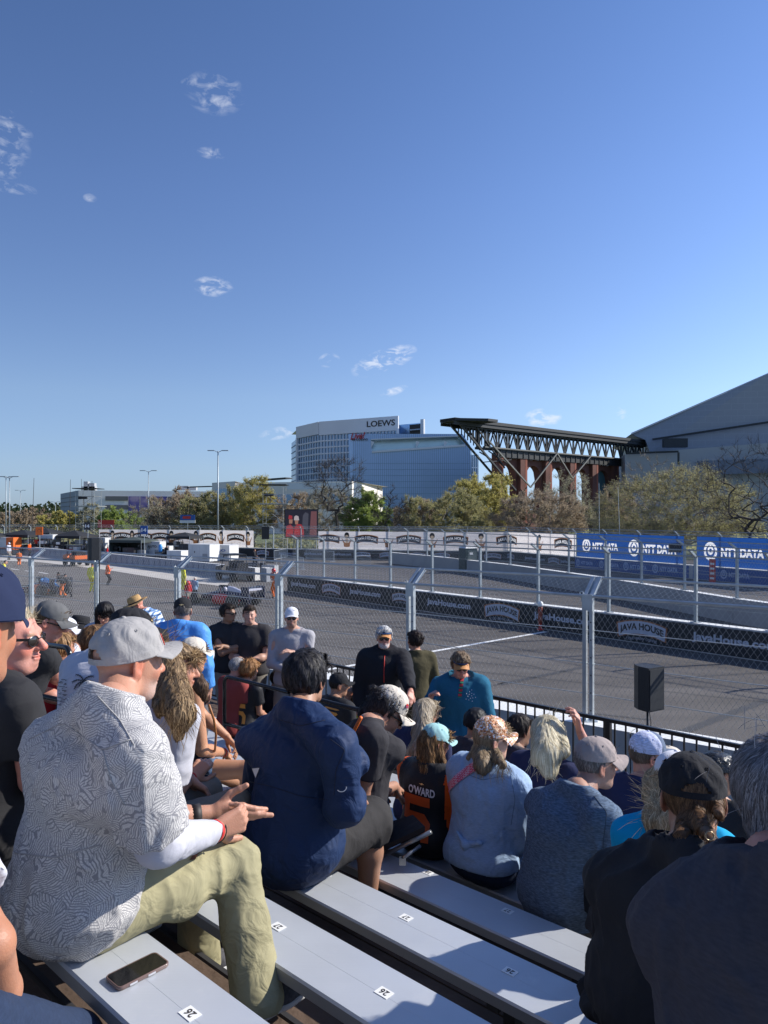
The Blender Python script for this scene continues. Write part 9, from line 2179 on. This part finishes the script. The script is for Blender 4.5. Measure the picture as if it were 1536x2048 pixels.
def race_car(label, px, py, a, main, second, third, s=1.0):
 c = Gp(px, py); R = RZ(a); t = thing('race_car', label, 'race car', c, 'race cars on the track'); Q = lambda x, y, z: c+R @ (Vector((x, y, z))*s)
 def loft(secs, name, m, smooth=True):     # secs: (y, halfwidth, z0, z1)
  mb = MB(); rows = []
  for (y, hw, z0, z1) in secs:
   rr = []
   for k in range(13): an = 2*math.pi*k/12; ca, sa = math.cos(an), math.sin(an); rr.append(Q(hw*math.copysign(abs(ca)**.7, ca), y, (z0+z1)/2+(z1-z0)/2*math.copysign(abs(sa)**.7, sa)))
   rows.append(rr)
  mb.grid(rows); mb.poly(rows[0][:-1]); mb.poly(rows[-1][:-1][::-1]); return mb.build(name, m, t, smooth)
 loft([(2.45,.08,.20,.30),(2.2,.15,.18,.38),(1.5,.24,.14,.52),(.8,.33,.10,.66),(.2,.36,.08,.72),(-.6,.34,.08,.78),(-1.3,.26,.08,.74),(-2.0,.16,.12,.55)], 'chassis', main)
 for sx in (-1, 1):
  mb = MB(); secs = [(.55,.42,.08,.30),(.3,.62,.07,.56),(-.3,.68,.07,.58),(-1.0,.55,.07,.46),(-1.6,.35,.08,.30)]; rows = []
  for (y, x, z0, z1) in secs: rows.append([Q(sx*.25,y,z0), Q(sx*x,y,z0), Q(sx*(x+.06),y,(z0+z1)/2), Q(sx*x*.96,y,z1), Q(sx*.25,y,z1*1.08)])
  mb.grid(rows); mb.poly(rows[0]); mb.build('side_pod', second, t, True)
 loft([(-.35,.14,.7,1.02),(-.7,.15,.6,1.0),(-1.3,.10,.5,.85),(-2.0,.04,.45,.62)], 'engine_cover', third)
 mb = MB(); mb.tube([Q(.0,.55,.72), Q(0,.45,.98)], .03, 6); mb.tube([Q(-.3,-.25,.92), Q(-.26,.2,1.0), Q(0,.45,1.02), Q(.26,.2,1.0), Q(.3,-.25,.92)], .03, 6); mb.build('screen_frame', M_black, t)
 mb = MB(); mb.grid([[Q(-.33,-.2,.70), Q(-.3,.3,.70), Q(0,.6,.70), Q(.3,.3,.70), Q(.33,-.2,.70)], [Q(-.3,-.25,.92), Q(-.26,.2,1.0), Q(0,.45,1.02), Q(.26,.2,1.0), Q(.3,-.25,.92)]]); mb.build('aeroscreen', mat('smoked_screen', (.05,.06,.08), .1, spec=1), t, True)
 MB().lathe([(0,-.14),(.1,-.1),(.13,0),(.11,.09),(0,.14)], 14, Matrix.Translation(Q(0,0,.82))).build('driver_helmet', third, t, True)
 mb = MB(); mb.box(Q(0,2.35,.14), (1.9*s,.42*s,.03), R); mb.box(Q(0,2.2,.22), (1.7*s,.25*s,.02), R);
 for sx in (-1,1): mb.box(Q(sx*.95,2.3,.24), (.03*s,.6*s,.26*s), R)
 mb.build('front_wing', second, t)
 mb = MB(); mb.box(Q(0,-2.25,.98), (1.1*s,.42*s,.04), R); mb.box(Q(0,-2.42,1.08), (1.1*s,.2*s,.03), R); mb.box(Q(0,-2.2,.45), (1.0*s,.25*s,.03), R)
 for sx in (-1,1): mb.box(Q(sx*.56,-2.28,.8), (.03*s,.6*s,.62*s), R)
 mb.build('rear_wing', main, t); MB().box(Q(0,-2.475,.96), (1.0*s,.01,.12*s), R).build('wing_lettering', third, t)
 mb = MB()
 for sx in (-1,1):
  for y in (1.45,-1.55):
   for z in (.2,.45): mb.tube([Q(sx*.2,y+.15,z), Q(sx*.8,y,z)], .02, 5); mb.tube([Q(sx*.2,y-.25,z), Q(sx*.8,y,z)], .02, 5)
 mb.build('suspension', M_black, t)
 for sx in (-1,1): tyre(Q(sx*.86,1.45,.33), R, .33*s, .30*s, t); tyre(Q(sx*.82,-1.55,.34), R, .345*s, .38*s, t)
M_cw = mat('pearl_white_paint', (.50,.50,.58), .25, spec=.7); M_cn = mat('dark_navy_paint', (.02,.025,.06), .25, spec=.7); M_cr = mat('gloss_red_paint', (.55,.02,.02), .25, spec=.7); M_co = mat('gloss_orange_paint', (.8,.17,.02), .25, spec=.7); M_cb = mat('gloss_blue_paint', (.05,.28,.65), .25, spec=.7)
race_car('dark race car with red side pods and silver engine cover', 450, 1208, 52, M_cn, M_cr, M_cw)
race_car('orange and blue race car being pushed at the left', 84, 1187, 52, M_cn, M_co, M_cb)
def trolley(label, px, py, w, h, m, extra):
 c = Gp(px, py); R = RZ(-20); t = thing('pit_trolley', label, 'trolley', c, 'equipment trolleys in the pit'); Q = lambda x, y, z: c+R @ Vector((x, y, z))
 MB().box(Q(0,0,h*.45), (w,.7,h*.6), R).build('cabinet', m, t); MB().box(Q(0,-.36,h*.45), (w*.85,.02,h*.1), R).box(Q(0,-.36,h*.62), (w*.85,.02,h*.05), R).build('drawer', M_metal, t)
 mb = MB(); mb.tube([Q(-w/2,0,h*.7), Q(-w/2,0,h*1.25), Q(w/2,0,h*1.25), Q(w/2,0,h*.7)], .03, 5); mb.build('frame', M_metal, t)
 if extra == 1: MB().box(Q(0,0,h*1.1), (w*.6,.08,.4), R).build('monitor', M_black, t)
 if extra == 2: MB().lathe([(.2,0),(.22,.1),(.22,.7),(.12,.85),(0,.88)], 12, Matrix.Translation(Q(0,0,h*.76))).build('gas_bottle', M_cb, t, True)
 if extra == 3: MB().lathe([(.12,-.2),(.33,-.18),(.33,.18),(.12,.2)], 14, Matrix.Translation(Q(0,0,h*.76+.33)) @ Matrix.Rotation(math.pi/2, 4, 'X')).build('tyre', M_rubber, t, True)
 for x in (-w*.4, w*.4): MB().lathe([(0,-.04),(.1,-.03),(.1,.03),(0,.04)], 10, Matrix.Translation(Q(x,-.3,.1)) @ Matrix.Rotation(math.pi/2, 4, 'X')).build('castor', M_rubber, t)
for a_ in (('black trolley with monitor left of the peaked tent',95,1104,1.2,1.1,m_led,1),('red trolley in front of the peaked tent',138,1106,1.1,1.0,M_red,0),('grey trolley with gas bottle behind the peaked tent',176,1100,1.0,1.1,M_boxg,2),('black trolley with tyre beside the raised loudspeaker',232,1113,1.2,.9,m_led,3),
 ('grey trolley with monitor between tent and white cabinet',284,1114,1.1,1.1,M_boxg,1),('black trolley with gas bottle near the small white box',321,1117,1.0,1.0,m_led,2),('black trolley with tyre right of the domed canopy',388,1112,1.2,1.0,m_led,3),('orange trolley with monitor by the orange sign',70,1102,1.1,1.1,M_orange,1),
 ('grey trolley with tyre at the far left pit wall',28,1104,1.2,1.0,M_boxg,3),('black trolley with monitor behind the angled shelter',112,1099,1.2,1.4,m_led,1),('red trolley with gas bottle behind the tall white cabinet',198,1098,1.0,1.2,M_red,2),('white trolley with monitor under the number 14 sign',296,1109,1.2,1.2,M_boxw,1),
 ('black trolley with tyre under the grey green tent',252,1107,1.2,1.0,m_led,3),('black trolley without load beside the tug cart',505,1143,1.3,1.0,m_led,0),('grey trolley with monitor at the pit entry',540,1150,1.2,1.1,M_boxg,1)): trolley(*a_)
def rack(label, px, py, w, h, seed):
 c = Gp(px, py); R = RZ(-20); t = thing('equipment_rack', label, 'rack', c, 'tall equipment racks in the pit'); Q = lambda x, y, z: c+R @ Vector((x, y, z)); r = random.Random(seed); mb = MB()
 for sx in (-1,1):
  for sy in (-.4,.4): mb.bar(Q(sx*w/2,sy,0), Q(sx*w/2,sy,h), .06, .06, up=Vector((0,1,0)))
 for k in range(1, 4): mb.box(Q(0,0,h*k/3), (w, .8, .05), R)
 mb.build('frame', m_led, t)
 for k in range(3):
  x = -w/2+.25
  while x < w/2-.3:
   ww = r.uniform(.3,.7); hh = r.uniform(.25,.6)*h/3*1.3; MB().box(Q(x+ww/2,-.05,h*k/3+.06+hh/2), (ww*.9, .6, hh), R).build('case', r.choice([m_led, m_led, M_boxw, M_boxg, M_tent, M_red, M_metal]), t); x += ww
for a_ in (('rack between the orange sign and the angled shelter',84,1104,2.4,2.0,1),('rack left of the black peaked tent legs',118,1106,2.2,1.9,2),('rack under the black peaked tent',158,1102,2.6,2.0,3),('rack right of the black peaked tent',186,1106,2.2,2.1,4),('rack behind the four tyre stack',240,1104,2.4,2.0,5),('rack at the right end of the grey green tent',305,1108,2.2,1.7,6),('rack behind the number 7 cart',48,1098,2.6,2.1,7),('rack between the tyre stack and the domed canopy',345,1108,2.4,1.9,8)): rack(*a_)
# portable toilet, crowd barriers
def toilet():
 c = Gp(936, 1145); R = RZ(25); t = thing('portable_toilet', 'dark green portable toilet cabin with pale roof by the bare wall', 'toilet cabin', c); mg = mat('dark_green_plastic', (.03,.055,.055), .5, var=.15, vscale=3)
 MB().box(c+Z*1.05, (1.15,1.15,2.1), R).build('cabin', mg, t); MB().box(c+R @ Vector((0,-.59,1.0)), (.75,.03,1.8), R).build('door', mat('green_grey_door', (.06,.085,.085), .5), t)
 P = [c+R @ Vector((sx*.62, sy*.62, 2.1)) for sx, sy in ((-1,-1),(1,-1),(1,1),(-1,1))]; mb = MB(); Q = [c+R @ Vector((sx*.35, sy*.35, 2.32)) for sx, sy in ((-1,-1),(1,-1),(1,1),(-1,1))]
 for i in range(4): mb.poly([P[i], P[(i+1)%4], Q[(i+1)%4], Q[i]])
 mb.poly(Q); mb.poly(P[::-1]); mb.build('roof', M_boxw, t); MB().box(c+R @ Vector((-.05,-.615,1.65)), (.3,.01,.2), R).build('notice', M_boxw, t); MB().box(c+R @ Vector((.585,0,1.75)), (.01,.7,.15), R).build('vent', m_led, t)
 MB().box(c+R @ Vector((-.585,0,1.3)), (.012,.9,1.5), R).build('side_rib', mg, t)
toilet()
def crowd_barrier(label, x0, y0, x1, y1, h=1.1):
 a, b = Gp(x0, y0), Gp(x1, y1); t = thing('crowd_barrier', label, 'barrier', (a+b)/2, 'steel crowd barriers beyond the track'); d = (b-a).normalized(); mb = MB(); mb.tube([a+Z*.15, a+Z*h, b+Z*h, b+Z*.15, a+Z*.15], .025, 6); mb.build('frame', M_galv, t)
 mb = MB(); n = int((b-a).length/.14)
 for k in range(1, n): p = lin(a, b, k/n); mb.tube([p+Z*.15, p+Z*h], .009, 4, caps=False)
 mb.build('bars', M_galv, t); n_ = d.cross(Z)
 for p in (a+d*.3, b-d*.3): MB().box(p+Z*.03, (.06,.6,.05), Matrix.Rotation(math.atan2(d.y,d.x),3,'Z')).build('foot', M_galv, t)
crowd_barrier('steel crowd barrier left of the bare grey wall', 709, 1136, 741, 1134); crowd_barrier('steel crowd barrier below the big screen', 562, 1131, 607, 1140); crowd_barrier('steel crowd barrier right of the walking man', 612, 1118, 668, 1124); crowd_barrier('steel crowd barrier near the left fence gap', 548, 1122, 575, 1116)
# crew on the track
def crew(label, px, py, head, azm, topm, legm, tone=LIGHT, lean=.05, hat=None, hairc=None, R='down', L='down', helmet=None, top='long', step=0.0):
 c = Gp(px, py); h = (py-head)/FPX*c.y; sc = min(1.15, h/1.80); f = az(azm)
 g = make_pose(np.array([c.x, c.y, .86*sc]), azm, sc, lean, None, azm, 8, 0, False, 0.0, hipz=.0); q = np.array([c.x, c.y, 0], F32); g.aR = q+g.r*.11*sc+f*(.02+step); g.aL = q-g.r*.11*sc-f*(.02+step); g.aR[2] = g.aL[2] = .08
 g.kR, _ = ik(g.hipR, g.aR, .44*sc, .43*sc, f); g.kL, _ = ik(g.hipL, g.aL, .44*sc, .43*sc, f); g.hsc = sc; arms(g, R, L); t = who(g, label, 'crew and marshals on the track')
 make_body(g, t, tone, hres=.022, res=.04, hand_res=.014, bare_arms=top == 'short', redness=.2); make_top(g, t, topm, res=.03, sleeve=top, amp=.006, ease=.025, hem=-.04); make_legs(g, t, legm, res=.03, ease=.02); make_shoes(g, t, m_shoeb, m_sole, res=.025)
 if hat: cap(g, t, hat, open_back=False)
 if helmet:
  e = [Ell(g.H+UP*.01, (.125,.14,.135))]; lo, hi = bounds(e); V, F = surf(lambda P: union(e, P), lo, hi, .025); np_mesh('helmet', V, F, helmet, t)
 if hairc: hair(g, t, 'short', hairc, hairc, n=0, res=.022, thick=.014, name='hair_cap')
 return g
f_ysuit = fabric('yellow_overall_cloth', (.72,.66,.04), .85); f_osuit = fabric('orange_overall_cloth', (.80,.17,.02), .85); f_lblue = fabric('light_blue_cloth', (.20,.30,.42), .85)
crew('marshal in bright yellow overalls standing on the track', 184, 1185, 1122, 10, f_ysuit, f_ysuit, hat=c_black); crew('dark dressed crew member with orange top behind the fence post', 215, 1171, 1121, 60, f_orange, f_dark, R='chest', L='chest', hairc=DKH)
crew('crew member in black shirt and orange trousers pushing a car', 126, 1193, 1137, -75, f_black, f_osuit, lean=.6, R='chest', L='chest', hairc=DKH, step=.25); crew('second crew member in black bending behind the pushed car', 138, 1194, 1142, -70, f_black, f_dark, lean=.55, R='chest', L='chest', hat=c_black, step=.3)
crew('marshal in orange overalls near the pit wall at left', 38, 1131, 1100, -20, f_osuit, f_osuit, hat=c_black); crew('man in pale shirt and beige trousers by the pit wall', 17, 1120, 1082, 100, f_white, f_stone, hat=c_white); crew('marshal in yellow overalls at the left photo edge', 4, 1172, 1116, 60, f_ysuit, f_ysuit, hairc=DKH, lean=.3)
crew('marshal in orange overalls and red cap bending by the pit entry', 551, 1196, 1131, -150, f_osuit, f_osuit, lean=.22, helmet=M_cr, R='belly', L='belly'); crew('person in red shirt and red helmet left of the light blue shirt man', 376, 1205, 1160, 150, f_red, f_stone, helmet=M_cr)
crew('man in light blue shirt and pale hat beside the dark race car', 389, 1204, 1151, 20, f_lblue, f_dark, hat=c_cream, R='chest', L='chest'); crew('yellow marshal mostly hidden by the fence post', 364, 1182, 1128, 30, f_ysuit, f_ysuit, hairc=DKH)
crew('man in black striding past behind the pit entry', 508, 1134, 1095, 92, f_black, f_dark, step=.3, hairc=DKH, R='belly');
for lab, px, py, hd, a_, tm_, lm_ in (('crew member in orange shirt beside the white shelter',58,1112,1083,100,f_orange,f_dark),('crew member in black near the peaked tent',118,1103,1075,40,f_black,f_dark),('crew member in white shirt by the tall cabinet',222,1112,1084,-60,f_white,f_red),('crew member in black left of the grey flight case',112,1106,1078,-20,f_black2,f_dark),('crew member in black beside the tyre stack',332,1118,1089,30,f_black,f_dark),('crew member in white right of the peaked tent',168,1104,1078,170,f_white,f_dark),('crew member in black behind the dark equipment case',67,1108,1079,20,f_black,f_dark),('crew member in red crouching by the tall cabinet',214,1116,1092,80,f_red,f_red)): crew(lab, px, py, hd, a_, tm_, lm_, hairc=DKH, lean=.15)
print('all built', round(time.time()-T0, 1))
